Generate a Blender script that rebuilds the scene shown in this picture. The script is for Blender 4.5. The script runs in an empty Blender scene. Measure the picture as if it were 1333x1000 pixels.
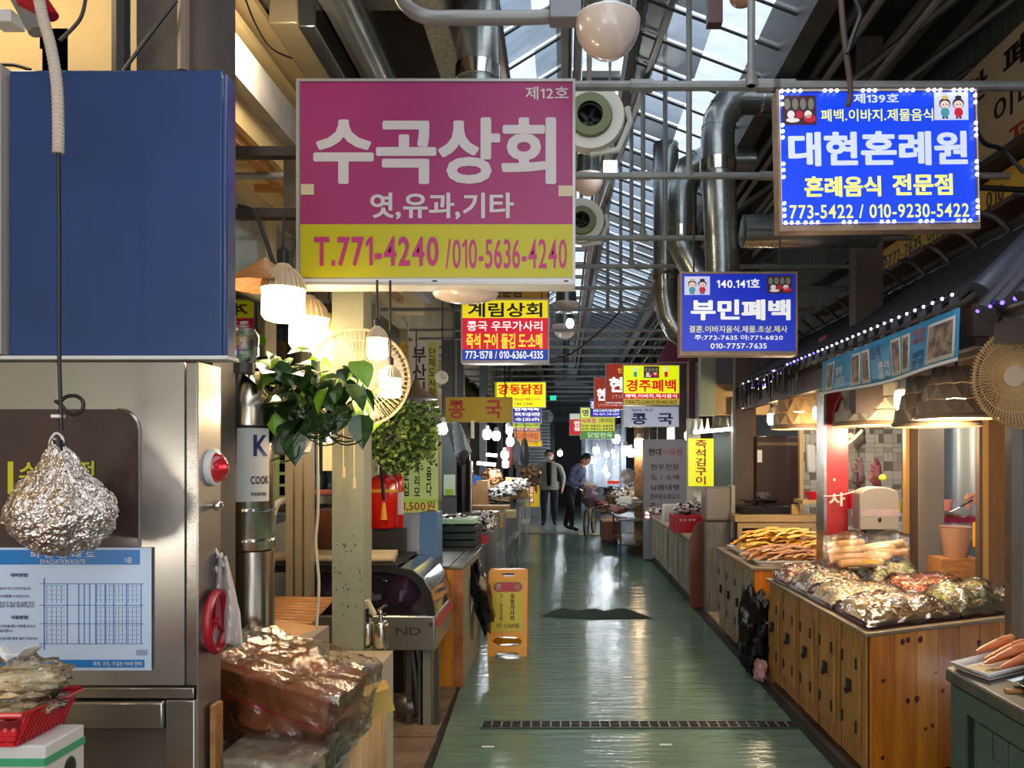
import bpy, bmesh, math, random
from mathutils import Vector, Matrix, noise
random.seed(7)
S = bpy.context.scene
COL = S.collection
R = math.radians
# ---------------------------------------------------------------- camera, sky, exposure
CX, CZ, F = 735.0, 597.0, 1000.0          # vanishing point and focal length in photo pixels
cam = bpy.data.cameras.new('camera'); camo = bpy.data.objects.new('camera', cam); COL.objects.link(camo)
camo.location = (0, 0, 1.6); camo.rotation_euler = (R(90), 0, 0)
cam.sensor_fit = 'HORIZONTAL'; cam.sensor_width = 36; cam.lens = 36*F/1333
cam.shift_x = (666.5-CX)/1333; cam.shift_y = (CZ-500)/1333
cam.clip_start = 0.05; cam.clip_end = 200
S.camera = camo
W = bpy.data.worlds.new('sky'); S.world = W; W.use_nodes = True
wn = W.node_tree; bg = wn.nodes['Background']
wt = wn.nodes.new('ShaderNodeTexCoord'); wg = wn.nodes.new('ShaderNodeTexNoise'); wr = wn.nodes.new('ShaderNodeValToRGB')
wg.inputs['Scale'].default_value = 3; wr.color_ramp.elements[0].color = (0.62, 0.72, 0.86, 1); wr.color_ramp.elements[1].color = (0.95, 0.97, 1, 1)
wn.links.new(wt.outputs['Generated'], wg.inputs['Vector']); wn.links.new(wg.outputs['Fac'], wr.inputs['Fac']); wn.links.new(wr.outputs['Color'], bg.inputs['Color'])
bg.inputs['Strength'].default_value = 2.6
S.view_settings.view_transform = 'Standard'; S.view_settings.look = 'None'; S.view_settings.gamma = 1
S.view_settings.use_curve_mapping = False; S.view_settings.exposure = 0.0
S.cycles.use_denoising = True; S.cycles.max_bounces = 7; S.cycles.transparent_max_bounces = 24; S.cycles.sample_clamp_indirect = 5
S.cycles.caustics_reflective = False; S.cycles.caustics_refractive = False

def lamp_or_fill(loc, power, color=(1, .82, .6), r=.05, name='lamp_or_fill_light'):
    l = bpy.data.lights.new(name, 'POINT'); l.energy = power; l.color = color; l.shadow_soft_size = r
    o = bpy.data.objects.new(name, l); COL.objects.link(o); o.location = loc; return o
WARM, NEUT, COOL = (1, .76, .48), (1, .9, .78), (.86, .92, 1)
# unseen fill lights added beside and behind the camera for the sign faces
for x, y in ((-.6, .2), (1.5, .4), (-.8, -1.8), (1.3, -2.0)): lamp_or_fill((x, y, 2.5), 11, NEUT, .3)
lamp_or_fill((-1.95, .7, 1.36), 14, NEUT, .16)  # added unseen light, placed to give the steel cabinet its bright patch
lamp_or_fill((-2.2, 2.3, 3.5), 26, (1, .8, .5), .1); lamp_or_fill((-1.42, 3.7, 3.55), 16, (1, .85, .62), .08)  # unseen warm lights added to brighten the cream board and eave ducts
# ---------------------------------------------------------------- helpers
def P(px, py, Y): return Vector(((px-CX)/F*Y, Y, 1.6+(CZ-py)/F*Y))
def X(px, Y): return (px-CX)/F*Y
def Z(py, Y): return 1.6+(CZ-py)/F*Y
def lin(h):
    h = h.lstrip('#'); c = [int(h[i:i+2], 16)/255 for i in (0, 2, 4)]
    return tuple(x/12.92 if x <= .04045 else ((x+.055)/1.055)**2.4 for x in c)+(1,)
MATS = {}
def mat(name, hexc, rough=.5, metal=0, var=0, vs=6, bump=0, bs=40, st=(1, 1, 1), em=0, trans=0, alpha=1, c2=None, spec=None, coat=0, film=None, pos=(.35, .65), emh=None):
    if name in MATS: return MATS[name]
    m = bpy.data.materials.new(name); m.use_nodes = True; MATS[name] = m
    nt = m.node_tree; N = nt.nodes; L = nt.links; b = N['Principled BSDF']
    b.inputs['Base Color'].default_value = lin(hexc); b.inputs['Roughness'].default_value = rough; b.inputs['Metallic'].default_value = metal
    if spec is not None: b.inputs['Specular IOR Level'].default_value = spec
    if coat: b.inputs['Coat Weight'].default_value = coat; b.inputs['Coat Roughness'].default_value = .1
    if trans: b.inputs['Transmission Weight'].default_value = trans
    if alpha < 1: b.inputs['Alpha'].default_value = alpha
    if em: b.inputs['Emission Color'].default_value = lin(emh or hexc); b.inputs['Emission Strength'].default_value = em
    tc = N.new('ShaderNodeTexCoord'); mp = N.new('ShaderNodeMapping'); mp.inputs['Scale'].default_value = st
    L.new(tc.outputs['Object'], mp.inputs['Vector'])
    if var or c2:
        n = N.new('ShaderNodeTexNoise'); n.inputs['Scale'].default_value = vs; n.inputs['Detail'].default_value = 6; n.inputs['Roughness'].default_value = .65
        L.new(mp.outputs['Vector'], n.inputs['Vector'])
        r = N.new('ShaderNodeValToRGB'); c = lin(hexc); d = lin(c2) if c2 else tuple(x*(1-var) for x in c[:3])+(1,)
        r.color_ramp.elements[0].position = pos[0]; r.color_ramp.elements[1].position = pos[1]
        r.color_ramp.elements[0].color = d; r.color_ramp.elements[1].color = c
        L.new(n.outputs['Fac'], r.inputs['Fac']); L.new(r.outputs['Color'], b.inputs['Base Color'])
    if bump:
        n2 = N.new('ShaderNodeTexNoise'); n2.inputs['Scale'].default_value = bs; n2.inputs['Detail'].default_value = 4
        L.new(mp.outputs['Vector'], n2.inputs['Vector'])
        bp = N.new('ShaderNodeBump'); bp.inputs['Strength'].default_value = bump; bp.inputs['Distance'].default_value = .01
        L.new(n2.outputs['Fac'], bp.inputs['Height']); L.new(bp.outputs['Normal'], b.inputs['Normal'])
    if film is not None:      # clear plastic: mostly transparent, mirror sheen on creases
        tr = N.new('ShaderNodeBsdfTransparent'); mx = N.new('ShaderNodeMixShader'); fr = N.new('ShaderNodeFresnel'); fr.inputs['IOR'].default_value = 1.5
        ad = N.new('ShaderNodeMath'); ad.operation = 'ADD'; ad.inputs[1].default_value = film; ad.use_clamp = True
        if bump: L.new(bp.outputs['Normal'], fr.inputs['Normal'])
        L.new(fr.outputs['Fac'], ad.inputs[0]); L.new(ad.outputs[0], mx.inputs['Fac'])
        L.new(tr.outputs[0], mx.inputs[1]); L.new(b.outputs[0], mx.inputs[2]); L.new(mx.outputs[0], N['Material Output'].inputs['Surface'])
    return m

class MB:
    def __init__(s): s.v = []; s.f = []; s.mi = []; s.mats = []
    def _m(s, m):
        if m not in s.mats: s.mats.append(m)
        return s.mats.index(m)
    def add(s, vs, fs, m):
        o = len(s.v); i = s._m(m); s.v += [Vector(v) for v in vs]
        for f in fs: s.f.append([o+k for k in f]); s.mi.append(i)
        return s
    def bb(s, x0, x1, y0, y1, z0, z1, m):
        vs = [(x, y, z) for z in (z0, z1) for y in (y0, y1) for x in (x0, x1)]
        return s.add(vs, [(0, 2, 3, 1), (4, 5, 7, 6), (0, 1, 5, 4), (2, 6, 7, 3), (0, 4, 6, 2), (1, 3, 7, 5)], m)
    def box(s, c, d, m, rot=(0, 0, 0)):
        M = Matrix.LocRotScale(Vector(c), __import__('mathutils').Euler([R(a) for a in rot]), None)
        vs = [M @ Vector((x*d[0]/2, y*d[1]/2, z*d[2]/2)) for z in (-1, 1) for y in (-1, 1) for x in (-1, 1)]
        return s.add(vs, [(0, 2, 3, 1), (4, 5, 7, 6), (0, 1, 5, 4), (2, 6, 7, 3), (0, 4, 6, 2), (1, 3, 7, 5)], m)
    def quad(s, a, b, c, d, m): return s.add([a, b, c, d], [(0, 1, 2, 3)], m)
    def prism(s, pts, z0, z1, m, axis='z'):
        n = len(pts)
        g = {'z': lambda p, q: (p[0], p[1], q), 'y': lambda p, q: (p[0], q, p[1]), 'x': lambda p, q: (q, p[0], p[1])}[axis]
        vs = [g(p, z0) for p in pts]+[g(p, z1) for p in pts]
        fs = [tuple(range(n))[::-1], tuple(range(n, 2*n))]+[(i, (i+1) % n, n+(i+1) % n, n+i) for i in range(n)]
        return s.add(vs, fs, m)
    def tube(s, pts, r, m, n=8, caps=True):
        pts = [Vector(p) for p in pts]; k = len(pts)
        rs = r if isinstance(r, (list, tuple)) else [r]*k
        vs = []; prev = None
        for i, p in enumerate(pts):
            t = (pts[min(i+1, k-1)]-pts[max(i-1, 0)]).normalized()
            if prev is None:
                a = Vector((0, 0, 1)) if abs(t.z) < .9 else Vector((1, 0, 0)); u = t.cross(a).normalized()
            else:
                u = prev-t*prev.dot(t)
                u = u.normalized() if u.length > 1e-6 else t.orthogonal().normalized()
            prev = u; w = t.cross(u)
            for j in range(n):
                a = 2*math.pi*j/n; vs.append(p+(u*math.cos(a)+w*math.sin(a))*rs[i])
        fs = [(i*n+j, i*n+(j+1) % n, (i+1)*n+(j+1) % n, (i+1)*n+j) for i in range(k-1) for j in range(n)]
        if caps: fs += [tuple(range(n))[::-1], tuple((k-1)*n+j for j in range(n))]
        return s.add(vs, fs, m)
    def lathe(s, prof, c, m, n=20, axis='z', sx=1, sy=1, caps=True):
        vs = []
        for r, h in prof:
            for j in range(n):
                a = 2*math.pi*j/n; x, y = r*math.cos(a)*sx, r*math.sin(a)*sy
                v = {'z': (x, y, h), 'y': (x, h, -y), 'x': (h, x, y)}[axis]; vs.append(Vector(c)+Vector(v))
        k = len(prof)
        fs = [(i*n+j, i*n+(j+1) % n, (i+1)*n+(j+1) % n, (i+1)*n+j) for i in range(k-1) for j in range(n)]
        if caps and prof[0][0] > 1e-4: fs.append(tuple(range(n))[::-1])
        if caps and prof[-1][0] > 1e-4: fs.append(tuple((k-1)*n+j for j in range(n)))
        return s.add(vs, fs, m)
    def ell(s, c, r, m, n=10, k=7, amp=0, fr=3, seed=0, floor=None):
        vs = []; 
        for i in range(k+1):
            th = math.pi*i/k
            for j in range(n):
                a = 2*math.pi*j/n; d = Vector((math.sin(th)*math.cos(a), math.sin(th)*math.sin(a), math.cos(th)))
                q = 1+(amp*noise.noise(d*fr+Vector((seed, seed*.7, 0))) if amp else 0)
                v = Vector((d.x*r[0]*q, d.y*r[1]*q, d.z*r[2]*q))
                if floor is not None and v.z < floor: v.z = floor
                vs.append(Vector(c)+v)
        fs = [(i*n+j, (i+1)*n+j, (i+1)*n+(j+1) % n, i*n+(j+1) % n) for i in range(k) for j in range(n)]
        return s.add(vs, fs, m)
    def text(s, t, x0, x1, z0, z1, y, m, bold=.02, axis='y', res=2):
        vs, fs = glyphs(t, bold, res)
        xs = [v[0] for v in vs]; zs = [v[1] for v in vs]; ax, bx, az, bz = min(xs), max(xs), min(zs), max(zs)
        kx = (x1-x0)/(bx-ax); kz = (z1-z0)/(bz-az)
        g = {'y': lambda a, b, d: (a, y-d, b), 'x': lambda a, b, d: (y-d, a, b), 'z': lambda a, b, d: (a, b, y+d)}[axis]
        return s.add([g(x0+(v[0]-ax)*kx, z0+(v[1]-az)*kz, v[2]) for v in vs], fs, m)
    def grid(s, fn, nu, nv, m):
        vs = [fn(i/nu, j/nv) for j in range(nv+1) for i in range(nu+1)]
        return s.add(vs, [(j*(nu+1)+i, j*(nu+1)+i+1, (j+1)*(nu+1)+i+1, (j+1)*(nu+1)+i) for j in range(nv) for i in range(nu)], m)
    def build(s, name, parent=None, label=None, bev=0, sharp=35, kind=None, local=False, solid=0, sub=0):
        if parent is not None: off = Vector((0, 0, 0)) if local else OFF[root_of(parent)]
        elif local: off = Vector((0, 0, 0))
        else:
            lo = Vector([min(v[i] for v in s.v) for i in range(3)]); hi = Vector([max(v[i] for v in s.v) for i in range(3)])
            off = Vector(((lo.x+hi.x)/2, (lo.y+hi.y)/2, lo.z))
        me = bpy.data.meshes.new(name); me.from_pydata([v-off for v in s.v], [], s.f)
        for m in s.mats: me.materials.append(m)
        me.polygons.foreach_set('material_index', s.mi)
        if sharp:
            me.polygons.foreach_set('use_smooth', [True]*len(me.polygons)); me.update()
            me.set_sharp_from_angle(angle=R(sharp))
        me.update()
        o = bpy.data.objects.new(name, me); COL.objects.link(o)
        if parent is not None: o.parent = parent
        else: o.location = off; OFF[o.name] = off
        if label: o['label'] = label
        if kind: o['kind'] = kind
        if bev:
            b = o.modifiers.new('bevel', 'BEVEL'); b.width = bev; b.segments = 2; b.limit_method = 'ANGLE'
        if solid:
            b = o.modifiers.new('thick', 'SOLIDIFY'); b.thickness = solid
        if sub:
            b = o.modifiers.new('sub', 'SUBSURF'); b.levels = sub; b.render_levels = sub
        return o
OFF = {}
def root_of(o):
    while o.parent is not None: o = o.parent
    return o.name
GL = {}
def load_glyphs(CHARS):        # each new character on a line of its own; strings are then set from these outlines
    c = bpy.data.curves.new('t', 'FONT'); c.body = '\n'.join(CHARS); c.size = 1; c.offset = .012; c.resolution_u = 3; c.space_line = 2; c.fill_mode = 'FRONT'
    o = bpy.data.objects.new('t', c); me = o.to_mesh()
    co = [v.co.copy() for v in me.vertices]
    ys = [[] for _ in CHARS]; ln = [min(len(CHARS)-1, max(0, int(round((-v.y+.35)/LSP)))) for v in co]
    idx = {}
    for ch in CHARS: GL[ch] = ([], [])
    for i, v in enumerate(co):
        g = GL[CHARS[ln[i]]]; idx[i] = len(g[0]); g[0].append((v.x, v.y+LSP*ln[i]))
    for p in me.polygons: GL[CHARS[ln[p.vertices[0]]]][1].append([idx[k] for k in p.vertices])
    if '1' in CHARS:      # a numeral one with a flag, as on the signs
        h = max(v[1] for v in GL['1'][0]); GL['1'] = ([(.15, 0), (.26, 0), (.26, h), (.16, h), (0, h*.82), (0, h*.68), (.15, h*.80)], [[0, 1, 2, 6], [2, 3, 4, 6], [4, 5, 6]])
    bpy.data.objects.remove(o); bpy.data.curves.remove(c)
LSP = 2.0
GC = {}
def glyphs(t, bold, res=2):
    k = (t, bold)
    if k in GC: return GC[k]
    new = sorted({c for c in t if c not in ' \n' and c not in GL})
    if new: load_glyphs(new)
    V, Fc = [], []
    for li, line in enumerate(t.split('\n')):
        x = 0
        for ch in line:
            if ch == ' ': x += .28; continue
            vs, fs = GL[ch]; a = min(v[0] for v in vs); w = max(v[0] for v in vs)-a
            han = ord(ch) > 0x1100 and ch != '■'
            dx = x if han else x-a+.035
            if '\n' in t and not han: dx = .46-w/2-a
            for di, (ox, oz) in enumerate(((0, 0),) if bold < .02 else ((0, 0), (bold*.7, 0), (-bold*.7, 0), (0, bold*.55), (0, -bold*.55), (bold*.5, bold*.4), (-bold*.5, bold*.4), (bold*.5, -bold*.4), (-bold*.5, -bold*.4))):
                o = len(V); V += [(v[0]+dx+ox, v[1]-li*1.02+oz, di*.00012) for v in vs]; Fc += [[o+q for q in f] for f in fs]
            x += .92 if han else w+.075+(.02 if bold < .02 else .03)
    GC[k] = (V, Fc); return GC[k]
def thing(name, label, cat, loc, group=None, rot=(0, 0, 0)):
    o = bpy.data.objects.new(name, None); COL.objects.link(o); o.empty_display_size = .05
    o.location = loc; o.rotation_euler = rot; OFF[o.name] = Vector(loc)
    o['label'] = label; o['category'] = cat
    if group: o['group'] = group
    return o
def tag(o, label, cat, group=None):
    o['label'] = label; o['category'] = cat
    if group: o['group'] = group
    return o
def struct(o): o['kind'] = 'structure'; return o
def dup(root, loc, label=None, rotz=None, scale=None):
    kids = {}
    for o in S.objects:
        if o.parent: kids.setdefault(o.parent.name, []).append(o)
    def cp(o, par):
        c = o.copy(); COL.objects.link(c); c.parent = par
        for k in kids.get(o.name, []): cp(k, c)
        return c
    c = cp(root, None); c.location = loc; OFF[c.name] = Vector(loc)
    if rotz is not None: c.rotation_euler.z = rotz
    if scale: c.scale = (scale,)*3 if not isinstance(scale, tuple) else scale
    if label: c['label'] = label
    return c
def sag(a, b, d, n=10):
    a, b = Vector(a), Vector(b)
    return [a.lerp(b, i/n)-Vector((0, 0, d*4*(i/n)*(1-i/n))) for i in range(n+1)]
def arc(c, r, a0, a1, n, plane='xz'):
    out = []
    for i in range(n+1):
        a = R(a0+(a1-a0)*i/n); u, w = r*math.cos(a), r*math.sin(a)
        out.append(Vector(c)+Vector({'xz': (u, 0, w), 'yz': (0, u, w), 'xy': (u, w, 0)}[plane]))
    return out

# ---------------------------------------------------------------- materials
steel = mat('steel', '#b9b4ac', .22, .95, var=.12, vs=3, bump=.06, bs=60, st=(1, 1, 12))
steel_br = mat('brushed_steel', '#a8a29a', .3, .9, var=.15, vs=4, bump=.05, bs=80)
steel_dk = mat('dark_steel', '#6c6a66', .35, .8, var=.25, vs=8)
chrome = mat('chrome', '#d8d4cc', .12, 1)
galv = mat('galvanised', '#a6acaa', .24, .88, var=.3, vs=7, bump=.05, bs=25)
pipe_g = mat('pipe_grey', '#8b8b88', .5, .3, var=.25, vs=9)
dark = mat('dark_metal', '#3a3836', .55, .3, var=.3, vs=9)
black = mat('black', '#141414', .45)
blk_pl = mat('black_plastic_bag', '#0d0d10', .22, 0, bump=.6, bs=22)
cream = mat('cream_board', '#e2cfa6', .7, 0, var=.12, vs=3, bump=.1, bs=20)
white = mat('white_paint', '#dcdad4', .5, 0, var=.06)
white_p = mat('white_plastic', '#e4e2dc', .35)
red = mat('red_plastic', '#c4142a', .35)
yellow = mat('yellow_plastic', '#e6a008', .38, var=.08, vs=5)
card = mat('cardboard', '#b98f5e', .8, 0, var=.12, vs=6, bump=.1, bs=50)
card2 = mat('pale_cardboard', '#cbb387', .8, 0, var=.12, vs=6)
blue_w = mat('grey_blue_metal', '#8a93a0', .45, .2, var=.15)
grn_post = mat('sage_paint', '#9a9b82', .55, 0, c2='#8c8c74', vs=4, bump=.08, bs=30)
rust = mat('rust_chips', '#3b2c22', .9)
wood_o = mat('varnished_pine', '#e08c20', .38, 0, c2='#b86816', vs=3.5, st=(7, 7, .7), bump=.12, bs=18, coat=.08, pos=(.3, .62))
wood_g = mat('weathered_pine', '#b4823e', .55, 0, c2='#7c5426', vs=4, st=(9, 9, .8), bump=.2, bs=20, pos=(.3, .65))
wood_b = mat('brown_board', '#7d4526', .45, 0, var=.2, vs=4, st=(1, 1, .6))
wood_t = mat('tan_board', '#b9814a', .5, 0, c2='#94602f', vs=5, st=(1.5, 8, 8), bump=.1, bs=20)
wood_d = mat('dark_wood', '#4a3626', .5, 0, var=.35, vs=4, st=(5, 5, .6), bump=.1)
wood_gr = mat('grey_wood', '#a09a86', .6, 0, c2='#6c6454', vs=5, st=(9, 9, .8), bump=.15)
knot = mat('wood_knot', '#4a2008', .5)
blk_iron = mat('black_iron', '#1c1a1a', .5, .4)
glass = mat('glass', '#dfe8e8', .03, 1, film=.04)
clear = mat('clear_film', '#f4f2ee', .12, 1, bump=1.0, bs=30, film=.02)
foilw = mat('foil_film', '#f0ece6', .12, 1, bump=1.0, bs=22, film=.12)
frost = mat('frosted_dome', '#d8c4b8', .2, 0, coat=.4)
bulb_w = mat('warm_bulb_glow', '#ffe6b8', .4, em=11, emh='#ffdca0')
bulb_c = mat('white_bulb_glow', '#fff4e6', .4, em=14, emh='#fff2e2')
bulb_b = mat('cool_bulb_glow', '#f0f4ff', .4, em=14, emh='#eaf2ff')
led = mat('led_glow', '#eef0ff', .4, em=4, emh='#d8dcff')
led_v = mat('violet_led_glow', '#6a50ff', .4, em=5, emh='#6448ff')
red_glow = mat('red_glow', '#ff1030', .3, em=1.6)
bone = mat('bone_plastic', '#cdb894', .45)
# ================================================================ THE SETTING
m_floor = mat('floor_green', '#6e8c7c', .14, 0, c2='#547062', vs=2.2, bump=.8, bs=3.2, st=(1, 7, 1), pos=(.3, .7), spec=.6)
m_side = mat('floor_worn', '#75604c', .5, 0, c2='#4b3d31', vs=3, bump=.3, bs=12)
m_far = mat('floor_grey', '#7f827d', .3, 0, var=.25, vs=3, bump=.3, bs=6)
def xl(Y): return -.66-.02*(Y-4)*1.0 if Y < 9 else -.76-.01*(Y-9)
b = MB(); b.add([(-.64, -5, 0), (1.44, -5, 0), (1.42, 4, 0), (1.37, 12, 0), (1.3, 16.4, 0), (-.95, 16.4, 0), (-.86, 9, 0), (-.69, 4.3, 0), (-.66, 3, 0)], [tuple(range(9))], m_floor)
struct(b.build('floor'))
b = MB(); b.bb(-3.4, 3.6, -5, 30, -.06, -.012, m_side); struct(b.build('floor_slab'))
b = MB(); b.bb(-2.6, 2.8, 16.4, 29, -.01, .004, m_far); struct(b.build('floor_far'))
# worn side strips made of pavers
m_pv = mat('paver', '#8a7259', .55, 0, c2='#5b4a3c', vs=5, bump=.2, bs=15)
sl = MB().bb(-1.75, -.74, 3.0, 3.05, -.012, .002, m_pv).build('floor_side'); struct(sl)
pv = None
for i in range(4):
    for j in range(9):
        y = 3.05+j*.46; x = -.80-.02*(y-4)-i*.31
        if pv is None:
            pv = MB().bb(-.15, .15, -.22, .22, -.012, .004, m_pv).build('paver', sl, local=True); o = pv
        else: o = pv.copy(); COL.objects.link(o)
        o.location = Vector((x-.08, y+.2, random.uniform(0, .003)))-OFF[sl.name]
# gutters
b = MB(); b.add([(1.40, 2, .003), (1.47, 2, .003), (1.40, 12, .003), (1.35, 12, .003)], [(0, 1, 2, 3)], dark)
b.add([(-.66, 3, .004), (-.70, 3, .004), (-.90, 9, .004), (-.86, 9, .004)], [(0, 1, 2, 3)], dark); struct(b.build('trim_1'))
# walls
m_wall_l = mat('wall_cream', '#b3a684', .65, 0, var=.15, vs=3)
m_wall_d = mat('wall_dim', '#4a4946', .7, 0, var=.3, vs=2)
m_wall_g = mat('wall_blue_grey', '#8f979c', .6, 0, var=.12, vs=3)
b = MB(); b.bb(-3.3, -3.2, -5, 29, 0, 4.4, m_wall_l); struct(b.build('wall_left'))
b = MB(); b.bb(4.3, 4.4, -5, 29, 0, 4.6, m_wall_d); struct(b.build('wall_right'))
b = MB(); b.bb(-3.3, 3.6, 28.5, 28.6, 0, 7, mat('wall_end', '#3c4042', .7, 0, var=.3, vs=1.5)); struct(b.build('wall_back'))
# upper left shop wall above the stalls with clerestory frames
uw = MB().bb(-2.02, -1.98, 3.03, 28, 3.28, 4.25, m_wall_l).build('wall_upper_left'); struct(uw)
b = MB()
b.bb(-2.05, -1.95, 3.0, 14, 2.62, 2.7, m_wall_l).bb(-2.05, -1.95, 3.0, 14, 3.2, 3.28, m_wall_l); b.build('rail', uw)
for y in [3.0, 3.7, 4.4, 5.1, 5.8, 6.8, 8, 9.5, 11, 12.5]:
    MB().bb(-2.04, -1.94, y, y+.07, .9, 3.28, m_wall_l).build('mullion', uw)
m_dim_glass = mat('dusty_glass', '#8b968e', .15, 0, var=.3, vs=5, coat=.3)
for y in [3.07, 3.77, 4.47, 5.17]:
    MB().bb(-2.0, -1.99, y, y+.63, 2.7, 3.2, m_dim_glass).build('pane', uw)
for y in [4.47, 5.17, 5.87]:
    MB().bb(-2.0, -1.99, y, y+(.63 if y < 5.8 else .93), 1.15, 2.62, glass).build('pane', uw)
b = MB()
for i in range(16):
    pts = [(-1.95, 3.15+(i*.05), 3.0+.05*math.sin(i)), (-1.93, 3.2+i*.05, 2.85+.07*math.cos(i*2)), (-1.95, 3.28+i*.05, 2.98)]
    b.tube(pts, .006, black, 5)
o = b.build('cable_tangle'); tag(o, 'tangled black cables on the wall frame between blue box and pink sign', 'cables')
# back wall of the left shops, blue-grey and warm panels
b = MB(); b.bb(-3.2, -3.17, 3, 9, 1.0, 2.6, m_wall_g); struct(b.build('wall_panel_left'))
# eave soffit left + beams
m_soff = mat('soffit', '#d8bc86', .7, 0, var=.15, vs=4, bump=.2, bs=14)
b = MB(); b.bb(-3.2, -1.98, -4, 3.15, 4.22, 4.26, m_soff); b.quad((-3.2, 3.0, 2.6), (-1.62, 3.0, 2.6), (-1.62, 3.0, 4.22), (-3.2, 3.0, 4.22), m_soff); struct(b.build('ceiling_left'))
b = MB(); b.bb(-1.64, -1.56, 3.0, 9, 3.42, 3.62, mat('beam_pale', '#a7a09a', .6, 0, var=.25, vs=8)); struct(b.build('beam_left'))
b = MB(); b.bb(-1.98, -1.64, 3.02, 9, 3.28, 3.42, m_soff); b.bb(-1.98, -1.64, 3.02, 9, 3.8, 3.84, m_soff); b.bb(-1.98, -1.63, 3.02, 9, 4.0, 4.04, m_soff); struct(b.build('ceiling_ledge'))
b = MB()
for i in range(9): b.bb(-1.9, -1.62, 3.2+i*.5, 3.24+i*.5, 3.24, 3.28, wood_t)
b.bb(-1.74, -1.68, 3.1, 8, 3.22, 3.3, wood_t); struct(b.build('beam_timber'))
# dark opaque roof sides
m_rf = mat('roof_underside', '#3f342b', .8, 0, var=.35, vs=5, st=(1, 5, 1))
b = MB(); b.bb(-3.3, -.42, -5, 28.5, 4.28, 4.34, m_rf); struct(b.build('ceiling_left_deck'))
for y in range(4, 26, 2):
    b = MB(); b.bb(-1.95, -.72, y+.2, y+.32, 4.12, 4.28, wood_gr); struct(b.build('beam_cross'))
b = MB(); b.bb(-.80, -.66, -5, 28.5, 4.06, 4.28, wood_gr); struct(b.build('beam_eave_left'))
b = MB(); b.bb(1.34, 3.6, -5, 28.5, 4.4, 4.46, mat('corrugated_dark', '#34322f', .7, .2, var=.3, vs=6)); struct(b.build('ceiling_right_deck'))
m_up = mat('upper_wall_right', '#5d605e', .6, .1, c2='#3a3c3b', vs=4, st=(1, 9, .5))
rr = MB().bb(2.66, 2.7, 2.5, 28.5, 2.4, 4.4, m_up).build('wall_upper_right'); struct(rr)
b = MB(); b.bb(1.30, 1.42, -5, 28.5, 3.95, 4.42, mat('gutter_box', '#55534f', .5, .4, var=.3)); struct(b.build('beam_eave_right'))
# skylight: two sloped glazed sides and an open lantern strip between
m_pane = mat('skylight_sheet', '#e6ecf0', .25, 0, film=.0, bump=.1, bs=6)
def skysheet(name, col, opac):
    m = bpy.data.materials.new(name); m.use_nodes = True; N = m.node_tree.nodes; L = m.node_tree.links
    t = N.new('ShaderNodeBsdfTransparent'); t.inputs[0].default_value = lin(col)
    d = N['Principled BSDF']; d.inputs['Base Color'].default_value = lin('#98a2a8'); d.inputs['Roughness'].default_value = .25
    n = N.new('ShaderNodeTexNoise'); n.inputs['Scale'].default_value = 2.2; n.inputs['Detail'].default_value = 5; tc = N.new('ShaderNodeTexCoord')
    mp = N.new('ShaderNodeMapping'); mp.inputs['Scale'].default_value = (1, 3, 1); L.new(tc.outputs['Object'], mp.inputs[0]); L.new(mp.outputs[0], n.inputs['Vector'])
    r = N.new('ShaderNodeMapRange'); r.inputs[1].default_value = .3; r.inputs[2].default_value = .7; r.inputs[3].default_value = opac-.16; r.inputs[4].default_value = opac+.16
    mx = N.new('ShaderNodeMixShader'); L.new(n.outputs['Fac'], r.inputs[0]); L.new(r.outputs[0], mx.inputs[0]); L.new(t.outputs[0], mx.inputs[1]); L.new(d.outputs[0], mx.inputs[2])
    L.new(mx.outputs[0], N['Material Output'].inputs[0]); return m
sheetA = skysheet('clean_sheet', '#c4ccd2', .25); sheetB = skysheet('dusty_sheet', '#93a2b0', .55); sheetC = skysheet('grimy_sheet', '#66727c', .7)
def skyside(name, xa, za, xb, zb, y0, y1, nx, step, seed, shade):
    rnd = random.Random(seed)
    root = MB()
    n = int((y1-y0)/step)
    for i in range(n+1):     # purlin bars across the slope
        y = y0+i*step; root.tube([(xa, y, za-.03), (xb, y, zb-.03)], .009, dark, 5)
    root.tube([(xa, y0, za-.04), (xa, y1, za-.04)], .04, steel_dk, 6); root.tube([(xb, y0, zb-.04), (xb, y1, zb-.04)], .05, steel_dk, 6)
    root = struct(root.build(name)); proto = {}
    for i in range(n):
        for j in range(nx):
            u0, u1 = j/nx, (j+1)/nx; k = shade(rnd, i, j)
            key = (k, j)
            if key not in proto:
                q = MB(); dx, dz = (xb-xa), (zb-za); g = .012
                q.quad((xa+dx*u0, g, za+dz*u0), (xa+dx*u1, g, za+dz*u1), (xa+dx*u1, step-g, za+dz*u1), (xa+dx*u0, step-g, za+dz*u0), k)
                o = q.build('pane', root, local=True, sharp=0); proto[key] = o
            else: o = proto[key].copy(); COL.objects.link(o)
            o.location = Vector((0, y0+i*step, 0))-OFF[root.name]
    return root
skyside('roof_skylight_left', -.42, 4.32, .0, 4.58, 3.2, 28, 2, .43, 3, lambda r, i, j: sheetB if r.random() < .7 else sheetA)
skyside('roof_skylight_right', 1.36, 4.10, .46, 4.44, 3.2, 28, 2, .37, 5, lambda r, i, j: (sheetA if j == 0 else (sheetB if r.random() < .75 else sheetC)) if i < 12 else (sheetB if r.random() < .6 else sheetC))
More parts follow.
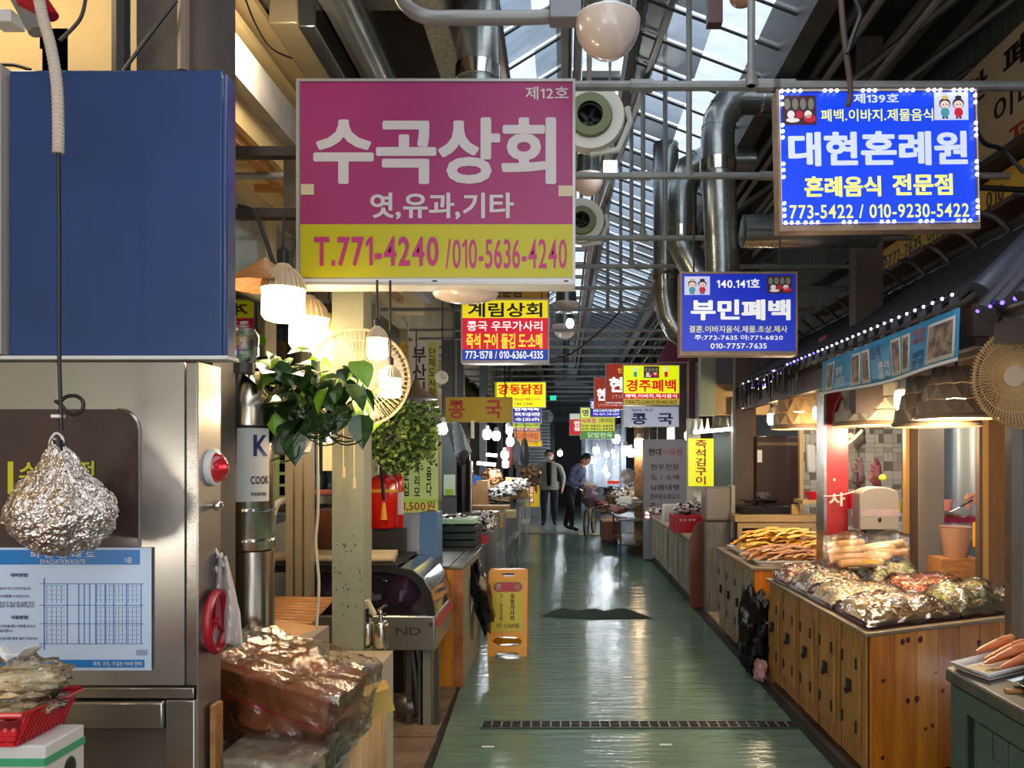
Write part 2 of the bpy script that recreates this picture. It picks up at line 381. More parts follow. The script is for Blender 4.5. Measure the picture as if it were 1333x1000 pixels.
# lantern strip
lan = MB()
for i in range(26): lan.bb(0, .5, 4+i*.95, 4.08+i*.95, 5.0, 5.06, steel_dk)
lan.tube([(.0, 3.2, 4.62), (.0, 28, 4.62)], .06, steel_dk, 8); lan.tube([(.1, 3.2, 4.55), (.1, 28, 4.55)], .035, galv, 8)
lan = struct(lan.build('roof_lantern'))
for i in range(25): MB().quad((0.02, 4.1+i*.95, 5.08), (.48, 4.1+i*.95, 5.08), (.48, 4.93+i*.95, 5.08), (.02, 4.93+i*.95, 5.08), sheetA).build('pane', lan, sharp=0)
# lattice ridge truss, rusty flat bars
m_tr = mat('rusty_lattice', '#7a6a5a', .6, .3, c2='#4e4238', vs=12)
ta, tb = Vector((.68, 4.2, 4.36)), Vector((.40, 8.6, 4.36))
tr_ = MB()
def lat(a, b2, h, n, o):
    d = (b2-a)
    for i in range(n):
        p, q = a+d*i/n, a+d*(i+1)/n
        o.tube([p, q+Vector((0, 0, h))], .012, m_tr, 4); o.tube([p+Vector((0, 0, h)), q], .012, m_tr, 4)
        o.tube([p, p+Vector((0, 0, h))], .01, m_tr, 4)
    o.tube([a, b2], .03, steel_dk, 5); o.tube([a+Vector((0, 0, h)), b2+Vector((0, 0, h))], .028, steel_dk, 5)
    o.tube([a+Vector((-.08, 0, h*.5)), b2+Vector((-.08, 0, h*.5))], .02, m_tr, 5)
lat(ta, tb, .5, 48, tr_); lat(tb, Vector((.33, 24, 4.36)), .5, 80, tr_)
tag(tr_.build('lattice_truss'), 'rusty lattice truss running along the skylight ridge', 'truss')
# tied posts of the right upper wall
for k, y in enumerate([5.15, 8.2, 10.4, 12.6, 15, 18]):
    b = MB(); x = 2.02 if k == 0 else 1.9
    b.bb(x-.09, x+.09, y-.06, y+.06, (1.9 if k == 0 else 0), 4.4, mat('brown_post', '#5a4a42', .6, .1, var=.3)); struct(b.build('pillar_right'))
for y in [10.5, 13.5, 17, 20.5, 24]:
    b = MB(); b.bb(-1.5, -1.38, y, y+.12, 0, 4.3, mat('slate_post', '#565c60', .5, .1, var=.2)); struct(b.build('pillar_left'))
b = MB(); b.bb(-1.46, -1.20, 2.62, 2.8, 0, 4.28, mat('brown_grey_column', '#5c5550', .5, .2, var=.2)); b.bb(-1.18, -1.15, 2.6, 2.62, 3.7, 3.76, steel)
b.tube([(-1.28, 2.58, 2.9), (-1.28, 2.58, 4.28)], .02, mat('conduit_tan', '#7d6a58', .5), 8); b.tube([(-1.50, 2.6, 2.9), (-1.50, 2.6, 4.28)], .03, dark, 8)
b.tube(arc((-1.33, 2.66, 3.78), .17, 180, 360, 10, 'xy'), .008, chrome, 5); struct(b.build('pillar_left_front'))
b = MB(); b.bb(-1.075, -.93, 3.55, 3.7, 0, 3.2, grn_post)
rn = random.Random(2)
for i in range(34):
    zz = rn.choice([1.0, .98, 1.03, .78, .8]) + rn.uniform(-.02, .22); xx = rn.uniform(-1.07, -.94)
    b.bb(xx, xx+rn.uniform(.002, .008), 3.548, 3.55, zz, zz+rn.uniform(.002, .008), rust)
struct(b.build('pillar_green'))

# cross pipes over the lane
pl = [(104, 112, 3.47), (229, 229, 4.35), (310, 310, 5.57), (347, 347, 6.4), (375, 375, 7.2), (403, 403, 8.25), (430, 430, 9.6), (441, 441, 10.3), (452, 452, 11.0), (463, 463, 11.9), (474, 474, 13), (481, 481, 13.9), (490, 490, 15), (497, 497, 16.1), (504, 504, 17.4), (510, 510, 18.7), (516, 516, 20.2), (522, 522, 22), (528, 528, 24)]
for i, (a, c, Y) in enumerate(pl):
    z = Z(c, Y); r = .019 if i else .022
    x0 = -2.0 if i else -1.2; x1 = 2.68
    pass
    pass
    b = MB(); b.tube([(x0, Y, z), (x1, Y, z)], r, pipe_g, 10)
    if i < 4:
        for xx in (X(1000, Y), X(835, Y), X(1020, Y))[:(3 if i == 0 else 2)]: b.tube([(xx-.05, Y, z), (xx+.05, Y, z)], r*1.35, pipe_g, 10)
    o = b.build('cross_pipe')
    if i < 8: tag(o, ['grey steel pipe crossing the lane that carries the pink sign', 'grey pipe crossing the lane just behind the large pink sign', 'grey pipe crossing below the second dome lamp', 'grey pipe above the smaller blue sign',
        'grey pipe behind the yellow and red sign top', 'grey pipe in front of the heart-shaped white lamp', 'upper thin pipe crossing the far lane above the red signs', 'thin pipe next below it, crossing the far lane'][i], 'pipe', 'pipes crossing the lane')
    else: tag(o, 'thin grey pipe crossing the lane far back under the roof', 'pipe', 'far pipes crossing the lane')
for i, (px, Y, z0, z1) in enumerate([(978, 3.3, 3.2, 4.6), (897, 4.35, 3.2, 4.7), (837, 5.57, 3.2, 4.8), (866, 5.57, 3.2, 4.8), (822, 6.4, 3.2, 4.7), (808, 8.25, 3.2, 4.9), (791, 8.25, 3.2, 4.8)]):
    o = MB().tube([(X(px, Y), Y, z0), (X(px, Y), Y, z1)], .017, pipe_g, 8).tube([(X(px, Y), Y, z0), (X(px, Y), Y, z0+.05)], .026, pipe_g, 8).build('hanger_pipe')
    tag(o, 'upright grey hanger pipe holding a cross pipe, ' + ['in front of the clear skylight', 'beside the spiral duct elbow', 'with a threaded top end', 'between duct and skylight', 'behind the third cross pipe', 'over the far lane, thicker one', 'over the far lane beside the truss'][i], 'pipe', 'hanger pipes')
# long conduits along the right side under the roof
for i, (x, z, r) in enumerate([(1.62, 4.1, .03), (1.8, 4.25, .045), (2.0, 4.15, .03), (2.2, 4.28, .05), (2.4, 4.2, .035), (1.55, 3.85, .022), (1.75, 3.75, .02)]):
    o = MB().tube([(x, 2.5, z), (x, 20, z)], r, mat('dusty_conduit', '#6f6962', .6, .3, var=.3), 8).build('conduit')
    tag(o, 'dusty conduit running lengthwise under the dark right roof', 'conduit', 'conduits under the right roof')
for i, y in enumerate([4.6, 6.2, 7.8, 9.4, 11, 12.6]):
    b = MB(); b.tube([(1.4, y, 3.6), (2.66, y-1.4, 4.35)], .025, dark, 6); b.tube([(1.4, y+.2, 3.4), (2.66, y-1.2, 4.15)], .02, dark, 6)
    tag(b.build('roof_brace'), 'dark slanted brace under the right roof', 'brace', 'slanted roof braces')

# ducts
def duct(name, label, pts, r, seams=.18, mats=galv, ends=()):
    pts = [Vector(p) for p in pts]; th = thing(name, label, 'duct', pts[-1])
    b = MB(); b.tube(pts, r, mats, 20); b.build('pipe_wall', th)
    acc = 0
    for i in range(len(pts)-1):
        d = (pts[i+1]-pts[i]); L = d.length; t = d.normalized(); k = int(L/seams)
        for j in range(max(k, 1)):
            c = pts[i]+d*((j+.5)/max(k, 1)); MB().tube([c-t*.006, c+t*.006], r*1.025, mats, 20).build('seam', th)
    for e in ends:
        c = Vector(e[0]); t = Vector(e[1]); MB().tube([c-t*.04, c+t*.04], r*1.08, chrome if len(e) < 3 else e[2], 20).build('clamp', th)
    return th
Y = 4.8
duct('spiral_duct', 'large galvanised spiral duct elbow beside the blue sign with lit border',
     [(1.75, Y, 3.86), (1.12, Y, 3.86), (1.03, Y, 3.82), (.97, Y, 3.72), (.955, Y, 3.6), (.965, Y, 3.3), (.985, Y, 2.8), (.985, Y, 2.42)], .105, ends=[((.958, Y, 3.42), (0, 0, 1))])
duct('branch_duct', 'horizontal spiral duct going to the right behind the blue sign', [(1.1, Y-.06, 3.0), (1.2, Y-.06, 3.0), (1.92, Y-.06, 3.0)], .1, seams=.12)
Y = 5.9
duct('spiral_duct', 'bluish spiral duct with a slanted lower end behind the large elbow', [(1.45, Y, 3.9), (1.1, Y, 3.9), (.96, Y, 3.82), (.90, Y, 3.65), (.90, Y, 3.25), (1.0, Y, 3.05), (1.25, Y, 2.8)], .115, ends=[((.90, Y, 3.33), (0, 0, 1))])
Y = 6.6
duct('spiral_duct', 'narrow spiral duct curving down behind the smaller blue sign', [(.87, Y, 4.3), (.87, Y, 3.3), (.87, Y, 2.98), (.9, Y, 2.82), (.97, Y, 2.7), (1.1, Y, 2.62), (1.4, Y, 2.6)], .11, seams=.1, ends=[((.87, Y, 3.16), (0, 0, 1))])
Y = 4.4
duct('spiral_duct', 'galvanised duct rising behind the pink sign', [(-.497, Y, 2.9), (-.497, Y, 4.27)], .12, seams=.3, ends=[((-.497, Y, 3.8), (0, 0, 1))])
o = MB().bb(-1.62, -1.46, 4.2, 12, 3.98, 4.12, mat('cream_duct', '#c9b690', .4, .3, var=.1)).bb(-1.46, -1.36, 4.2, 12, 3.96, 4.12, galv).build('square_duct', bev=.01); tag(o, 'square cream and silver gutter duct running along the left eave', 'duct')
o = MB().tube([(-1.15, 3.8, 3.98), (-1.15, 12, 3.98)], .11, galv, 18).build('eave_duct'); tag(o, 'round silver duct running along the left eave', 'duct')
o = MB().bb(-1.42, -.98, 5.1, 5.2, 4.02, 4.13, dark).build('duct_bracket'); tag(o, 'dark bar bracket under the round silver eave duct', 'bracket')

# drain grate across the lane
dr = thing('drain_grate', 'narrow steel drain grate crossing the green lane floor', 'drain', (.45, 4.6, 0))
MB().bb(-.5, 1.38, 4.55, 4.65, .001, .004, black).build('channel', dr)
b = MB(); b.bb(-.5, 1.38, 4.545, 4.553, .004, .01, steel_dk).bb(-.5, 1.38, 4.647, 4.655, .004, .01, steel_dk).bb(-.5, 1.38, 4.596, 4.602, .004, .01, steel_dk).build('rail', dr)
for i in range(32): MB().bb(-.5+i*.059, -.491+i*.059, 4.553, 4.647, .004, .009, mat('grate_bar', '#b0a898', .5, .3, var=.4, vs=9)).build('bar', dr)
b = MB(); pts = [(-.24, 7.78)]+[(-.08+i*.08, 8.12+.07*math.sin(i*1.7)+.04*math.sin(i*3.1)) for i in range(11)]+[(.88, 7.66), (.3, 7.64), (-.06, 7.7)]
b.add([(p[0], p[1], .006) for p in pts], [tuple(range(len(pts)))], mat('dark_green_patch', '#24362c', .85, spec=.1)); tag(b.build('floor_patch', sharp=0), 'dark green torn patch on the lane floor', 'patch')
for i, (x, y) in enumerate([(-.6, 3.6), (.53, 4.28), (.42, 5.6), (-.46, 4.25)]):
    tag(MB().bb(x, x+.07, y, y+.02, .001, .003, white_p).build('paper_scrap'), 'small white paper scrap lying on the green floor', 'scrap', 'paper scraps on the lane')
# ================================================================ SIGNS
def em(hexc, s=1.0, rough=.35): return mat('print_%s_%s' % (hexc.lstrip('#'), s), hexc, rough, em=s)
def sign(name, label, box, Y, bands, texts, frame, th=.12, group=None, roll=0, yaw=0, fr=.012, hang=(), hz=None, cat='sign', bold=.02, extra=None, bb=0):
    x0, x1, y0, y1 = box; cx, cy = (x0+x1)/2, y1; k = Y/F
    root = thing(name, label, cat, P(cx, cy, Y), group, rot=(0, R(roll), R(yaw)))
    lx = lambda p: (p-cx)*k; lz = lambda p: (cy-p)*k
    b = MB(); b.bb(lx(x0), lx(x1), .004, th, lz(y1)-bb, lz(y0), frame)
    b.build('sign_box', root, local=True, bev=min(.006, th*.1))
    if fr:
        b = MB(); a, c, d, e = lx(x0), lx(x1), lz(y1), lz(y0)
        b.bb(a, c, -.006, .01, e-fr, e, frame); b.build('frame_rail', root, local=True)
        MB().bb(a, c, -.006, .01, d, d+fr, frame).build('frame_rail', root, local=True)
        for q in (a, c-fr): MB().bb(q, q+fr, -.006, .01, d+fr, e-fr, frame).build('frame_rail', root, local=True)
    for (p0, p1, q0, q1, m) in bands:
        MB().bb(lx(p0), lx(p1), 0, .006, lz(q1), lz(q0), m).build('panel', root, local=True)
    yy = -.002 if Y < 8 else -.005
    for t in texts:
        s, p0, p1, q0, q1, m = t[:6]; bo = t[6] if len(t) > 6 else bold
        MB().text(s, lx(p0), lx(p1), lz(q1), lz(q0), yy, m, bo, res=3 if Y < 5 else 2).build('lettering', root, local=True, sharp=0)
    if extra: extra(root, lx, lz)
    for p in hang:
        MB().tube([(lx(p), th/2, lz(y0)), (lx(p), th/2, hz-root.location.z)], .006, dark, 6).build('hanger', root, local=True)
    return root
al = mat('sign_aluminium', '#b5b0aa', .4, .5, var=.1)
al_rust = mat('sign_rusty_edge', '#a58a70', .5, .4, var=.35, vs=14)
pk, py_, pt = mat('pink_print', '#9e2a66', .4, 0, var=.05, vs=2), mat('olive_yellow_print', '#bdb410', .4, 0, var=.07, vs=2), mat('pale_letter', '#ccc2c0', .45)
pkt = mat('magenta_letter', '#b42a70', .45)
tape = mat('masking_tape', '#cdbb9d', .7)
def pe(root, lx, lz):
    for (a, c, d, e) in ((392, 409, 240, 254), (727, 747, 242, 256)): MB().bb(lx(a), lx(c), -.004, -.001, lz(e), lz(d), tape).build('tape', root, local=True)
    MB().bb(lx(386), lx(749), 0, .12, lz(372), lz(362), white_p).build('bottom_rail', root, local=True, bev=.01)
    for p in (566, 697+40): MB().bb(lx(p-3), lx(p+3), -.002, .01, lz(368), lz(365), black).build('rivet', root, local=True)
    MB().ell((lx(600), .16, lz(372)), (.15, .1, .045), frost, 20, 8).build('lamp_dome', root, local=True)
sign('shop_sign', 'large pink and yellow hanging sign with white Korean lettering, phone numbers on yellow', (386, 749, 103, 371), 3.3,
     [(391, 746, 107, 292, pk), (391, 746, 292, 361, py_)],
     [('제12호', 684, 740, 113, 130, pt, .01), ('수곡상회', 408, 724, 153, 240, pt, .035), ('엿,유과,기타', 482, 669, 251, 286, pt, .02),
      ('T.771-4240', 409, 571, 308, 347, pkt, .02), ('/010-5636-4240', 580, 738, 311, 350, pkt, .01)],
     al, th=.14, extra=pe)
o = MB().bb(X(304, 3.36), X(386, 3.36), 3.35, 3.40, Z(204, 3.36), Z(191, 3.36), dark).build('sign_bracket', bev=.003); tag(o, 'upper dark steel bar holding the pink sign from its side', 'bracket', 'bars holding the pink sign')
o = MB().bb(X(304, 3.36), X(386, 3.36), 3.35, 3.40, Z(284, 3.36), Z(271, 3.36), dark).build('sign_bracket', bev=.003); tag(o, 'lower dark steel bar holding the pink sign from its side', 'bracket', 'bars holding the pink sign')
o = MB().bb(X(369, 3.5), X(388, 3.5), 3.5, 3.56, Z(300, 3.5), Z(196, 3.5), mat('taupe_bar', '#79705f', .5, .2)).build('sign_bracket'); tag(o, 'upright taupe bar between the two bars beside the pink sign', 'bracket')

BL = .55
bl, wl, yl = em('#0a3cd8', .66), em('#c4ccf4', .62), em('#eef07a', .62)
def picture(root, x0, x1, y0, y1, lx, lz, kind, glow, yy=-.001):
    bgm = em('#c9cdf0', glow) if kind == 'couple' else em('#3a2230', glow)
    MB().bb(lx(x0), lx(x1), yy-.001, .006, lz(y1), lz(y0), bgm).build('picture', root, local=True)
    w, h = x1-x0, y1-y0; y = yy-.003
    def disc(b, cx, cy, rx, ry, m, yy2=y, n=14): b.add([(lx(cx+rx*w*math.cos(2*math.pi*i/n)), yy2, lz(cy+ry*h*math.sin(2*math.pi*i/n))) for i in range(n)][::1], [tuple(range(n))], m)
    b = MB()
    if kind == 'couple':
        ski, hai, ro1, ro2, gold = em('#e4c8b8', glow), em('#201824', glow), em('#3f8f98', glow), em('#c01838', glow), em('#c8b048', glow)
        for sx, robe in ((.3, ro1), (.7, ro2)):
            X0, Y0 = x0+w*sx, y0
            disc(b, X0, Y0+h*.42, .17, .20, hai); disc(b, X0, Y0+h*.46, .14, .15, ski, y-.001); disc(b, X0, Y0+h*.74, .13, .17, robe, y-.0012)
            disc(b, X0-.05*w, Y0+h*.46, .02, .03, hai, y-.002, 8); disc(b, X0+.05*w, Y0+h*.46, .02, .03, hai, y-.002, 8)
            disc(b, X0, Y0+h*.2, .1, .07, gold if sx < .5 else hai, y-.0012); disc(b, X0-.05*w, Y0+h*.93, .04, .04, hai, y-.001, 8); disc(b, X0+.05*w, Y0+h*.93, .04, .04, hai, y-.001, 8)
    else:
        c1, c2, c3 = em('#d8d0c8', glow), em('#b02030', glow), em('#6c6c5c', glow)
        rn = random.Random(int(x0))
        for i in range(4): disc(b, x0+w*(.15+.23*i), y0+h*.3, .09, .2, c3)
        for i in range(3): disc(b, x0+w*(.25+.25*i), y0+h*.66, .11, .14, c2 if i % 2 else c1, y-.001)
        disc(b, x0+w*.3, y0+h*.85, .2, .08, c1, y-.001); disc(b, x0+w*.8, y0+h*.8, .18, .14, c2, y-.001)
    b.build('figure', root, local=True, sharp=0)
def be(root, lx, lz):
    picture(root, 1020, 1065, 124, 162, lx, lz, 'food', .5); picture(root, 1221, 1266, 121, 157, lx, lz, 'couple', .55)
sg = sign('shop_sign', 'blue lit sign edged with white light dots, large white and yellow Korean lettering', (1013, 1278, 116, 300), 3.3,
     [(1017, 1274, 118, 291, bl)],
     [('제139호', 1114, 1174, 122, 135, wl), ('폐백.이바지.제물음식', 1071, 1219, 142, 158, yl, .01), ('대현혼례원', 1027, 1264, 171, 216, wl, .04),
      ('혼례음식', 1047, 1148, 229, 256, yl, .035), ('전문점', 1163, 1243, 227, 255, yl, .035), ('773-5422 / 010-9230-5422', 1027, 1264, 266, 284, yl, .01)],
     al_rust, th=.07, roll=-1.3, yaw=2, extra=be)
k = 3.3/F
lxx = lambda p: (p-1145.5)*k; lzz = lambda p: (300-p)*k
led_root = thing('light_string', 'string of small white light dots along the edge of the blue sign', 'string lights', P(1145.5, 300, 3.3), rot=(0, R(-1.3), R(2)))
spots = []
for x in (1019, 1027, 1035, 1043, 1075, 1083, 1091, 1125, 1133, 1141, 1175, 1183, 1191, 1211, 1219, 1227, 1245, 1253, 1261, 1269): spots.append((x, 120))
for y in (128, 137, 164, 172, 180, 214, 222, 231, 265, 273, 281): spots.append((1019, y)); spots.append((1273, y-1))
for x in (1020, 1028, 1036, 1046, 1054, 1062, 1096, 1104, 1112, 1146, 1154, 1162, 1197, 1205, 1213, 1247, 1255, 1263): spots.append((x, 290))
proto = None
for x, y in spots:
    if proto is None: proto = MB().ell((0, 0, 0), (.008, .008, .008), led, 8, 5).build('light_dot', led_root, local=True); q = proto
    else: q = proto.copy(); COL.objects.link(q)
    q.location = (lxx(x), -.016, lzz(y))
b = MB(); b.tube([(lxx(x), -.011, lzz(y)) for x, y in ((1016, 119), (1275, 119), (1276, 291), (1016, 291), (1016, 119))], .003, white_p, 5); b.build('wire', led_root, local=True)
bl2, wl2 = em('#0c28b0', .55), em('#e8e8e4', .55)
og, yl3 = em('#e0a060', .5), em('#d8d890', .5)
def b2(root, lx, lz):
    picture(root, 891, 924, 360, 384, lx, lz, 'couple', .4); picture(root, 998, 1031, 359, 382, lx, lz, 'food', .4)
sign('shop_sign', 'smaller deep blue lit sign with white Korean lettering and two small pictures', (885, 1038, 354, 463), 4.5,
     [(887, 1036, 356, 457, bl2)],
     [('140.141호', 933, 989, 363, 375, wl2), ('부민폐백', 899, 1029, 390, 417, wl2, .04), ('결혼.이바지음식.제물.초상.제사', 897, 1025, 424, 433, yl3, .01),
      ('주:772-7635 야:771-6820', 904, 1019, 436, 443, wl2, 0), ('010-7757-7635', 925, 998, 447, 454, wl2, 0)], al_rust, th=.1, hang=(905, 1018), hz=3.2, extra=b2)
Y = 7.4; ey, er, eb2, ew, ek = em('#e8d408', .75), em('#c8102c', .8), em('#0c3aa0', .8), em('#ffffff', .8), mat('ink', '#16120e', .5)
rd = mat('letter_red', '#b01418', .5); navy = mat('letter_navy', '#141c5c', .5)
sign('shop_sign', 'lit sign in yellow, red and blue bands with black and white Korean lettering', (600, 715, 389, 473), Y,
     [(602, 713, 391, 414, ey), (602, 713, 414, 455, er), (602, 713, 455, 469, eb2)],
     [('계림상회', 609, 706, 394, 413, ek, .02), ('콩국 우무가사리', 608, 706, 418, 431, ew, .01), ('즉석 구이 돌김 도·소매', 607, 706, 434, 454, em('#f0e040', .8), .02), ('773-1578 / 010-6360-4335', 606, 707, 457, 467, ew, 0)],
     al, th=.15, hang=(610, 705), hz=3.3)
sign('shop_sign', 'amber sign top with dark brown lettering showing above the yellow and red sign', (626, 715, 372, 391), 8.0, [(628, 713, 374, 391, mat('amber_print', '#c08a10', .5))], [('전문점', 640, 679, 374, 387, mat('brown_letter', '#3a2008', .5), .03)], dark, hang=(640, 700), hz=3.45)
sign('shop_sign', 'mustard sign with the two wide red syllables for bean soup on the left stalls', (580, 667, 517, 550), 6.6, [(581, 666, 518, 549, mat('mustard_print', '#b59a14', .5, var=.08))],
     [('콩', 584, 605, 521, 545, mat('letter_brick', '#a83420', .5), .03), ('국', 632, 653, 521, 545, mat('letter_brick', '#a83420', .5), .03)], mat('mustard_frame', '#a8902c', .5), th=.05, fr=.006, hang=(590,), hz=3.18)
Y = 11.6
sign('shop_sign', 'bright yellow lit sign with red Korean chicken shop lettering', (644, 711, 497, 531), Y, [(645, 710, 498, 530, em('#f0ea10', .85))],
     [('강동닭집', 648, 706, 500, 514, em('#d02010', .7), .04), ('25/삼계탕/오리', 669, 704, 518, 522, rd, 0), ('749-2340', 669, 694, 524, 528, rd, 0)], al, th=.12, fr=.01, hang=(650, 700), hz=3.2)
sign('shop_sign', 'dark blue sign with white lettering under the yellow chicken shop sign', (667, 705, 528, 551), 13.4, [(668, 704, 529, 550, em('#20208c', .5))], [('만세식육', 670, 702, 530, 535, ew, .04), ('폐백.제사음식전문', 670, 703, 537, 542, ew, .01), ('010-2052-6176', 671, 702, 544, 548, ew, 0)], al, fr=.01, hang=(680,), hz=3.2)
sign('shop_sign', 'lime green sign with small lettering below the dark blue one', (667, 703, 545, 558), 14.4, [(668, 702, 546, 557, em('#b8c828', .7))], [('054-771-2022-7545', 669, 701, 550, 555, ek, 0)], al, fr=.01, hang=(680,), hz=3.2)
sign('shop_sign', 'salmon sign with pink lettering above the orange sign', (669, 702, 554, 562), 15.6, [(670, 701, 555, 561, em('#c85a40', .7))], [('특산물 전문', 672, 699, 556, 560, ew, 0)], al, fr=.008)
sign('shop_sign', 'orange sign with red lettering hanging beside the grey shutter', (669, 704, 561, 575), 16.4, [(670, 703, 562, 574, em('#d88a40', .75))], [('다모아떡집', 673, 700, 564, 572, em('#b83028', .5), .02)], al, fr=.008)
sign('shop_sign', 'yellow bottom sign with orange lettering hanging beside the grey shutter', (674, 706, 573, 582), 17.2, [(675, 705, 574, 581, em('#e8c020', .75))], [('방앗간 식품', 680, 700, 575, 579, em('#c85020', .5), 0)], al, fr=.008)
Y = 11.5
def b3(root, lx, lz):
    picture(root, 838, 858, 477, 492, lx, lz, 'food', .7, -.004)
    for (cx, c, hh) in ((827, '#4a9a90', '#d8e8e0'), (867, '#d02038', '#f0e0d8')):
        b = MB(); b.bb(lx(cx-2.2), lx(cx+2.2), -.008, -.004, lz(491), lz(484), em(c, .6)); b.ell((lx(cx), -.006, lz(480.5)), (.03, .003, .04), em(hh, .6), 10, 6); b.build('figure', root, local=True)
sign('shop_sign', 'bright yellow, red and gold lit sign with red lettering on the right side', (811, 885, 475, 528), Y, [(812, 884, 476, 512, em('#dcec10', .85)), (812, 884, 512, 519, em('#c01020', .8)), (812, 884, 519, 527, em('#b8a040', .6))],
     [('경주폐백', 815, 880, 494, 510, em('#d01818', .7), .03), ('폐백.이바지.제사음식', 814, 881, 513, 518, ew, .01), ('T.054-772-6248 H.P.010-4661-8629', 814, 881, 521, 526, ek, 0)], al, fr=.01, hang=(820, 875), hz=3.2, extra=b3)
gy = mat('pale_grey_print', '#b9bdc6', .5)
sign('shop_sign', 'pale grey sign with two wide navy syllables hanging under the yellow and red sign', (811, 884, 529, 556), Y-.05, [(812, 883, 530, 555, em('#9aa2b4', .55))],
     [('100% 국산', 822, 850, 532, 536, navy, 0), ('콩', 822, 842, 538, 553, navy, .03), ('국', 856, 876, 538, 553, navy, .03)], al, th=.05, fr=.008)
br = em('#9c3018', .55)
sign('shop_sign', 'brick red sign with white lettering half hidden behind the bright yellow one', (788, 860, 473, 524), 12.6, [(789, 859, 474, 523, br)], [('현대', 793, 830, 491, 511, ew, .04), ('인기', 804, 820, 479, 486, em('#e8b040', .7), .02), ('(T)743-5448', 797, 840, 514, 519, em('#d8b0a0', .5), 0)], al, fr=.01, hang=(800,), hz=3.3)
sign('shop_sign', 'brick red sign with white lettering behind and lower than its larger neighbour', (773, 825, 491, 533), 13.6, [(774, 824, 492, 532, br)], [('현대', 777, 800, 506, 522, ew, .04), ('(T)743-5448 (H)', 779, 812, 526, 530, em('#e8c0b0', .5), 0)], al, fr=.01, hang=(780,), hz=3.3)
sign('shop_sign', 'violet blue sign with white small print under the brick red signs', (768, 808, 519, 543), 14.6, [(769, 807, 520, 542, em('#2018b0', .6))], [('폐백.이바지.제사음식', 772, 806, 533, 537, ew, 0), ('743-4271, 010-6302', 772, 806, 538, 541, ew, 0), ('경', 769, 773, 522, 532, ew, .02)], al, fr=.01)
sign('shop_sign', 'yellow green butcher sign with a dark green bottom band over the far stalls', (755, 801, 530, 572), 15.8, [(756, 800, 531, 561, em('#c0c048', .75)), (757, 768, 532, 543, em('#c8d8e8', .7)), (756, 800, 561, 571, em('#4a7838', .7))],
     [('명', 758, 766, 533, 542, navy, .03), ('식육점', 757, 775, 545, 551, em('#c03868', .5), .02), ('(돼지전문)', 780, 798, 545, 551, ek, 0), ('010-9832-6838', 757, 798, 553, 556, ek, 0), ('010-9832-6838', 757, 798, 557, 560, ek, 0), ('닭발편육', 765, 797, 563, 570, em('#b8d0a8', .6), .01)], al, fr=.01)
sign('shop_sign', 'small red and white rounded sign left of the yellow green butcher sign', (741, 757, 538, 567), 17, [(742, 756, 539, 546, em('#d8dcc8', .6)), (742, 756, 546, 566, em('#c82020', .7))], [('안\n심', 747, 755, 548, 561, ew, .03)], al, fr=.01)
# pillar signs
Y = 12.0; pg = mat('pillar_grey_print', '#8f8c94', .5, var=.05)
def b4(root, lx, lz):
    MB().bb(lx(838), lx(847), -.004, 0, lz(676), lz(665), em('#a03050', .2)).build('panel', root, local=True)
sign('pillar_sign', 'tall grey butcher shop board with rows of black lettering', (838, 893, 572, 729), Y, [(838, 893, 572, 728, pg)],
     [('현대', 844, 861, 584, 593, ek, .03), ('식육점', 862, 888, 584, 593, em('#7a2038', .15), .03), ('한우전문', 847, 884, 604, 612, ek, .01), ('도 / 소매', 847, 884, 618, 625, ek, .01), ('납품대행', 847, 884, 631, 638, ek, .01), ('한우암소생고기', 846, 884, 643, 650, ek, .01), ('곰', 846, 853, 655, 662, ek, .01), ('24\n01', 839, 846, 666, 675, ew, .01)],
     mat('pillar_frame', '#55565c', .5), th=.2, fr=0, extra=b4)
sign('hanging_banner', 'narrow lime yellow vertical sign with five dark red syllables for roasted seaweed', (896, 929, 571, 633), 8.9, [(896, 929, 571, 633, em('#d8e010', .7))], [('즉\n석\n김\n구\n이', 905, 920, 573, 631, rd, .02)], mat('lime', '#c8d010', .5), th=.02, fr=0, cat='banner')
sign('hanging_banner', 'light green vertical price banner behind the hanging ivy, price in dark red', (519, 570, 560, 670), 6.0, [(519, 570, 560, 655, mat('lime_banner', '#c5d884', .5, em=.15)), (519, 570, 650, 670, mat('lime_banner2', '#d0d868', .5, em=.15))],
     [('콩\n우\n문\n십', 525, 533, 568, 646, ek, .02), ('가\n사\n리\n모', 539, 547, 590, 646, ek, .02), ('국\n이\n음\n다', 555, 562, 568, 646, ek, .02), ('1,500원', 524, 566, 652, 666, rd, .01)], mat('lime', '#c8d010', .5), th=.02, fr=0, cat='banner')
sign('shop_sign', 'vertical yellow board with orange digits next to the black brush lettering board', (521, 532, 444, 530), 6.9, [(521, 532, 444, 530, mat('ochre', '#c8a848', .5))], [('0\n1\n0\n\n4\n5', 524, 530, 449, 500, mat('letter_orange', '#c06820', .5), .01)], wood_t, th=.06, fr=0)
sign('shop_sign', 'vertical white and lime board with black brush lettering behind the lamps', (532, 570, 444, 530), 6.85, [(532, 557, 444, 530, mat('lilac_white', '#bdb2ac', .5)), (557, 570, 444, 530, mat('lime_b', '#b0b050', .5))], [('부\n산\n식', 537, 555, 452, 518, ek, .02), ('단\n체\n도\n시\n락', 558, 567, 453, 517, ek, 0)], al, th=.06, fr=.006)
sign('hanging_board', 'green menu board with dark print on the wall behind the pothos pot', (357, 373, 575, 652), 5.0, [(357, 373, 575, 652, mat('menu_green', '#9db77a', .6))], [('■ ■\n■ ■\n■ ■\n■ ■', 364, 371, 588, 645, navy, 0)], mat('pale_blue_paint', '#b8c6cc', .5), th=.02, fr=0, cat='board')

# ================================================================ LEFT FRONT
Y = 2.2
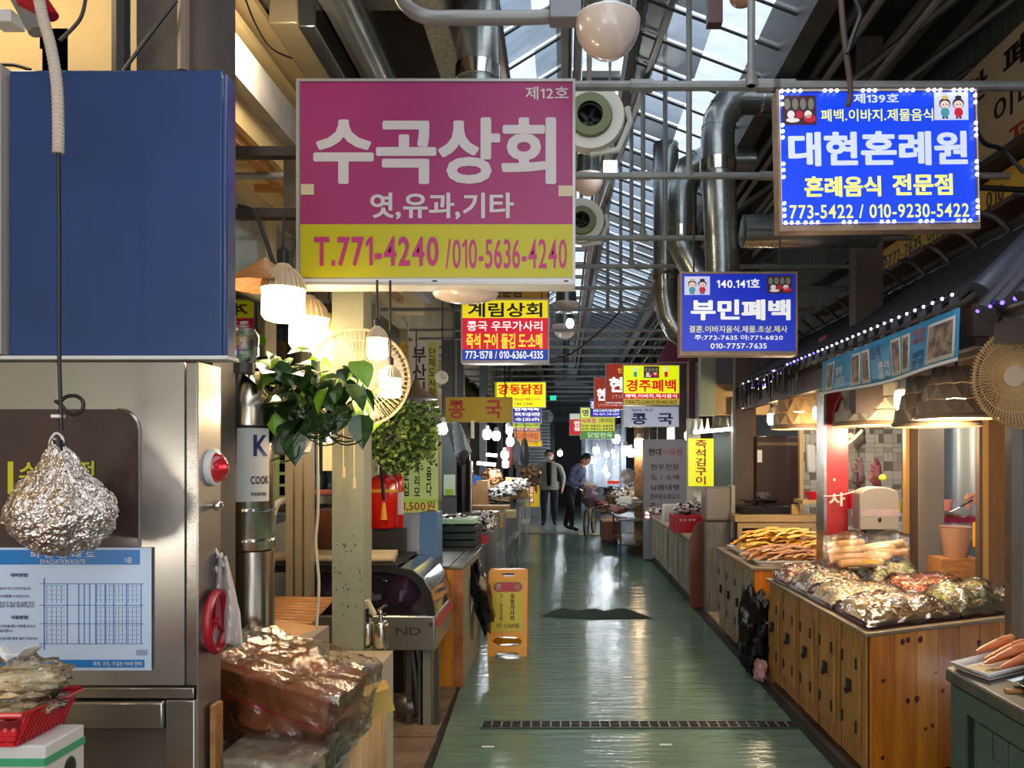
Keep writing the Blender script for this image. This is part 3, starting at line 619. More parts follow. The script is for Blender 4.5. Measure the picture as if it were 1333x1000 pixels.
# blue sign box seen edge on
bx = thing('sign_box', 'big plain dark blue back of a box sign above the steel cabinet', 'sign', P(150, 465, Y))
m_bl = mat('blue_sheet', '#2a4880', .3, 0, c2='#223a68', vs=1.2, coat=.3, bump=.05, bs=3)
MB().bb(X(12, Y), X(289, Y), Y, Y+.05, Z(463, Y), Z(91, Y), m_bl).build('blue_panel', bx, bev=.004)
MB().bb(X(289, Y), X(296, Y), Y-.004, Y+.06, Z(465, Y), Z(96, Y), m_bl).build('side_panel', bx, bev=.006)
MB().bb(X(-40, Y), X(8, Y), Y-.02, Y+.2, Z(462, Y), Z(88, Y), mat('bone_strip', '#b2a6a0', .6, var=.1)).build('edge_strip', bx)
MB().bb(X(-40, Y), X(300, Y), Y-.02, Y+.06, Z(469, Y), Z(464, Y), white).build('bottom_trim', bx, bev=.002)
# stainless cabinet
cb = thing('steel_cabinet', 'stainless steel cabinet front with a dark rounded window and poster', 'cabinet', (X(140, Y), Y, 0))
zt = Z(470, Y)-.001
MB().bb(-3.1, X(240, Y), Y, Y+.03, Z(892, Y), zt-.003, mat('cabinet_steel', '#c4c0b8', .27, .85, var=.1, vs=2, bump=.04, bs=4, st=(1, 1, .5))).build('front_panel', cb)
MB().bb(X(243, Y), X(258, Y), Y-.005, Y+.02, Z(892, Y), zt-.003, steel).build('door_edge', cb, bev=.003)
MB().bb(X(258, Y), X(258, Y)+.006, Y-.01, Y+.13, 0, zt-.003, steel_br).build('side_panel', cb)
MB().bb(X(90, Y), X(255, Y), Y-.012, Y+.05, Z(908, Y), Z(894, Y), steel).build('rail', cb, bev=.003)
MB().bb(X(92, Y), X(219, Y), Y-.03, Y+.05, Z(946, Y), Z(910, Y), steel).build('apron', cb, bev=.006)
MB().bb(X(220, Y), X(258, Y), Y-.02, Y+.04, 0, Z(909, Y), steel).build('leg', cb, bev=.004)
MB().bb(-3.1, X(219, Y), Y+.06, Y+.09, .05, Z(895, Y), mat('cabinet_back_panel', '#6f675c', .5, .2)).build('back_board', cb)  # grey-brown board behind the rail and apron
MB().bb(X(265, Y), X(272, Y), Y+.04, Y+.09, 0, Z(925, Y), wood_t).build('wood_strip', cb)
rr_ = 28; pts = []
x0, x1, y0, y1 = -100, 182, 533, 723
for (cx, cy, a0) in ((x1-rr_, y0+rr_, 90), (x1-rr_, y1-4, 0)):
    if a0 == 90:
        for i in range(9): a = R(90-i*90/8); pts.append((X(cx+rr_*math.cos(a), Y), Z(cy-rr_*math.sin(a), Y)))
pts += [(X(x1, Y), Z(y1, Y)), (X(x0, Y), Z(y1, Y)), (X(x0, Y), Z(y0, Y))]
b = MB(); b.prism(pts, Y-.004, Y-.001, mat('brown_window', '#4e3a36', .12, 0, c2='#3a2c2c', vs=3, coat=.6), 'y'); b.build('window_pane', cb)
b = MB(); b.tube([(p[0], Y-.004, p[1]) for p in pts], .004, steel, 5); b.build('window_seal', cb)
yy_ = mat('vinyl_yellow', '#c9c21c', .4)
MB().bb(X(12, Y), X(19, Y), Y-.006, Y-.004, Z(643, Y), Z(601, Y), yy_).build('lettering', cb)
MB().text('소', X(27, Y), X(52, Y), Z(622, Y), Z(602, Y), Y-.006, yy_).build('lettering', cb, sharp=0)
MB().text('전', X(103, Y), X(125, Y), Z(625, Y), Z(600, Y), Y-.006, yy_).build('lettering', cb, sharp=0)
MB().text('약', X(112, Y), X(125, Y), Z(646, Y), Z(629, Y), Y-.006, yy_).build('lettering', cb, sharp=0)
b = MB(); b.lathe([(0, -.05), (.016, -.05), (.018, -.04), (.01, -.03), (.01, 0)], (X(262, Y)+.02, Y+.02, Z(660, Y)), chrome, 12, 'x', 1, 1)
b = MB(); b.ell((X(258, Y)+.03, Y+.06, Z(660, Y)), (.016, .016, .016), chrome, 12, 8); b.tube([(X(258, Y)+.006, Y+.06, Z(660, Y)), (X(258, Y)+.03, Y+.06, Z(660, Y))], .008, chrome, 8); b.build('knob', cb)
# red lamp on the side
xs = X(258, Y)+.006
al_ = thing('alarm_lamp', 'red round alarm lamp with pale ring on the steel cabinet side', 'lamp', (xs, Y+.08, Z(635, Y)))
MB().lathe([(.0, 0), (.055, 0), (.055, .014), (.048, .018)], (xs, Y+.07, Z(609, Y)), white_p, 20, 'x').build('ring', al_)
MB().lathe([(.046, .016), (.044, .022), (.036, .036), (.018, .045), (0, .048)], (xs, Y+.07, Z(609, Y)), mat('red_lens', '#8a1420', .15, 0, em=.12, emh='#ff2030', coat=.5), 20, 'x').build('lens', al_)
MB().box((xs+.043, Y+.045, Z(608, Y)), (.012, .02, .01), red_glow).build('filament', al_)
# red valve wheel
vw = thing('valve_wheel', 'red round valve wheel on the steel cabinet side', 'valve', (xs, Y+.08, Z(855, Y)))
wc = Vector((xs+.02, Y+.06, Z(815, Y)))
ring = [wc+Vector((0, .06*math.cos(R(a)), .085*math.sin(R(a)))) for a in range(0, 361, 15)]
mrd = mat('red_enamel', '#a80f24', .3)
MB().tube(ring, .012, mrd, 8).build('rim', vw); MB().tube([(xs, wc.y, wc.z), (xs+.03, wc.y, wc.z)], .014, mrd, 10).build('hub', vw)
for a in (90, 210, 330): MB().tube([wc, wc+Vector((0, .055*math.cos(R(a)), .08*math.sin(R(a))))], .008, mrd, 6).build('spoke', vw)
# evacuation poster
ps = thing('evacuation_poster', 'pale blue evacuation route poster with a floor plan on the steel cabinet', 'poster', P(95, 873, Y-.01))
pw, pb, pbk = mat('poster_paper', '#c4d6ec', .35), mat('poster_blue', '#1a78c0', .35), mat('poster_ink', '#28345c', .5)
Yp = 2.19; gr = mat('plan_line', '#5a86c4', .5); grn = mat('plan_grey', '#8ea0b8', .5)
MB().bb(X(-60, Yp), X(197, Yp), Yp, Yp+.002, Z(873, Yp), Z(713, Yp), pw).build('sheet', ps)
MB().bb(X(-60, Yp), X(182, Yp), Yp-.002, Yp, Z(735, Yp), Z(716, Yp), pb).build('header', ps)
MB().bb(X(-60, Yp), X(188, Yp), Yp-.002, Yp, Z(869, Yp), Z(859, Yp), pb).build('footer', ps)
T = lambda s, a, c, d, e, m, bo=.01: MB().text(s, X(a, Yp), X(c, Yp), Z(e, Yp), Z(d, Yp), Yp-.0035, m, bo).build('lettering', ps, sharp=0)
T('피 난 안 내 도', 40, 125, 718, 726, white); T('EVACUATION ROUTE', 54, 112, 728, 734, white); T('1층', 163, 173, 725, 733, white)
T('대피방법', 15, 37, 746, 751, pbk, .02); T('사용방법', 15, 37, 801, 806, pbk, .02); T('화재, 구조, 구급은 119에 연락!', 122, 186, 861, 867, white)
for i, (s, a, c, y) in enumerate([('불이야 하고 크게 외치십시오', 0, 41, 764), ('비상벨을 누르십시오', 0, 39, 774), ('손수건 등으로 입을 막고', 0, 46, 783), ('낮은 자세로 대피하십시오', 0, 46, 787), ('안전핀을 뽑고 바람을 등지고', 0, 47, 813), ('불을 향합니다', 0, 18, 819), ('손잡이를 힘껏 움켜 쥐십시오', 0, 50, 829)]): T(s, a, c, y, y+4, pbk, 0)
b = MB()
L_ = lambda a, c, d, e, w=.9: b.bb(X(min(a, c)-w/2, Yp), X(max(a, c)+w/2, Yp), Yp-.0025, Yp-.001, Z(max(d, e)+w/2, Yp), Z(min(d, e)-w/2, Yp), gr)
L_(58, 58, 753, 845, 1.2); L_(52, 186, 760, 760); L_(52, 186, 788, 788); L_(52, 186, 812, 812); L_(52, 186, 838, 838)
for x in (88, 103, 110, 117, 125, 137, 148, 165, 184): L_(x, x, 760, 838)
b.build('plan_lines', ps)
b = MB(); rn = random.Random(4)
for (a, c, n) in ((61, 86, 4), (126, 136, 2), (138, 147, 2), (150, 164, 3), (167, 183, 3)):
    for r0 in (762, 790, 814):
        for i in range(n):
            for j in range(4):
                x = a+(c-a)*i/n; y = r0+j*6
                b.bb(X(x, Yp), X(x+(c-a)/n-1, Yp), Yp-.0022, Yp-.001, Z(y+.5, Yp), Z(y, Yp), grn); b.bb(X(x, Yp), X(x+.5, Yp), Yp-.0022, Yp-.001, Z(y+5, Yp), Z(y, Yp), grn)
o = b.build('room_outlines', ps); o['kind'] = 'stuff'
b = MB().bb(X(178, Yp), X(192, Yp), Yp-.0025, Yp-.001, Z(853, Yp), Z(846, Yp), grn).build('compass_box', ps)

# conduit, cord, foil lump hanging in front
Y = 2.0
cd = thing('hanging_cable', 'black cable in a pale corrugated conduit hanging down before the blue panel', 'cable', P(76, 560, Y))
pts = [P(48, -20, Y), P(55, 20, Y), P(66, 60, Y), P(74, 110, Y), P(76, 160, Y), P(76, 200, Y)]
def smooth(pts, n=6):
    pts = [Vector(p) for p in pts]; out = []
    for i in range(len(pts)-1):
        p0, p1, p2, p3 = pts[max(i-1, 0)], pts[i], pts[i+1], pts[min(i+2, len(pts)-1)]
        for j in range(n):
            t = j/n; out.append(.5*((2*p1)+(p2-p0)*t+(2*p0-5*p1+4*p2-p3)*t*t+(3*p1-p0-3*p2+p3)*t**3))
    return out+[pts[-1]]
sp = smooth(pts, 18); cor = mat('conduit_cream', '#c9b8a6', .5)
MB().tube(sp, [.0125+.0022*(i % 2) for i in range(len(sp))], cor, 12).build('conduit', cd, sharp=20)
MB().tube(smooth([P(76, 190, Y), P(77, 300, Y), P(77, 450, Y), P(79, 520, Y), P(80, 560, Y)]), .005, black, 8).build('cord', cd)
lp = [P(79, 522, Y), P(88, 516, Y), P(100, 516, Y), P(108, 523, Y), P(107, 534, Y), P(98, 540, Y), P(88, 537, Y), P(80, 528, Y), P(72, 522, Y)]
MB().tube(smooth(lp), .005, black, 8).build('loop', cd)
MB().bb(X(70, Y), X(81, Y), Y-.012, Y+.012, Z(544, Y), Z(540, Y), white_p).build('cable_tie', cd)
b = MB(); b.lathe([(.022, 0), (.022, .01), (.014, .05), (.008, .05)], P(76, 598, Y), black, 12); b.build('socket', cd)
fl = thing('foil_bundle', 'lumpy bundle wrapped in crinkled aluminium foil hanging from the black cable', 'bundle', P(80, 722, Y))
bm = bmesh.new(); bmesh.ops.create_icosphere(bm, subdivisions=6, radius=1)
c = P(80, 664, Y)
for v in bm.verts:
    d = v.co.normalized(); up = d.z
    rx = .128*(1-.55*max(up, 0)**1.1); rz = .115
    q = 1+.10*noise.noise(d*2.2)+.07*noise.noise(d*6+Vector((3, 1, 0)))+.045*abs(noise.noise(d*15))+.028*noise.noise(d*34)
    v.co = Vector((d.x*rx*q-.012*d.z, d.y*rx*.9*q, d.z*rz*q+(.03*up**6 if up > 0 else 0)+.035*max(0, up)))+c-fl.location
me = bpy.data.meshes.new('foil'); bm.to_mesh(me); bm.free(); me.materials.append(mat('aluminium_foil', '#d8cdc4', .18, 1, bump=.8, bs=70)); o = bpy.data.objects.new('foil_wrap', me); COL.objects.link(o); o.parent = fl
MB().tube(smooth([P(76, 603, Y), P(66, 592, Y), P(65, 575, Y), P(73, 564, Y), P(82, 572, Y), P(80, 592, Y), P(72, 606, Y)]), .003, white_p, 6).build('string', fl)

# clamp things top left
pcl = thing('pipe_clamp', 'grey pipe clamp with a small white box in the upper corner', 'clamp', P(30, 30, 2.2))
MB().tube([P(20, -10, 2.2), P(48, 42, 2.2)], .022, pipe_g, 10).build('tube', pcl); MB().bb(X(2, 2.25), X(30, 2.25), 2.2, 2.26, Z(40, 2.25), Z(24, 2.25), white).build('clamp_box', pcl, bev=.003)
o = MB().tube([P(30, 0, 2.1), P(60, 14, 2.1)], .022, mrd, 10).tube([P(48, -8, 2.08), P(68, 22, 2.08)], .018, mrd, 10).build('red_connector'); tag(o, 'dark red plastic cable connector at the top of the corrugated conduit', 'connector')
for pts, lb in (([P(112, -5, 2.6), P(104, 25, 2.6), P(78, 53, 2.6)], 'thin dark cord end hanging in front of the cream board'), ([P(230, 0, 2.55), P(195, 45, 2.55), P(160, 93, 2.55)], 'black cable slanting from the column to the blue box'), ([P(0, 84, 2.55), P(20, 85, 2.55), P(40, 91, 2.55)], 'black cable lying on top of the pale strip beside the blue box')):
    tag(MB().tube(smooth(pts), .006, black, 6).build('cable'), lb, 'cable')
tag(MB().tube(smooth([P(320, 0, 3.2), P(332, 30, 3.2), P(352, 62, 3.2), P(380, 76, 3.2)]), .004, black, 6).build('cable'), 'thin dark cable arching over the cream ceiling strip near the pink sign', 'cable')
tag(MB().tube(smooth([P(310, 268, 3.3), P(330, 275, 3.3), P(345, 310, 3.3), P(358, 345, 3.3), P(375, 357, 3.3), P(386, 355, 3.3)]), .009, black, 8).build('cable'), 'thick black cable swooping from the lower bar to the pink sign corner', 'cable')
tag(MB().tube(smooth([P(381, 298, 3.3), P(383, 320, 3.3), P(378, 340, 3.3), P(386, 356, 3.3)]), .007, black, 8).build('cable'), 'short black cable dropping beside the pink sign edge', 'cable')
tag(MB().tube(smooth([P(415, 470, 3.0), P(413, 560, 3.0), P(414, 660, 3.0), P(411, 705, 3.0), P(415, 760, 3.0), P(412, 815, 3.0)]), .006, cream, 8).build('cable'), 'cream cable hanging wavily down beside the green post', 'cable')
for px in (447, 461):
    o = thing('pull_cord', 'beige pull cord with a weight in front of the green post, ' + ('shorter one' if px == 447 else 'longer one'), 'cord', P(px, 640, 3.45)); e = 622 if px == 447 else 636
    MB().tube([P(px, 530, 3.45), P(px, e, 3.45)], .0025, cream, 5).build('string', o); MB().tube([P(px, e-14, 3.45), P(px, e, 3.45)], .008, bone, 8).build('weight', o)

# fire extinguishers
def extinguisher(label, c, r, h, body, collar, hose=True, name='fire_extinguisher'):
    c = Vector(c); t = thing(name, label, 'fire extinguisher', c)
    MB().lathe([(r*.9, 0), (r, .01), (r, h*.82), (r*.93, h*.88), (r*.7, h*.95), (r*.3, h), (0, h)], c, body, 28).build('cylinder', t, sharp=50)
    MB().lathe([(r*.28, h-.01), (r*.28, h+.04), (r*.2, h+.05), (0, h+.05)], c, collar, 12).build('valve', t)
    MB().tube([c+Vector((-.01, 0, h+.045)), c+Vector((.02, -.02, h+.07)), c+Vector((r*.9, -.03, h+.075))], .007, collar, 6).tube([c+Vector((0, 0, h+.03)), c+Vector((r*.9, -.03, h+.03))], .007, collar, 6).build('handle', t)
    if hose: MB().tube(smooth([c+Vector((-.01, -.03, h+.02)), c+Vector((-.005, -r*1.0, h*.9)), c+Vector((-.01, -r*1.12, h*.5)), c+Vector((-.03, -r*1.12, h*.25)), c+Vector((-.05, -r*1.1, h*.12))]), .013, black, 10).build('hose', t)
    return t
Y = 2.95; c = P(322, 716, Y)
st_ = mat('extinguisher_steel', '#cfc4b2', .22, 1, var=.05)
t = extinguisher('large stainless fire extinguisher with black hose and white label beside the steel cabinet', c, .099, .66, st_, blk_iron)
b = MB(); lab = mat('label_white', '#d8d2c8', .4)
def curved(x0, x1, z0, z1, m, rr, n=12):
    b.grid(lambda u, v: c+Vector((rr*math.sin(x0+(x1-x0)*u), -rr*math.cos(x0+(x1-x0)*u), z0+(z1-z0)*v)), n, 1, m)
curved(-.9, 1.25, .19, .47, lab, .1005); curved(-.9, 1.25, .465, .476, black, .101); b.build('label_sheet', t)
for s, x0, x1, z0, z1, m in (('K', .6, 1.15, .36, .44, mat('letter_darkblue', '#222a66', .4)), ('COOK', .5, 1.2, .255, .285, black), ('주방화재용', .5, 1.1, .21, .225, black), ('소화기 사용법', -.7, -.1, .36, .375, grn), ('안전핀을 뽑고', -.7, -.1, .33, .34, grn), ('불을 향해 분사', -.7, -.1, .3, .31, grn), ('손잡이를 쥔다', -.7, -.1, .27, .28, grn)):
    vs, fs = glyphs(s, .02, 2); ax = min(v[0] for v in vs); bx_ = max(v[0] for v in vs); az = min(v[1] for v in vs); bz = max(v[1] for v in vs)
    MB().add([c+Vector((.1025*math.sin(x0+(x1-x0)*(v[0]-ax)/(bx_-ax)), -.1025*math.cos(x0+(x1-x0)*(v[0]-ax)/(bx_-ax)), z0+(z1-z0)*(v[1]-az)/(bz-az))) for v in vs], fs, m).build('lettering', t, sharp=0)
for z in (.15, .035): MB().lathe([(.1015, 0), (.1035, .004), (.1015, .012)], c+Vector((0, 0, z)), chrome, 28).build('band', t)
MB().tube([c+Vector((-.05, -.11, .13)), c+Vector((-.052, -.112, .155))], .018, chrome, 10).build('hose_ring', t)
MB().bb(c.x-.14, c.x-.1, Y-.02, Y+.05, c.z+.02, c.z+.55, black).build('bracket', t)
o = MB().tube([(c.x+.015, Y, 0), (c.x+.015, Y, c.z-.001)], .085, st_, 24).build('steel_pipe'); tag(o, 'stainless pipe standing under the large fire extinguisher', 'pipe')
o = MB().tube([(c.x-.1, Y+.25, 0), (c.x-.1, Y+.25, 2.0)], .04, steel_dk, 12).build('gas_pipe'); tag(o, 'dark steel upright pipe behind the stainless fire extinguisher', 'pipe')
# plastic bag hanging from a hook
pb_ = thing('plastic_bag', 'white translucent plastic bag hanging from a hook beside the red valve wheel', 'bag', P(297, 842, 2.32))
mb_ = mat('milky_plastic', '#cfc4bd', .35, 0, bump=.5, bs=18)
def bagf(u, v):
    px = 288+ (297-288)*v + (u-.5)*(12+26*min(1, v*1.6)); py = 722+v*118
    return P(px, py+3*math.sin(u*9), 2.30+.02*math.sin(u*12+v*5))
MB().grid(bagf, 14, 16, mb_).build('bag', pb_, solid=.002); MB().tube(smooth([P(284, 745, 2.3), P(273, 722, 2.3), P(278, 712, 2.3), P(292, 738, 2.3)]), .005, mb_, 6).build('bag_handle', pb_)
# bottom left: basket with bagged snacks on carton
Y = 1.72
ct = thing('white_carton', 'white carton with green stripes and a hand hole under the red basket', 'box', (-1.27, 1.7, .6))
zt = Z(947, 1.62); wc_ = mat('carton_white', '#cfccc6', .6, var=.06); zt = .964
MB().bb(-1.52, -1.15, 1.70, 1.84, .6, zt, wc_).build('box_body', ct, bev=.004)
gs = mat('carton_green', '#3f9a68', .5)
MB().bb(-1.52, -1.15, 1.697, 1.70, zt-.045, zt-.028, gs).build('stripe', ct); MB().bb(-1.15, -1.148, 1.70, 1.84, zt-.045, zt-.028, gs).build('stripe', ct)
MB().ell((-1.149, 1.785, zt-.085), (.003, .022, .03), black, 14, 8).build('hand_hole', ct)
o = MB().bb(-1.6, -1.16, 1.66, 1.95, 0, .599, card).build('cardboard_box', bev=.004); tag(o, 'brown box stack under the white green-striped carton', 'box')
bk = thing('basket', 'red plastic basket with slotted sides holding bagged snacks', 'basket', (-1.3, 1.78, zt+.001))
z0, z1 = zt+.002, 1.04; rx = -1.18; red_b = mat('red_basket', '#c8202c', .32, coat=.2)
b = MB(); b.bb(-1.6, rx-.03, 1.69, 1.85, z0, z0+.006, red_b); b.build('basket_floor', bk)
for yb, yt in ((1.69, 1.675), (1.85, 1.865)):
    b = MB(); n = 22
    for i in range(n):
        x = -1.6+i*(rx-.03+1.6)/n; xw = .011
        b.add([(x, yb, z0), (x+xw, yb, z0), (x+xw+(.02 if i > n-4 else 0), yt, z1-.03), (x+(.02 if i > n-4 else 0), yt, z1-.03)], [(0, 1, 2, 3)], red_b)
    for q in (.0, .33, .62): 
        y = yb+(yt-yb)*q; z = z0+(z1-.03-z0)*q; b.bb(-1.6, rx-.03+.02*q, y-.003, y+.003, z, z+.012, red_b)
    b.build('basket_side', bk, solid=.004)
b = MB(); b.grid(lambda u, v: Vector((rx-.03+.028*v, 1.69+.16*u, z0+(z1-z0)*v)), 12, 3, red_b)
for i in range(13): b.tube([(rx-.026, 1.69+i*.0133, z0), (rx+.002, 1.69+i*.0133, z1-.01)], .0025, red_b, 4)
b.build('basket_end', bk, solid=.004)
b = MB(); b.tube([(-1.7, 1.672, z1), (rx, 1.672, z1), (rx+.004, 1.868, z1), (-1.7, 1.868, z1)], .007, red_b, 8); b.build('basket_rim', bk)
m_pop = mat('puffed_rice', '#c9a46c', .7, 0, c2='#e8d8b0', vs=40, bump=.6, bs=60)
for i, (cx, cz, r, lb) in enumerate([(X(28, 1.78), Z(886, 1.78), (.10, .062, .042), 'upper tied clear bag of puffed snacks in the red basket'), (X(12, 1.78), Z(917, 1.78), (.11, .062, .026), 'lower clear bag of pale snacks lying in the red basket')]):
    g = thing('snack_bag', lb, 'bag', (cx, 1.77, cz-r[2]), 'snack bags in the red basket')
    MB().ell((cx, 1.77, cz), r, m_pop, 24, 16, amp=.25, fr=4, seed=i).build('snacks', g)
    MB().ell((cx, 1.77, cz+.008), (r[0]*1.12, r[1]*1.1, r[2]*1.2), clear, 28, 18, amp=.35, fr=5, seed=i+4).build('film', g)
    if i == 0: MB().grid(lambda u, v: Vector((cx+.0+(u-.5)*(.03+.07*v), 1.76+.02*math.sin(u*14), cz+.045+.03*v+.01*math.sin(u*9))), 16, 4, mat('bag_knot', '#dcdcda', .25, bump=.4)).build('knot', g, solid=.002)
# ================================================================ LEFT STALLS
# hanging LED lamps
def led_lamp(label, px, y0, y1, Y, wpx, glow, group='warm lamps over the left stall', dim=False, top=None):
    k = Y/F; w = wpx*k/2; zb = Z(y1, Y); zt = Z(y0, Y); h = zt-zb; c = Vector((X(px, Y), Y, zb))
    t = thing('hanging_lamp', label, 'lamp', c, group)
    MB().lathe([(w*.55, 0), (w*.85, h*.06), (w, h*.2), (w*.97, h*.8), (w*1.0, h), (0, h)], c, glow, 20).build('diffuser', t, sharp=50)
    b = MB(); n = 24; pr = [(w*1.0, h), (w*.82, h+w*.55), (w*.5, h+w*.95), (w*.3, h+w*1.2), (0, h+w*1.2)]
    b.lathe(pr, c, bone, 24)
    for i in range(n):
        a = 2*math.pi*i/n; b.tube([c+Vector((r*1.04*math.cos(a), r*1.04*math.sin(a), hh)) for r, hh in pr[:3]], w*.05, bone, 4)
    b.build('heat_sink', t)
    MB().lathe([(w*.3, h+w*1.15), (w*.32, h+w*1.8), (w*.12, h+w*2.0), (0, h+w*2.0)], c, black, 12).build('socket', t)
    MB().tube([c+Vector((0, 0, h+w*1.9)), c+Vector((0, 0, (top or 3.3)-zb))], .005, black, 6).build('cord', t)
    lamp_or_fill(c+Vector((0, -.02, -.06)), 8, WARM, .04)
    return t
led_lamp('largest warm glowing lamp with ribbed cream cap, nearest the blue box', 369, 377, 419, 3.15, 55, bulb_w, top=Z(284, 3.15))
led_lamp('second glowing warm lamp, just lower and behind the largest one', 402, 415, 456, 3.55, 50, bulb_w, top=3.1)
led_lamp('warm lamp lowest in the cluster above the pothos', 428, 434, 468, 3.75, 42, bulb_w, top=3.1)
led_lamp('warm lamp at the cluster edge beside the green post', 447, 425, 458, 3.9, 32, bulb_w, top=3.1)
led_lamp('small warm lamp hanging alone in front of the white fan', 491, 441, 468, 3.12, 27, bulb_w, top=2.325)
led_lamp('small warm lamp hanging in front of the ivy basket', 508, 493, 518, 3.15, 29, bulb_w, top=2.33)
# paper hat / woven orange hat behind lamp
o = MB().lathe([(.0, .12), (.16, 0), (.165, -.005), (0, .10)], P(345, 372, 3.2), wood_t, 20).build('straw_hat'); tag(o, 'orange woven straw cone hat hanging behind the largest warm lamp', 'hat')
# clear light cover on blue box corner
o = MB().lathe([(.028, 0), (.04, .02), (.042, .08), (.03, .1), (0, .1)], P(318, 472, 2.3), clear, 14).tube([P(318, 473, 2.3)+Vector((0, 0, -.03)), P(318, 473, 2.3)], .03, dark, 10).build('glass_jar_light'); tag(o, 'small clear ribbed glass light cover at the lower corner of the blue box', 'light')
# fan
def fan(label, c, r, face, wire, blade, motor=white_p, name='wall_fan', n=72, stand=None, group=None, wr=.0016):
    c = Vector(c); f = Vector(face).normalized(); u = f.cross(Vector((0, 0, 1))).normalized(); w = u.cross(f)
    t = thing(name, label, 'fan', c-Vector((0, 0, r)), group)
    b = MB()
    for (dep, rr) in ((.02, 1), (-.09, 1)):
        for i in range(n):
            a = 2*math.pi*i/n; d = u*math.cos(a)+w*math.sin(a)
            b.tube([c+d*r*.2+f*(dep+.03*(1 if dep > 0 else -1)), c+d*r*.65+f*(dep+.025*(1 if dep > 0 else -1)), c+d*r*.95+f*dep, c+d*r+f*(-.035)], wr, wire, 4)
    for q in (.2, .45, .7): b.tube([c+(u*math.cos(2*math.pi*i/40)+w*math.sin(2*math.pi*i/40))*r*q+f*(.052-.012*q) for i in range(41)], wr, wire, 4)
    o = b.build('guard_wires', t); o['kind'] = 'stuff'
    MB().tube([c+(u*math.cos(2*math.pi*i/48)+w*math.sin(2*math.pi*i/48))*r+f*-.035 for i in range(49)], .007, wire, 6).build('guard_ring', t)
    MB().tube([c+f*.045, c+f*.06], r*.2, motor, 20).build('hub_cap', t)
    MB().tube([c-f*.22, c-f*.12, c-f*.1], [r*.25, r*.3, r*.2], motor, 18).build('motor', t)
    for k in range(3):
        a0 = 2*math.pi*k/3
        def fn(i, j):
            a = a0+j*1.5*(1-.2*i); rr = r*(.15+.75*i); return c+(u*math.cos(a)+w*math.sin(a))*rr+f*(-.05+.05*j)
        MB().grid(fn, 6, 8, blade).build('blade', t, solid=.002)
    if stand: MB().tube([c-f*.18, c-f*.2+Vector((0, 0, -r*.6)), Vector(stand)], .014, motor, 10).build('stand', t)
    return t
fan('large cream wire fan behind the warm lamps at the green post', P(468, 490, 3.36), .215, (.25, -1, .05), bone, mat('fan_blade_milky', '#d8cfc0', .3, alpha=.6), n=60, wr=.002, stand=P(452, 470, 3.54))
# overhead gooseneck arm and dome lamps, round air circulators
def dome(label, px, y_rim, Y, wpx, dpx, drum, group='dome lamps over the lane'):
    k = Y/F; w = wpx*k/2; zr = Z(y_rim, Y); c = Vector((X(px, Y), Y, zr)); t = thing('dome_lamp', label, 'lamp', c-Vector((0, 0, dpx*k)), group)
    n = 7; pr = [(w*math.sin(R(90*i/n)), -dpx*k*math.cos(R(90*i/n))) for i in range(n+1)]
    MB().lathe(pr+[(0, 0.0)], c, frost, 28).build('frosted_dome', t, sharp=60)
    MB().lathe([(w*.99, 0), (w*1.02, .006), (w*.99, .012)], c, white_p, 28).build('rim', t)
    MB().lathe([(w*.78, .01), (w*.72, drum*k), (0, drum*k)], c, galv, 24).build('drum', t)
    MB().tube([c+Vector((0, 0, drum*k)), c+Vector((0, 0, 4.4-zr))], .012, pipe_g, 8).build('stem', t)
    return t
dome('large frosted dome lamp at the top edge above the pink sign corner', 791, 30, 3.0, 84, 46, 44)
dome('second frosted dome lamp beside the pink sign edge', 766, 231, 4.9, 40, 24, 28)
dome('grey dome lamp under the cross pipes beside the yellow and red sign', 737, 396, 8.4, 36, 12, 16)
dome('lower grey dome lamp next to the heart-shaped white lamp', 735, 425, 9.8, 32, 16, 14)
gn = thing('gooseneck_arm', 'thick grey gooseneck arm reaching to the large dome lamp', 'arm', P(750, 25, 3.0))
MB().tube(smooth([P(517, -25, 2.9), P(527, 5, 2.9), P(555, 22, 2.9), P(600, 23, 2.95), P(690, 23, 3.0), P(752, 18, 3.0)], 8), .027, mat('arm_grey', '#85827e', .4, .3), 12).build('tube', gn)
MB().bb(X(715, 3), X(757, 3), 2.96, 3.04, Z(30, 3), Z(6, 3), mat('arm_box', '#7a7c80', .45, .3)).build('junction_box', gn, bev=.006)
def circulator(label, px, py, Y, rpx, th=0):
    k = Y/F; r = rpx*k; c = P(px, py, Y); t = thing('air_circulator', label, 'fan', c-Vector((0, 0, r)), 'round air circulators over the lane')
    wg_ = mat('circ_white', '#cfccc2', .35); og_ = mat('olive_ring', '#5f6a38', .4)
    MB().lathe([(r*.62, -.02), (r*.95, -.03), (r, .0), (r*.96, .05), (r*.7, .2), (r*.55, .22)], c, wg_, 32, 'y', caps=False).build('housing', t)
    MB().lathe([(r*.36, -.045), (r*.6, -.045), (r*.64, -.02), (r*.36, -.0)], c, og_, 28, 'y', caps=False).build('ring', t)
    MB().lathe([(0, .12), (r*.35, .12), (r*.38, -.03)], c, dark, 20, 'y', caps=False).build('throat', t)
    for a in range(0, 360, 72): MB().box(c+Vector((r*.2*math.cos(R(a)), .05, r*.2*math.sin(R(a)))), (r*.3, .01, r*.12), steel_dk, (0, -a, 20)).build('blade', t)
    MB().tube([c+Vector((r*1.05, .02, r*.3)), c+Vector((r*1.15, .02, -r*.1)), c+Vector((r*.8, .02, -r*.9)), c+Vector((0, .02, -r*1.02))], .02, wg_, 8).build('yoke', t)
    MB().tube([c+Vector((0, .1, r*.9)), c+Vector((0, .1, 4.4-c.z))], .015, pipe_g, 8).build('stem', t)
circulator('large round white air circulator with olive ring at the pink sign edge', 768, 152, 4.4, 46)
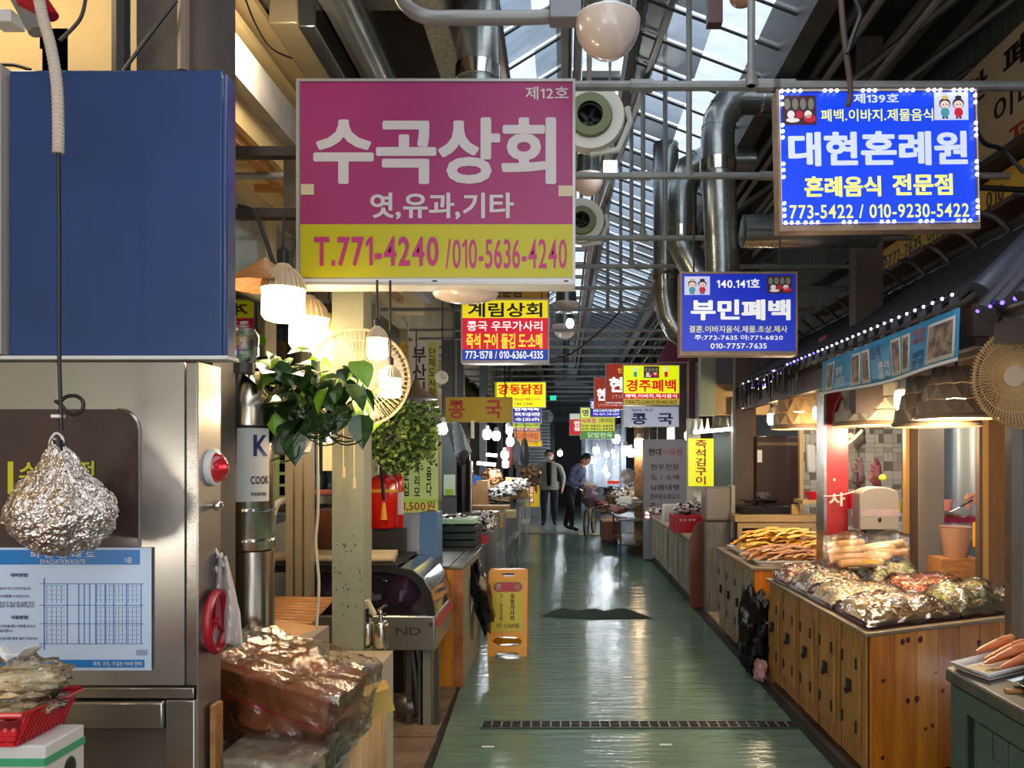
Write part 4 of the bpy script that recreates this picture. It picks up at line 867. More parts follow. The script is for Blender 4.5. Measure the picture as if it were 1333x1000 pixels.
circulator('second round white air circulator lower behind the pink sign edge', 757, 288, 6.2, 30)
o = MB().bb(X(786, 4.7), X(803, 4.7), 4.69, 4.72, Z(227, 4.7), Z(210, 4.7), bulb_b).tube([P(794, 211, 4.7), P(794, 211, 4.7)+Vector((0, 0, 1.6))], .01, pipe_g, 6).build('flood_lamp'); tag(o, 'bright square white flood lamp beside the second dome lamp', 'lamp')
MBx = MB().ell(P(742, 421, 9.0), (.045, .03, .06), bulb_b, 12, 8).tube([P(742, 415, 9.0), P(742, 415, 9.0)+Vector((0, 0, 1.8))], .01, black, 6).build('spot_lamp'); tag(MBx, 'heart-shaped bright white lamp beside the grey dome lamps', 'lamp')
tag(MB().tube(smooth([P(725, 465, 8.4), P(745, 460, 8.4), P(785, 428, 8.4), P(810, 402, 8.4)]), .012, black, 6).build('cable'), 'black cable sagging diagonally across the far roof', 'cable')

# pothos
def leaf_mesh(name, m, parent, L=1, Wd=.8, fold=.18):
    pr = [(0, 0), (.12, .30), (.3, .47), (.52, .43), (.75, .25), (1, 0)]
    b = MB(); vs = []
    for t_, w in pr: vs += [(-w*Wd, t_*L-(.06 if w > .25 and t_ < .2 else 0), fold*w+.0-.25*t_*t_), (0, t_*L, -.25*t_*t_), (w*Wd, t_*L-(.06 if w > .25 and t_ < .2 else 0), fold*w-.25*t_*t_)]
    fs = []
    for i in range(len(pr)-1):
        a = i*3; fs += [(a, a+1, a+4, a+3), (a+1, a+2, a+5, a+4)]
    b.add(vs, fs, m); return b.build(name, parent, local=True, sharp=0)
m_lf = mat('pothos_leaf', '#3a5f1c', .35, 0, c2='#1a3512', vs=3, coat=.3); m_lf2 = mat('young_leaf', '#86b52e', .35, 0, var=.2)
m_lf3 = mat('dark_leaf', '#213c18', .35, 0, var=.3, coat=.2)
po = thing('potted_pothos', 'hanging pothos with broad dark green leaves above the fire extinguisher', 'plant', P(385, 600, 2.95))
MB().lathe([(.05, 0), (.075, .01), (.115, .16), (.12, .17), (.11, .17), (.1, .14), (0, .14)], P(378, 592, 3.1), white_p, 24).build('pot', po)
MB().tube([P(320, 474, 3.1), P(378, 472, 3.1)], .004, steel, 6).build('hook_rod', po)
rn = random.Random(11); protos = [leaf_mesh('leaf', m, po) for m in (m_lf, m_lf2, m_lf3)]
base = OFF[po.name]
n_lf = 0
def put_leaf(pr, pos, s, d, roll):
    q = pr.copy(); COL.objects.link(q); q.location = pos-base; q.rotation_mode = 'QUATERNION'
    q.rotation_quaternion = Vector(d).to_track_quat('Y', 'Z') @ __import__('mathutils').Quaternion((0, 1, 0), roll); q.scale = (s, s, s); return q
ctr = [(345, 475, 20, 10), (375, 478, 26, 15), (410, 500, 40, 28), (370, 520, 34, 30), (400, 535, 36, 22), (450, 525, 28, 22), (440, 500, 30, 20), (350, 540, 24, 22), (330, 500, 14, 20)]
for cx, cy, sx, sy in ctr:
    for i in range(32):
        px, py = rn.gauss(cx, sx*.8), rn.gauss(cy, sy*.55)
        if py > 572 or px < 318: continue
        s = rn.uniform(.06, .12); d = (rn.uniform(-1, 1), rn.uniform(-1.1, .2), rn.uniform(-1.2, .1))
        put_leaf(protos[0 if rn.random() < .5 else (2 if rn.random() < .75 else 1)], P(px, py, rn.uniform(2.92, 3.25)), s, d, rn.uniform(-.8, .8))
for px, py, s, d, m in ((463, 470, .13, (.5, -.5, -.6), 1), (345, 450, .12, (-.6, -.4, .5), 1), (352, 468, .1, (.3, -.8, -.2), 1), (380, 565, .12, (.25, -.3, -1), 0), (425, 505, .11, (-.3, -.5, -.8), 1), (470, 540, .13, (.1, -.4, -1), 0), (455, 500, .12, (.6, -.3, -.7), 0)):
    put_leaf(protos[m], P(px, py, 2.9), s, d, .2)
for pr in protos: pr.location = P(390+protos.index(pr)*12, 505, 2.95)-base; pr.scale = (.09,)*3
b = MB()
for i in range(16):
    a = P(rn.uniform(365, 420), rn.uniform(500, 550), 2.95); e = P(rn.uniform(390, 480), rn.uniform(540, 578), rn.uniform(2.8, 3)); b.tube(sag(a, e, .05, 6), .003, m_lf3, 4)
b.tube(smooth([P(395, 555, 2.85), P(372, 590, 2.85), P(352, 600, 2.85)]), .003, m_lf3, 4).tube(smooth([P(390, 580, 2.85), P(385, 596, 2.85), P(365, 602, 2.85)]), .003, m_lf3, 4)
o = b.build('stems', po); o['kind'] = 'stuff'
# ivy basket: hundreds of tiny leaves
iv = thing('hanging_ivy', 'bushy trailing small leaved ivy in a basket above the red extinguisher', 'plant', P(515, 620, 4.9))
b = MB(); m1, m2, m3 = mat('ivy_mid', '#64823a', .5, var=.2), mat('ivy_pale', '#8fa450', .5), mat('ivy_dark', '#2c4519', .5)
def tiny(pos, s, m):
    d = Vector((rn.uniform(-1, 1), rn.uniform(-1, 1), rn.uniform(-1, .6))).normalized(); u = d.orthogonal().normalized()*s*.45; d = d*s
    b.add([pos, pos+d*.5+u, pos+d, pos+d*.5-u], [(0, 1, 2, 3)], m)
for i in range(2600):
    q = rn.random(); px = rn.gauss(517, 26); 
    if px < 464 or px > 572: continue
    top = 521+abs(px-515)*.12; bot = 612-abs(px-520)*.35+rn.uniform(-14, 10); py = top+(bot-top)*rn.random()**1.15
    hole = math.hypot((px-515)/16, (py-565)/13)
    if hole < 1 and rn.random() < .75: continue
    tiny(P(px, py, rn.uniform(4.72, 5.08)), rn.uniform(.02, .045), rn.choice([m1, m1, m2, m3, m3]))
for k in range(26):
    px = rn.uniform(470, 568); y0 = rn.uniform(530, 570); L = rn.uniform(25, 65); dx = rn.uniform(-8, 8)
    for i in range(26): tiny(P(px+dx*i/26+rn.uniform(-2, 2), y0+L*i/26, rn.uniform(4.75, 4.95)), rn.uniform(.018, .035), rn.choice([m1, m2, m3]))
o = b.build('foliage', iv, sharp=0); o['kind'] = 'stuff'
MB().lathe([(.07, 0), (.12, .14), (.125, .15), (.11, .15), (0, .12)], P(514, 585, 4.95), mat('pot_grey', '#9a988c', .5), 18).build('pot', iv)
MB().tube([P(480, 545, 4.9), P(508, 470, 4.9), P(508, 440, 4.9)], .003, white_p, 5).tube([P(535, 540, 4.9), P(508, 470, 4.9)], .003, white_p, 5).build('hanging_wire', iv)

# grey beige desk behind the wrapped parcels
Y0, Y1 = 3.32, 3.54; zt = .715
dk = thing('counter_box', 'beige laminate counter box with speckled edge beside the wrapped parcels', 'counter', (-1.0, 3.4, 0))
lam = mat('beige_laminate', '#c8b490', .4, var=.08); lam_g = mat('laminate_side', '#b9ae9a', .45, var=.08); spk = mat('speckled_edge', '#a99f94', .5, c2='#4a403a', vs=90)
MB().bb(-1.42, -.79, Y0, Y1, zt-.015, zt, lam).build('top', dk, bev=.002); MB().bb(-1.42, -.795, Y0-.002, Y0+.02, zt-.05, zt-.016, spk).build('edge_strip', dk)
MB().bb(-.81, -.79, Y0, Y1, 0, zt-.016, lam_g).build('side_panel', dk); MB().bb(-1.42, -.83, Y0+.02, Y0+.035, .0, zt-.05, mat('kraft_panel', '#b59a66', .6, var=.1)).build('front_panel', dk)
MB().bb(-.83, -.80, Y0-.001, Y0+.01, 0, zt-.016, lam_g).build('edge_strip', dk)
# folding crate with corrugated edge
cr = thing('wood_crate', 'pale wooden crate with dark corrugated lid strips under the wrapped parcels', 'crate', (-.95, 2.85, 0))
MB().bb(-1.6, X(493, 3.1), 3.05, 3.2, 0, Z(930, 3.1), wood_gr).build('back_board', cr)
xr = X(470, 2.55)
b = MB(); b.add([(X(440, 2.6), 2.55, 0), (X(495, 3.1), 3.2, 0), (X(495, 3.1), 3.2, Z(905, 3.1)), (X(440, 2.6), 2.55, Z(985, 2.6))], [(0, 1, 2, 3)], mat('pine_pale', '#c9a878', .6, c2='#a88555', vs=5, st=(6, 6, .8))); b.build('side_board', cr, solid=.02)
for i in range(6):
    MB().tube([(X(432+i*3.2, 2.6), 2.55, Z(998, 2.6)+i*.004), (X(478+i*3.5, 3.1), 3.2, Z(912-i*1, 3.1))], .008, mat('strip_grey', '#5e564e', .5), 5).build('lid_strip', cr)
# wrapped parcels
pr = thing('wrapped_parcel', 'brown carton parcel tied with red string in crinkled clear plastic', 'parcel', P(370, 965, 2.6))
c0 = Vector(P(372, 905, 2.62)); brn = mat('parcel_brown', '#a85c34', .5, 0, var=.15, vs=3)
def orient(mb, c, rot):
    M = __import__('mathutils').Euler([R(a) for a in rot]).to_matrix()
    mb.v = [c+M @ v for v in mb.v]; return mb
rt = (4, 13, -10)
orient(MB().bb(-.24, .22, -.14, .14, -.11, .10, brn), c0, rt).build('carton', pr, bev=.006)
orient(MB().tube([(-.245, -.145, .02), (.225, -.145, .0), (.225, .145, .0)], .003, red, 6), c0, rt).build('string', pr)
orient(MB().bb(-.25, -.243, -.06, -.0, -.09, .04, mat('sticker', '#d8c8c0', .4)), c0, rt).build('sticker', pr)
b = MB(); 
def film_box(b, hx, hy, z0, z1, amp, m, seed, nn=30):
    import itertools
    bm = bmesh.new(); bmesh.ops.create_cube(bm, size=2); bmesh.ops.subdivide_edges(bm, edges=bm.edges[:], cuts=nn//2, use_grid_fill=True)
    vs = []
    for v in bm.verts:
        p = v.co; q = Vector((p.x*hx, p.y*hy, z0+(z1-z0)*(p.z+1)/2))
        rr = Vector((seed, 0, 0)); n_ = noise.noise(q*9+rr)*amp+noise.noise(q*24+rr)*amp*.5+abs(noise.noise(q*16+rr*2))*amp*.8
        vs.append(q+Vector((p.x, p.y, p.z)).normalized()*n_)
    bm.verts.index_update(); fs = [[v.index for v in f.verts] for f in bm.faces]; bm.free(); b.add(vs, fs, m)
film_box(b, .265, .165, -.12, .135, .022, foilw, 3, 44); orient(b, c0, rt).build('film', pr, sharp=60)
p2 = thing('wrapped_parcel', 'pale parcel in shiny clear plastic below the brown string-tied one', 'parcel', P(360, 1010, 2.45)); c1 = Vector(P(364, 992, 2.42))
orient(MB().bb(-.15, .15, -.13, .13, -.10, .055, mat('pale_pack', '#c9bba6', .5, c2='#a89878', vs=20)), c1, (3, 2, -4)).build('carton', p2, bev=.01)
b = MB(); film_box(b, .172, .15, -.11, .075, .018, foilw, 8, 36); orient(b, c1, (3, 2, -4)).build('film', p2, sharp=60)
o = MB().bb(-1.5, -.98, 2.3, 2.55, 0, Z(1025, 2.4), card).build('cardboard_box'); tag(o, 'brown box low down under the pale wrapped parcel', 'box')
o = MB().bb(-1.18, -.80, 2.58, 2.85, 0, Z(958, 2.65), card).build('cardboard_box'); tag(o, 'grey brown box carrying the string-tied parcel', 'box')
o = orient(MB().bb(-.09, .09, -.06, .06, -.045, .045, mat('yellow_card', '#d6ab58', .6)), Vector(P(478, 915, 2.95)), (0, -14, 20)).build('yellow_box'); tag(o, 'small yellow carton wedged between parcel and counter box', 'box')
# open cardboard boxes
ob = thing('open_carton', 'open brown cardboard carton with raised flaps above the wrapped parcel', 'box', P(355, 860, 3.0))
Yb = 3.0; kd = mat('kraft_in', '#5b4632', .7)
MB().bb(X(348, Yb), X(400, Yb), Yb, Yb+.28, .5, Z(835, Yb), mat('kraft_grey', '#8f8272', .65)).build('box_body', ob)
MB().quad(P(338, 831, Yb-.02), P(400, 849, Yb-.02), P(414, 815, Yb+.24), P(352, 806, Yb+.24), card).build('flap', ob, solid=.004)
MB().quad(P(300, 834, Yb-.04), P(326, 838, Yb-.04), P(347, 782, Yb+.12), P(300, 784, Yb+.12), card).build('flap', ob, solid=.004)
MB().quad(P(400, 850, Yb-.02), P(415, 830, Yb+.2), P(415, 870, Yb+.2), P(400, 895, Yb-.02), card2).build('flap', ob, solid=.004)
o = MB().bb(X(348, Yb), X(415, Yb), Yb, Yb+.3, 0, .499, card2).build('cardboard_box'); tag(o, 'closed brown box under the open carton', 'box')
# slatted bamboo board
bd = thing('bamboo_board', 'slatted bamboo board lying behind the open carton', 'board', P(390, 800, 3.6)); q0, q1, q2, q3 = P(345, 808, 3.25), P(405, 812, 3.35), P(438, 777, 3.95), P(355, 776, 3.95)
for i in range(9):
    a, c_ = i/9+.01, (i+1)/9-.01; MB().quad(q0.lerp(q3, a), q1.lerp(q2, a), q1.lerp(q2, c_), q0.lerp(q3, c_), wood_t).build('slat', bd, solid=.006)
# display chiller
Y0, Y1 = 4.55, 5.2; ch = thing('display_chiller', 'counter chiller with curved glass end, chrome top and steel base', 'chiller', (-1.2, 4.8, 0))
xr = -.765; zc = .67
MB().bb(-1.75, xr, Y0, Y1, .46, zc, mat('chiller_steel', '#aaa79e', .28, .8, var=.1)).build('steel_body', ch, bev=.012)
MB().text('ND', X(515, Y0), X(548, Y0), Z(827, Y0), Z(817, Y0), Y0-.001, steel_dk, .01).build('lettering', ch, sharp=0)
MB().tube([(X(561, Y0), Y0-.004, Z(813, Y0)), (X(561, Y0), Y0+.004, Z(813, Y0))], .014, steel_dk, 14).build('lock', ch)
arcp = [(-.98-.0, zc+.28), (-.90, zc+.265), (-.84, zc+.22), (-.795, zc+.14), (-.775, zc+.05), (-.77, zc)]
def profile(off=0): return [(-1.75, zc+.29-off), (-1.05, zc+.29-off)]+[(x-off, z-off) for x, z in arcp[0:5]]+[(-.77-off, zc)]
for yy in (Y0, Y1-.03):
    b = MB(); pf = profile(); pi = profile(.035)
    for i in range(len(pf)-1):
        a, c_, d, e = pf[i], pf[i+1], pi[i+1], pi[i]
        b.prism([a, c_, d, e], yy, yy+.03, black, 'y')
    b.build('end_frame', ch)
MB().prism(profile(.036)+[(-1.75, zc)], Y0+.012, Y0+.016, mat('chiller_end_glass', '#3a3442', .05, 0, film=.12), 'y').build('end_glass', ch)
b = MB(); sm = [Vector((x, 0, z)) for x, z in arcp]
for i in range(len(sm)-1): b.quad((sm[i].x, Y0+.03, sm[i].z), (sm[i+1].x, Y0+.03, sm[i+1].z), (sm[i+1].x, Y1-.03, sm[i+1].z), (sm[i].x, Y1-.03, sm[i].z), chrome if i < 2 else mat('glass_mirror', '#9aa0a0', .06, .9))
b.build('front_glass', ch, sharp=60)
MB().bb(xr-.001, xr+.012, Y0+.02, Y1-.02, .60, .64, mat('red_stripe', '#b03040', .4)).build('stripe', ch)
MB().bb(-1.75, -1.0, Y0-.0, Y1, zc+.285, zc+.3, black).build('top_panel', ch)
for px, sx in ((530, .03), (545, .03), (566, .03)): MB().bb(X(px, Y0)-.015, X(px, Y0)+.015, Y0+.05, Y0+.09, 0, .46, steel_dk).build('leg', ch)
MB().bb(-.86, -.80, Y0+.05, Y0+.14, .0, .46, mat('leg_steel_green', '#8a8a7a', .4, .4)).build('leg', ch)
MB().tube(smooth([(-.93, Y0+.1, .46), (-.90, Y0+.08, .25), (-.89, Y0+.08, .08)]), .03, black, 10).build('hose', ch)
MB().ell((-.95, Y0+.12, .1), (.1, .08, .08), steel_dk, 14, 8).build('compressor', ch)
for i, (cx, r, cl) in enumerate([(-1.0, .11, '#5a3450'), (-1.2, .12, '#3a3038'), (-1.45, .13, '#6a3c5a')]):
    o = MB().ell((cx, Y0+.22, zc+.1), (r, .12, .1), mat('bag_%d' % (i+50), cl, .2, bump=.6, bs=20), 16, 10, amp=.3, fr=4, seed=i).build('goods_bag'); tag(o, ['purple plastic bag of goods inside the chiller by the curved end', 'dark plastic bag of goods in the middle of the chiller', 'mauve plastic bag of goods deep inside the chiller'][i], 'bag', 'bags inside the chiller')
for i in range(3):
    y = Y0+.1+i*.13; o = MB().tube([(-1.8, y, zc+.325), (-1.03-i*.02, y, zc+.325)], .022, mat('paper_roll', '#cdb894', .5, var=.1), 14).build('paper_roll'); tag(o, ['front cream roll lying on top of the chiller', 'middle cream roll lying on top of the chiller', 'rear cream roll lying on top of the chiller'][i], 'roll', 'rolls on the chiller')
# small extinguisher pair in front of the chiller
t = extinguisher('small stainless extinguisher with a cream handle standing on the beige counter box', (X(497, 3.6), 3.58, zt+.001), .035, .13, st_, chrome, hose=False); MB().tube([(X(493, 3.6), 3.52, zt+.17), (X(485, 3.6), 3.5, zt+.24)], .012, cream, 8).build('lever', t)
t2 = extinguisher('second small stainless extinguisher just behind the cream-handled one', (X(515, 4.2), 3.57+.03, zt+.001), .03, .12, st_, black, hose=False)
# metal-topped orange table
tb_ = thing('wood_counter', 'orange wood counter with a metal clad top behind the chiller', 'counter', (-1.2, 5.9, 0)); Yt = 5.35; zt2 = .85
MB().bb(-1.9, X(604, Yt), Yt, 6.45, zt2-.02, zt2, mat('metal_top', '#8d8a84', .3, .6, c2='#6d5a48', vs=3)).build('top', tb_, bev=.004)
MB().bb(-1.9, X(590, Yt), Yt+.02, Yt+.05, 0, zt2-.02, wood_o).build('end_panel', tb_); MB().bb(X(590, Yt), X(602, Yt), Yt+.015, Yt+.06, 0, zt2-.02, mat('orange_edge', '#b5723a', .4, c2='#8a4a1c', vs=6)).build('corner_post', tb_)
MB().bb(X(598, Yt), X(601, Yt), Yt+.06, 6.43, 0, zt2-.02, wood_gr).build('side_panel', tb_)
MB().bb(X(585, Yt), X(587, Yt), Yt+.0, 6.45, zt2, zt2+.002, chrome).build('trim_strip', tb_)
o = orient(MB().ell((0, 0, 0), (.07, .16, .26), blk_pl, 16, 12, amp=.5, fr=4, seed=9), Vector((-.64, 5.95, .52)), (0, -12, 0)).build('plastic_bag'); tag(o, 'black plastic bag hanging at the side of the orange counter', 'bag')
o = MB().tube([P(605, 735, 5.9), P(618, 760, 5.9), P(612, 800, 5.9)], .012, white_p, 6).build('white_rod'); tag(o, 'white rod leaning by the black plastic bag', 'rod')
# behind: red extinguisher, boxes
o = MB().bb(X(478, 5.1), X(520, 5.1), 5.23, 5.34, .0, Z(688, 5.28), mat('black_box', '#20201e', .5)).build('black_stand'); tag(o, 'black box stand under the large red extinguisher', 'stand')
m_red = mat('extinguisher_red', '#d01a14', .22, coat=.5)
t = extinguisher('large red fire extinguisher with yellow band on the black stand', P(499, 688, 5.28)+Vector((0, 0, .003)), .098, .37, m_red, black, hose=False)
c = P(499, 688, 5.28)
MB().lathe([(.1, 0), (.102, .01), (.1, .022)], c+Vector((0, 0, .25)), mat('band_yellow', '#e8a018', .4), 24).build('band', t)
MB().tube(smooth([c+Vector((0, -.03, .4)), c+Vector((.02, -.11, .33)), c+Vector((.03, -.112, .2))]), .012, black, 8).build('hose', t); MB().lathe([(.024, 0), (.012, .11), (0, .11)], c+Vector((.03, -.115, .07)), mat('band_yellow', '#e8a018', .4), 12).build('nozzle', t)
t = extinguisher('small red and white fire extinguisher tucked behind the large red one', P(517, 688, 5.45), .045, .4, m_red, black, hose=False); MB().lathe([(.046, .1), (.0465, .11), (.0465, .25), (.046, .26)], P(517, 688, 5.45), lab, 16).build('label_sheet', t)
o = MB().bb(X(519, 5.7), X(545, 5.7), 5.7, 5.9, .852, Z(670, 5.7), mat('blue_white', '#a9b4c6', .5, var=.1)).build('paint_box'); tag(o, 'pale blue printed box under the price banner', 'box')
o = MB().bb(X(545, 5.75), X(569, 5.75), 5.75, 6.0, .852, Z(668, 5.75), mat('flat_blue', '#5f86b4', .5)).build('blue_post'); tag(o, 'flat blue painted post under the price banner', 'post')
Yd = 6.5
o = MB().bb(X(563, Yd), X(619, Yd), Yd, 7.0, 0, Z(713, Yd), steel_dk).build('low_cupboard'); tag(o, 'grey low cupboard carrying the dark green crates', 'cupboard')
cr_ = thing('produce_crate', 'stack of dark green plastic crates with a pale green lid', 'crate', P(591, 712, Yd))
dg = mat('dark_green_crate', '#1c2a24', .4)
for i in range(3): MB().bb(X(564, Yd), X(619, Yd), Yd, 6.95, Z(713, Yd)+.003+i*.062, Z(713, Yd)+.058+i*.062, dg).build('crate_tier', cr_, bev=.006)
MB().bb(X(569, Yd), X(617, Yd), Yd+.02, 6.9, Z(692, Yd)+.06, Z(684, Yd)+.05, mat('mint_lid', '#b4dcb4', .4)).build('lid', cr_, bev=.006)
m_bag = mat('striped_bag_mix', '#e8e4e0', .25, 0, c2='#1c1a1e', vs=22, pos=(.46, .52), bump=.5, bs=20)
m_bagb = mat('brown_bag_mix', '#a8805a', .3, 0, c2='#241c1a', vs=18, pos=(.4, .6), bump=.5, bs=20)
def heap(label, px, py, Y, w, h, m=m_bag, group=None, d=.15, name='goods_bag'):
    c = P(px, py, Y); o = MB().ell(c+Vector((0, 0, h*.5)), (w/2, d, h*.6), m, 18, 12, amp=.5, fr=5, seed=px*.1).build(name); return tag(o, label, 'bag', group)
heap('black and white patterned plastic bag on the mint green lid', 590, 684, 6.75, .3, .09); heap('crumpled black and white bag at the end of the dark green crates', 634, 690, 7.2, .16, .16)
o = MB().bb(X(622, 7.0), X(634, 7.0), 7.0, 7.08, Z(708, 7), Z(697, 7), red).build('red_packet'); tag(o, 'red packet hanging at the end of the dark green crates', 'packet')
# more steel work tables on the left, further back
def cab(name, label, x0, x1, y0, y1, z, m, top=steel, legs=False, cat='counter'):
    t = thing(name, label, cat, ((x0+x1)/2, y0, 0)); MB().bb(x0-.01, x1+.015, y0-.02, y1, z-.03, z, top).build('top', t, bev=.003)
    if legs:
        for a in (x0+.02, x1-.05):
            for q in (y0+.02, y1-.06): MB().bb(a, a+.03, q, q+.03, 0, z-.03, m).build('leg', t)
        MB().bb(x0+.02, x1-.03, y0+.03, y1-.03, z*.3, z*.33, m).build('shelf', t)
    else:
        MB().bb(x0, x1, y0, y1, .08, z-.03, m).build('body', t); MB().bb(x0+.04, x1-.04, y0+.04, y1-.04, 0, .08, dark).build('plinth', t)
        n = max(1, int((y1-y0)/.45))
        for i in range(n): 
            a = y0+(y1-y0)*i/n+.02; d = MB().bb(x1, x1+.012, a, a+(y1-y0)/n-.04, .12, z-.07, m).build('door', t); MB().bb(x1+.012, x1+.025, a+.03, a+.05, z*.5, z*.65, steel).build('handle', d)
    return t
cab('steel_cupboard', 'steel worktop cupboard with side doors behind the green crates', -1.7, -.87, 7.1, 8.3, .70, steel_dk)
cab('steel_worktop', 'tall stainless work counter behind the crates with a shiny top', X(594, 8.6), X(646, 8.6), 8.6, 9.9, Z(667, 8.6), steel_br)
o = MB().bb(X(647, 9), X(655, 9), 9.0, 9.06, Z(688, 9), Z(668, 9), mat('tan_pad', '#d8a868', .5)).build('foam_pad', bev=.01); tag(o, 'tan foam pad hung on the end of the tall stainless counter', 'pad')
cab('steel_table', 'grey steel table carrying cartons and patterned bags', -1.9, -.78, 10.2, 12.0, .8, steel_dk)
cab('white_table', 'white framed table at the far left stall corner', -1.6, -.80, 12.6, 14.2, .78, white, legs=True)
rn = random.Random(5)
bl_ = ['tan carton standing beside the dark pipe at the left stalls', 'flat tan carton under the patterned bags', 'long flat carton on the stainless counter end', 'open pale carton with flaps at the left stalls', 'small tan carton tipped over at the left stalls', 'wide brown carton behind the tipped one']
for i, (px, py, Y, w, h, rz) in enumerate([(622, 655, 10.5, .3, .5, 0), (648, 657, 10.4, .5, .1, 3), (636, 667, 9.2, .5, .04, 0), (650, 622, 11.0, .25, .2, 20), (668, 632, 11.2, .35, .12, -15), (672, 618, 11.8, .35, .2, 5)]):
    c = P(px, py, Y); z = .8 if i != 2 else Z(667, 8.6)
    if i in (3, 4, 5): z = .8+[.2, .2, .3][i-3]
    o = MB().box((c.x, Y, z+h/2+.002), (w, .3, h), card2 if i % 2 else card, (0, [0, 0, 0, 8, -12, 4][i], rz)).build('carton', bev=.004); tag(o, bl_[i], 'box', 'cartons on the left stalls')
for i, (px, py, Y, w, h, m) in enumerate([(652, 648, 10.5, .42, .12, m_bag), (662, 642, 10.9, .4, .14, m_bag), (640, 630, 11.4, .3, .2, m_bagb), (676, 640, 11.6, .3, .18, m_bag), (690, 622, 13.0, .35, .2, m_bagb), (688, 632, 13.2, .4, .12, m_bagb)]):
    heap(['black and white patterned bag in front on the steel table', 'second patterned bag behind the front one on the steel table', 'brown bag heaped beside the blue tub', 'patterned bag at the lane edge of the steel table', 'brown bag on the white framed table', 'flat brown bag at the edge of the white framed table'][i], px, py, Y, w, h, m, 'bags on the left stalls')
o = orient(MB().bb(-.06, .06, -.05, .05, -.06, .06, mat('blue_tub', '#2c5ca0', .4)), Vector(P(620, 625, 10.4)), (0, 25, 10)).build('blue_tub'); tag(o, 'small blue tub tilted on top of the tan carton', 'tub')
o = MB().tube([P(602, 667, 8.8), P(602, 590, 8.8)], .09, mat('dark_boiler', '#2c2a2c', .2, .7), 20).tube([P(602, 590, 8.8), P(602, 584, 8.8)], .05, dark, 12).tube([P(613, 668, 8.7), P(613, 600, 8.7)], .02, steel, 10).build('boiler_cylinder'); tag(o, 'dark steel boiler cylinder standing on the tall stainless counter', 'boiler')
o = MB().bb(X(575, 8.4), X(593, 8.4), 8.4, 8.5, 0, 2.9, mat('slate_post', '#565c60', .5)).build('slate_post'); tag(o, 'slate grey post with a green leaf sticker behind the price banner', 'post')
o = MB().bb(X(577, 8.35), X(592, 8.35), 8.38, 8.395, Z(645, 8.38), Z(618, 8.38), mat('pale_sticker', '#c4d2bc', .5)).bb(X(579, 8.35), X(590, 8.35), 8.375, 8.38, Z(645, 8.38), Z(637, 8.38), mat('lime_sticker', '#98b838', .5)).build('leaf_sticker'); tag(o, 'pale and lime sticker on the slate grey post', 'sticker')
# plastic bag hanging below mustard sign
o = MB().grid(lambda u, v: P(583+20*u*(1+.2*v)+8*v-3*(1-v), 550+38*v+2*math.sin(u*8), 6.5+.03*math.sin(u*11+v*4)), 10, 12, mat('pale_blue_plastic', '#aebccc', .3, bump=.5, bs=18)).build('plastic_bag', solid=.002); tag(o, 'pale blue plastic bag hanging below the mustard sign', 'bag')
tag(MB().bb(X(613, 6.45), X(617, 6.45), 6.44, 6.47, Z(540, 6.45)-.2, Z(548, 6.45), white_p).build('bag_strap'), 'thin white strap under the mustard sign', 'strap')
# white clock
ck = thing('wall_clock', 'round white clock beside the black brush lettering board', 'clock', P(575, 501, 6.6))
MB().lathe([(0, .0), (.055, 0), (.06, -.02), (.052, -.03), (.05, -.012)], P(575, 492, 6.6), white_p, 24, 'y').build('case', ck); MB().box(P(575, 489, 6.58), (.004, .003, .035), black).build('hand', ck); MB().box(P(578, 492, 6.58), (.03, .003, .004), black).build('hand', ck)
# brown cone lampshades over left stall
for px, py, Y, lb in ((538, 515, 6.2, 'brown cone lampshade below the black brush lettering board'),):
    t = thing('cone_lamp', lb, 'lamp', P(px, py+6, Y)); MB().lathe([(.17, 0), (.15, .015), (.04, .1), (.02, .16), (0, .16)], P(px+4, py+5, Y), mat('brown_shade', '#6a5848', .4), 24).build('shade', t); MB().tube([P(px+4, py-20, Y), P(px+4, 430, Y)], .006, dark, 6).build('cord', t)
# frame at shopfront with warm items
o = MB().bb(X(420, 4.2), X(438, 4.2), 4.2, 4.28, Z(613, 4.2), Z(576, 4.2), cream).build('breaker_box'); tag(o, 'cream breaker box beside the green post', 'box')
o = MB().bb(X(378, 4.4), X(438, 4.4), 4.4, 4.7, Z(656, 4.4), Z(645, 4.4), steel).bb(X(392, 4.4), X(440, 4.4), 4.42, 4.68, Z(644, 4.4), Z(640, 4.4), mat('pink_cloth', '#c86a5c', .7)).tube(smooth([P(378, 650, 4.4), P(362, 655, 4.4), P(355, 670, 4.4)]), .02, white_p, 8).build('steel_shelf'); tag(o, 'small steel shelf with a pink cloth behind the green post', 'shelf')
o = MB().bb(X(404, 5.0), X(440, 5.0), 5.0, 5.3, .8, Z(665, 5.0), wood_b).build('brown_carton'); tag(o, 'brown box under the small steel shelf', 'box')
for px in (372, 384, 396): tag(MB().bb(X(px, 4.3), X(px+9, 4.3), 4.3, 4.36, 0, Z(575, 4.3), mat('aluminium_warm', '#b5a68c', .35, .5)).build('frame_post'), 'warm aluminium frame post behind the stainless extinguisher', 'post', 'aluminium frame posts')
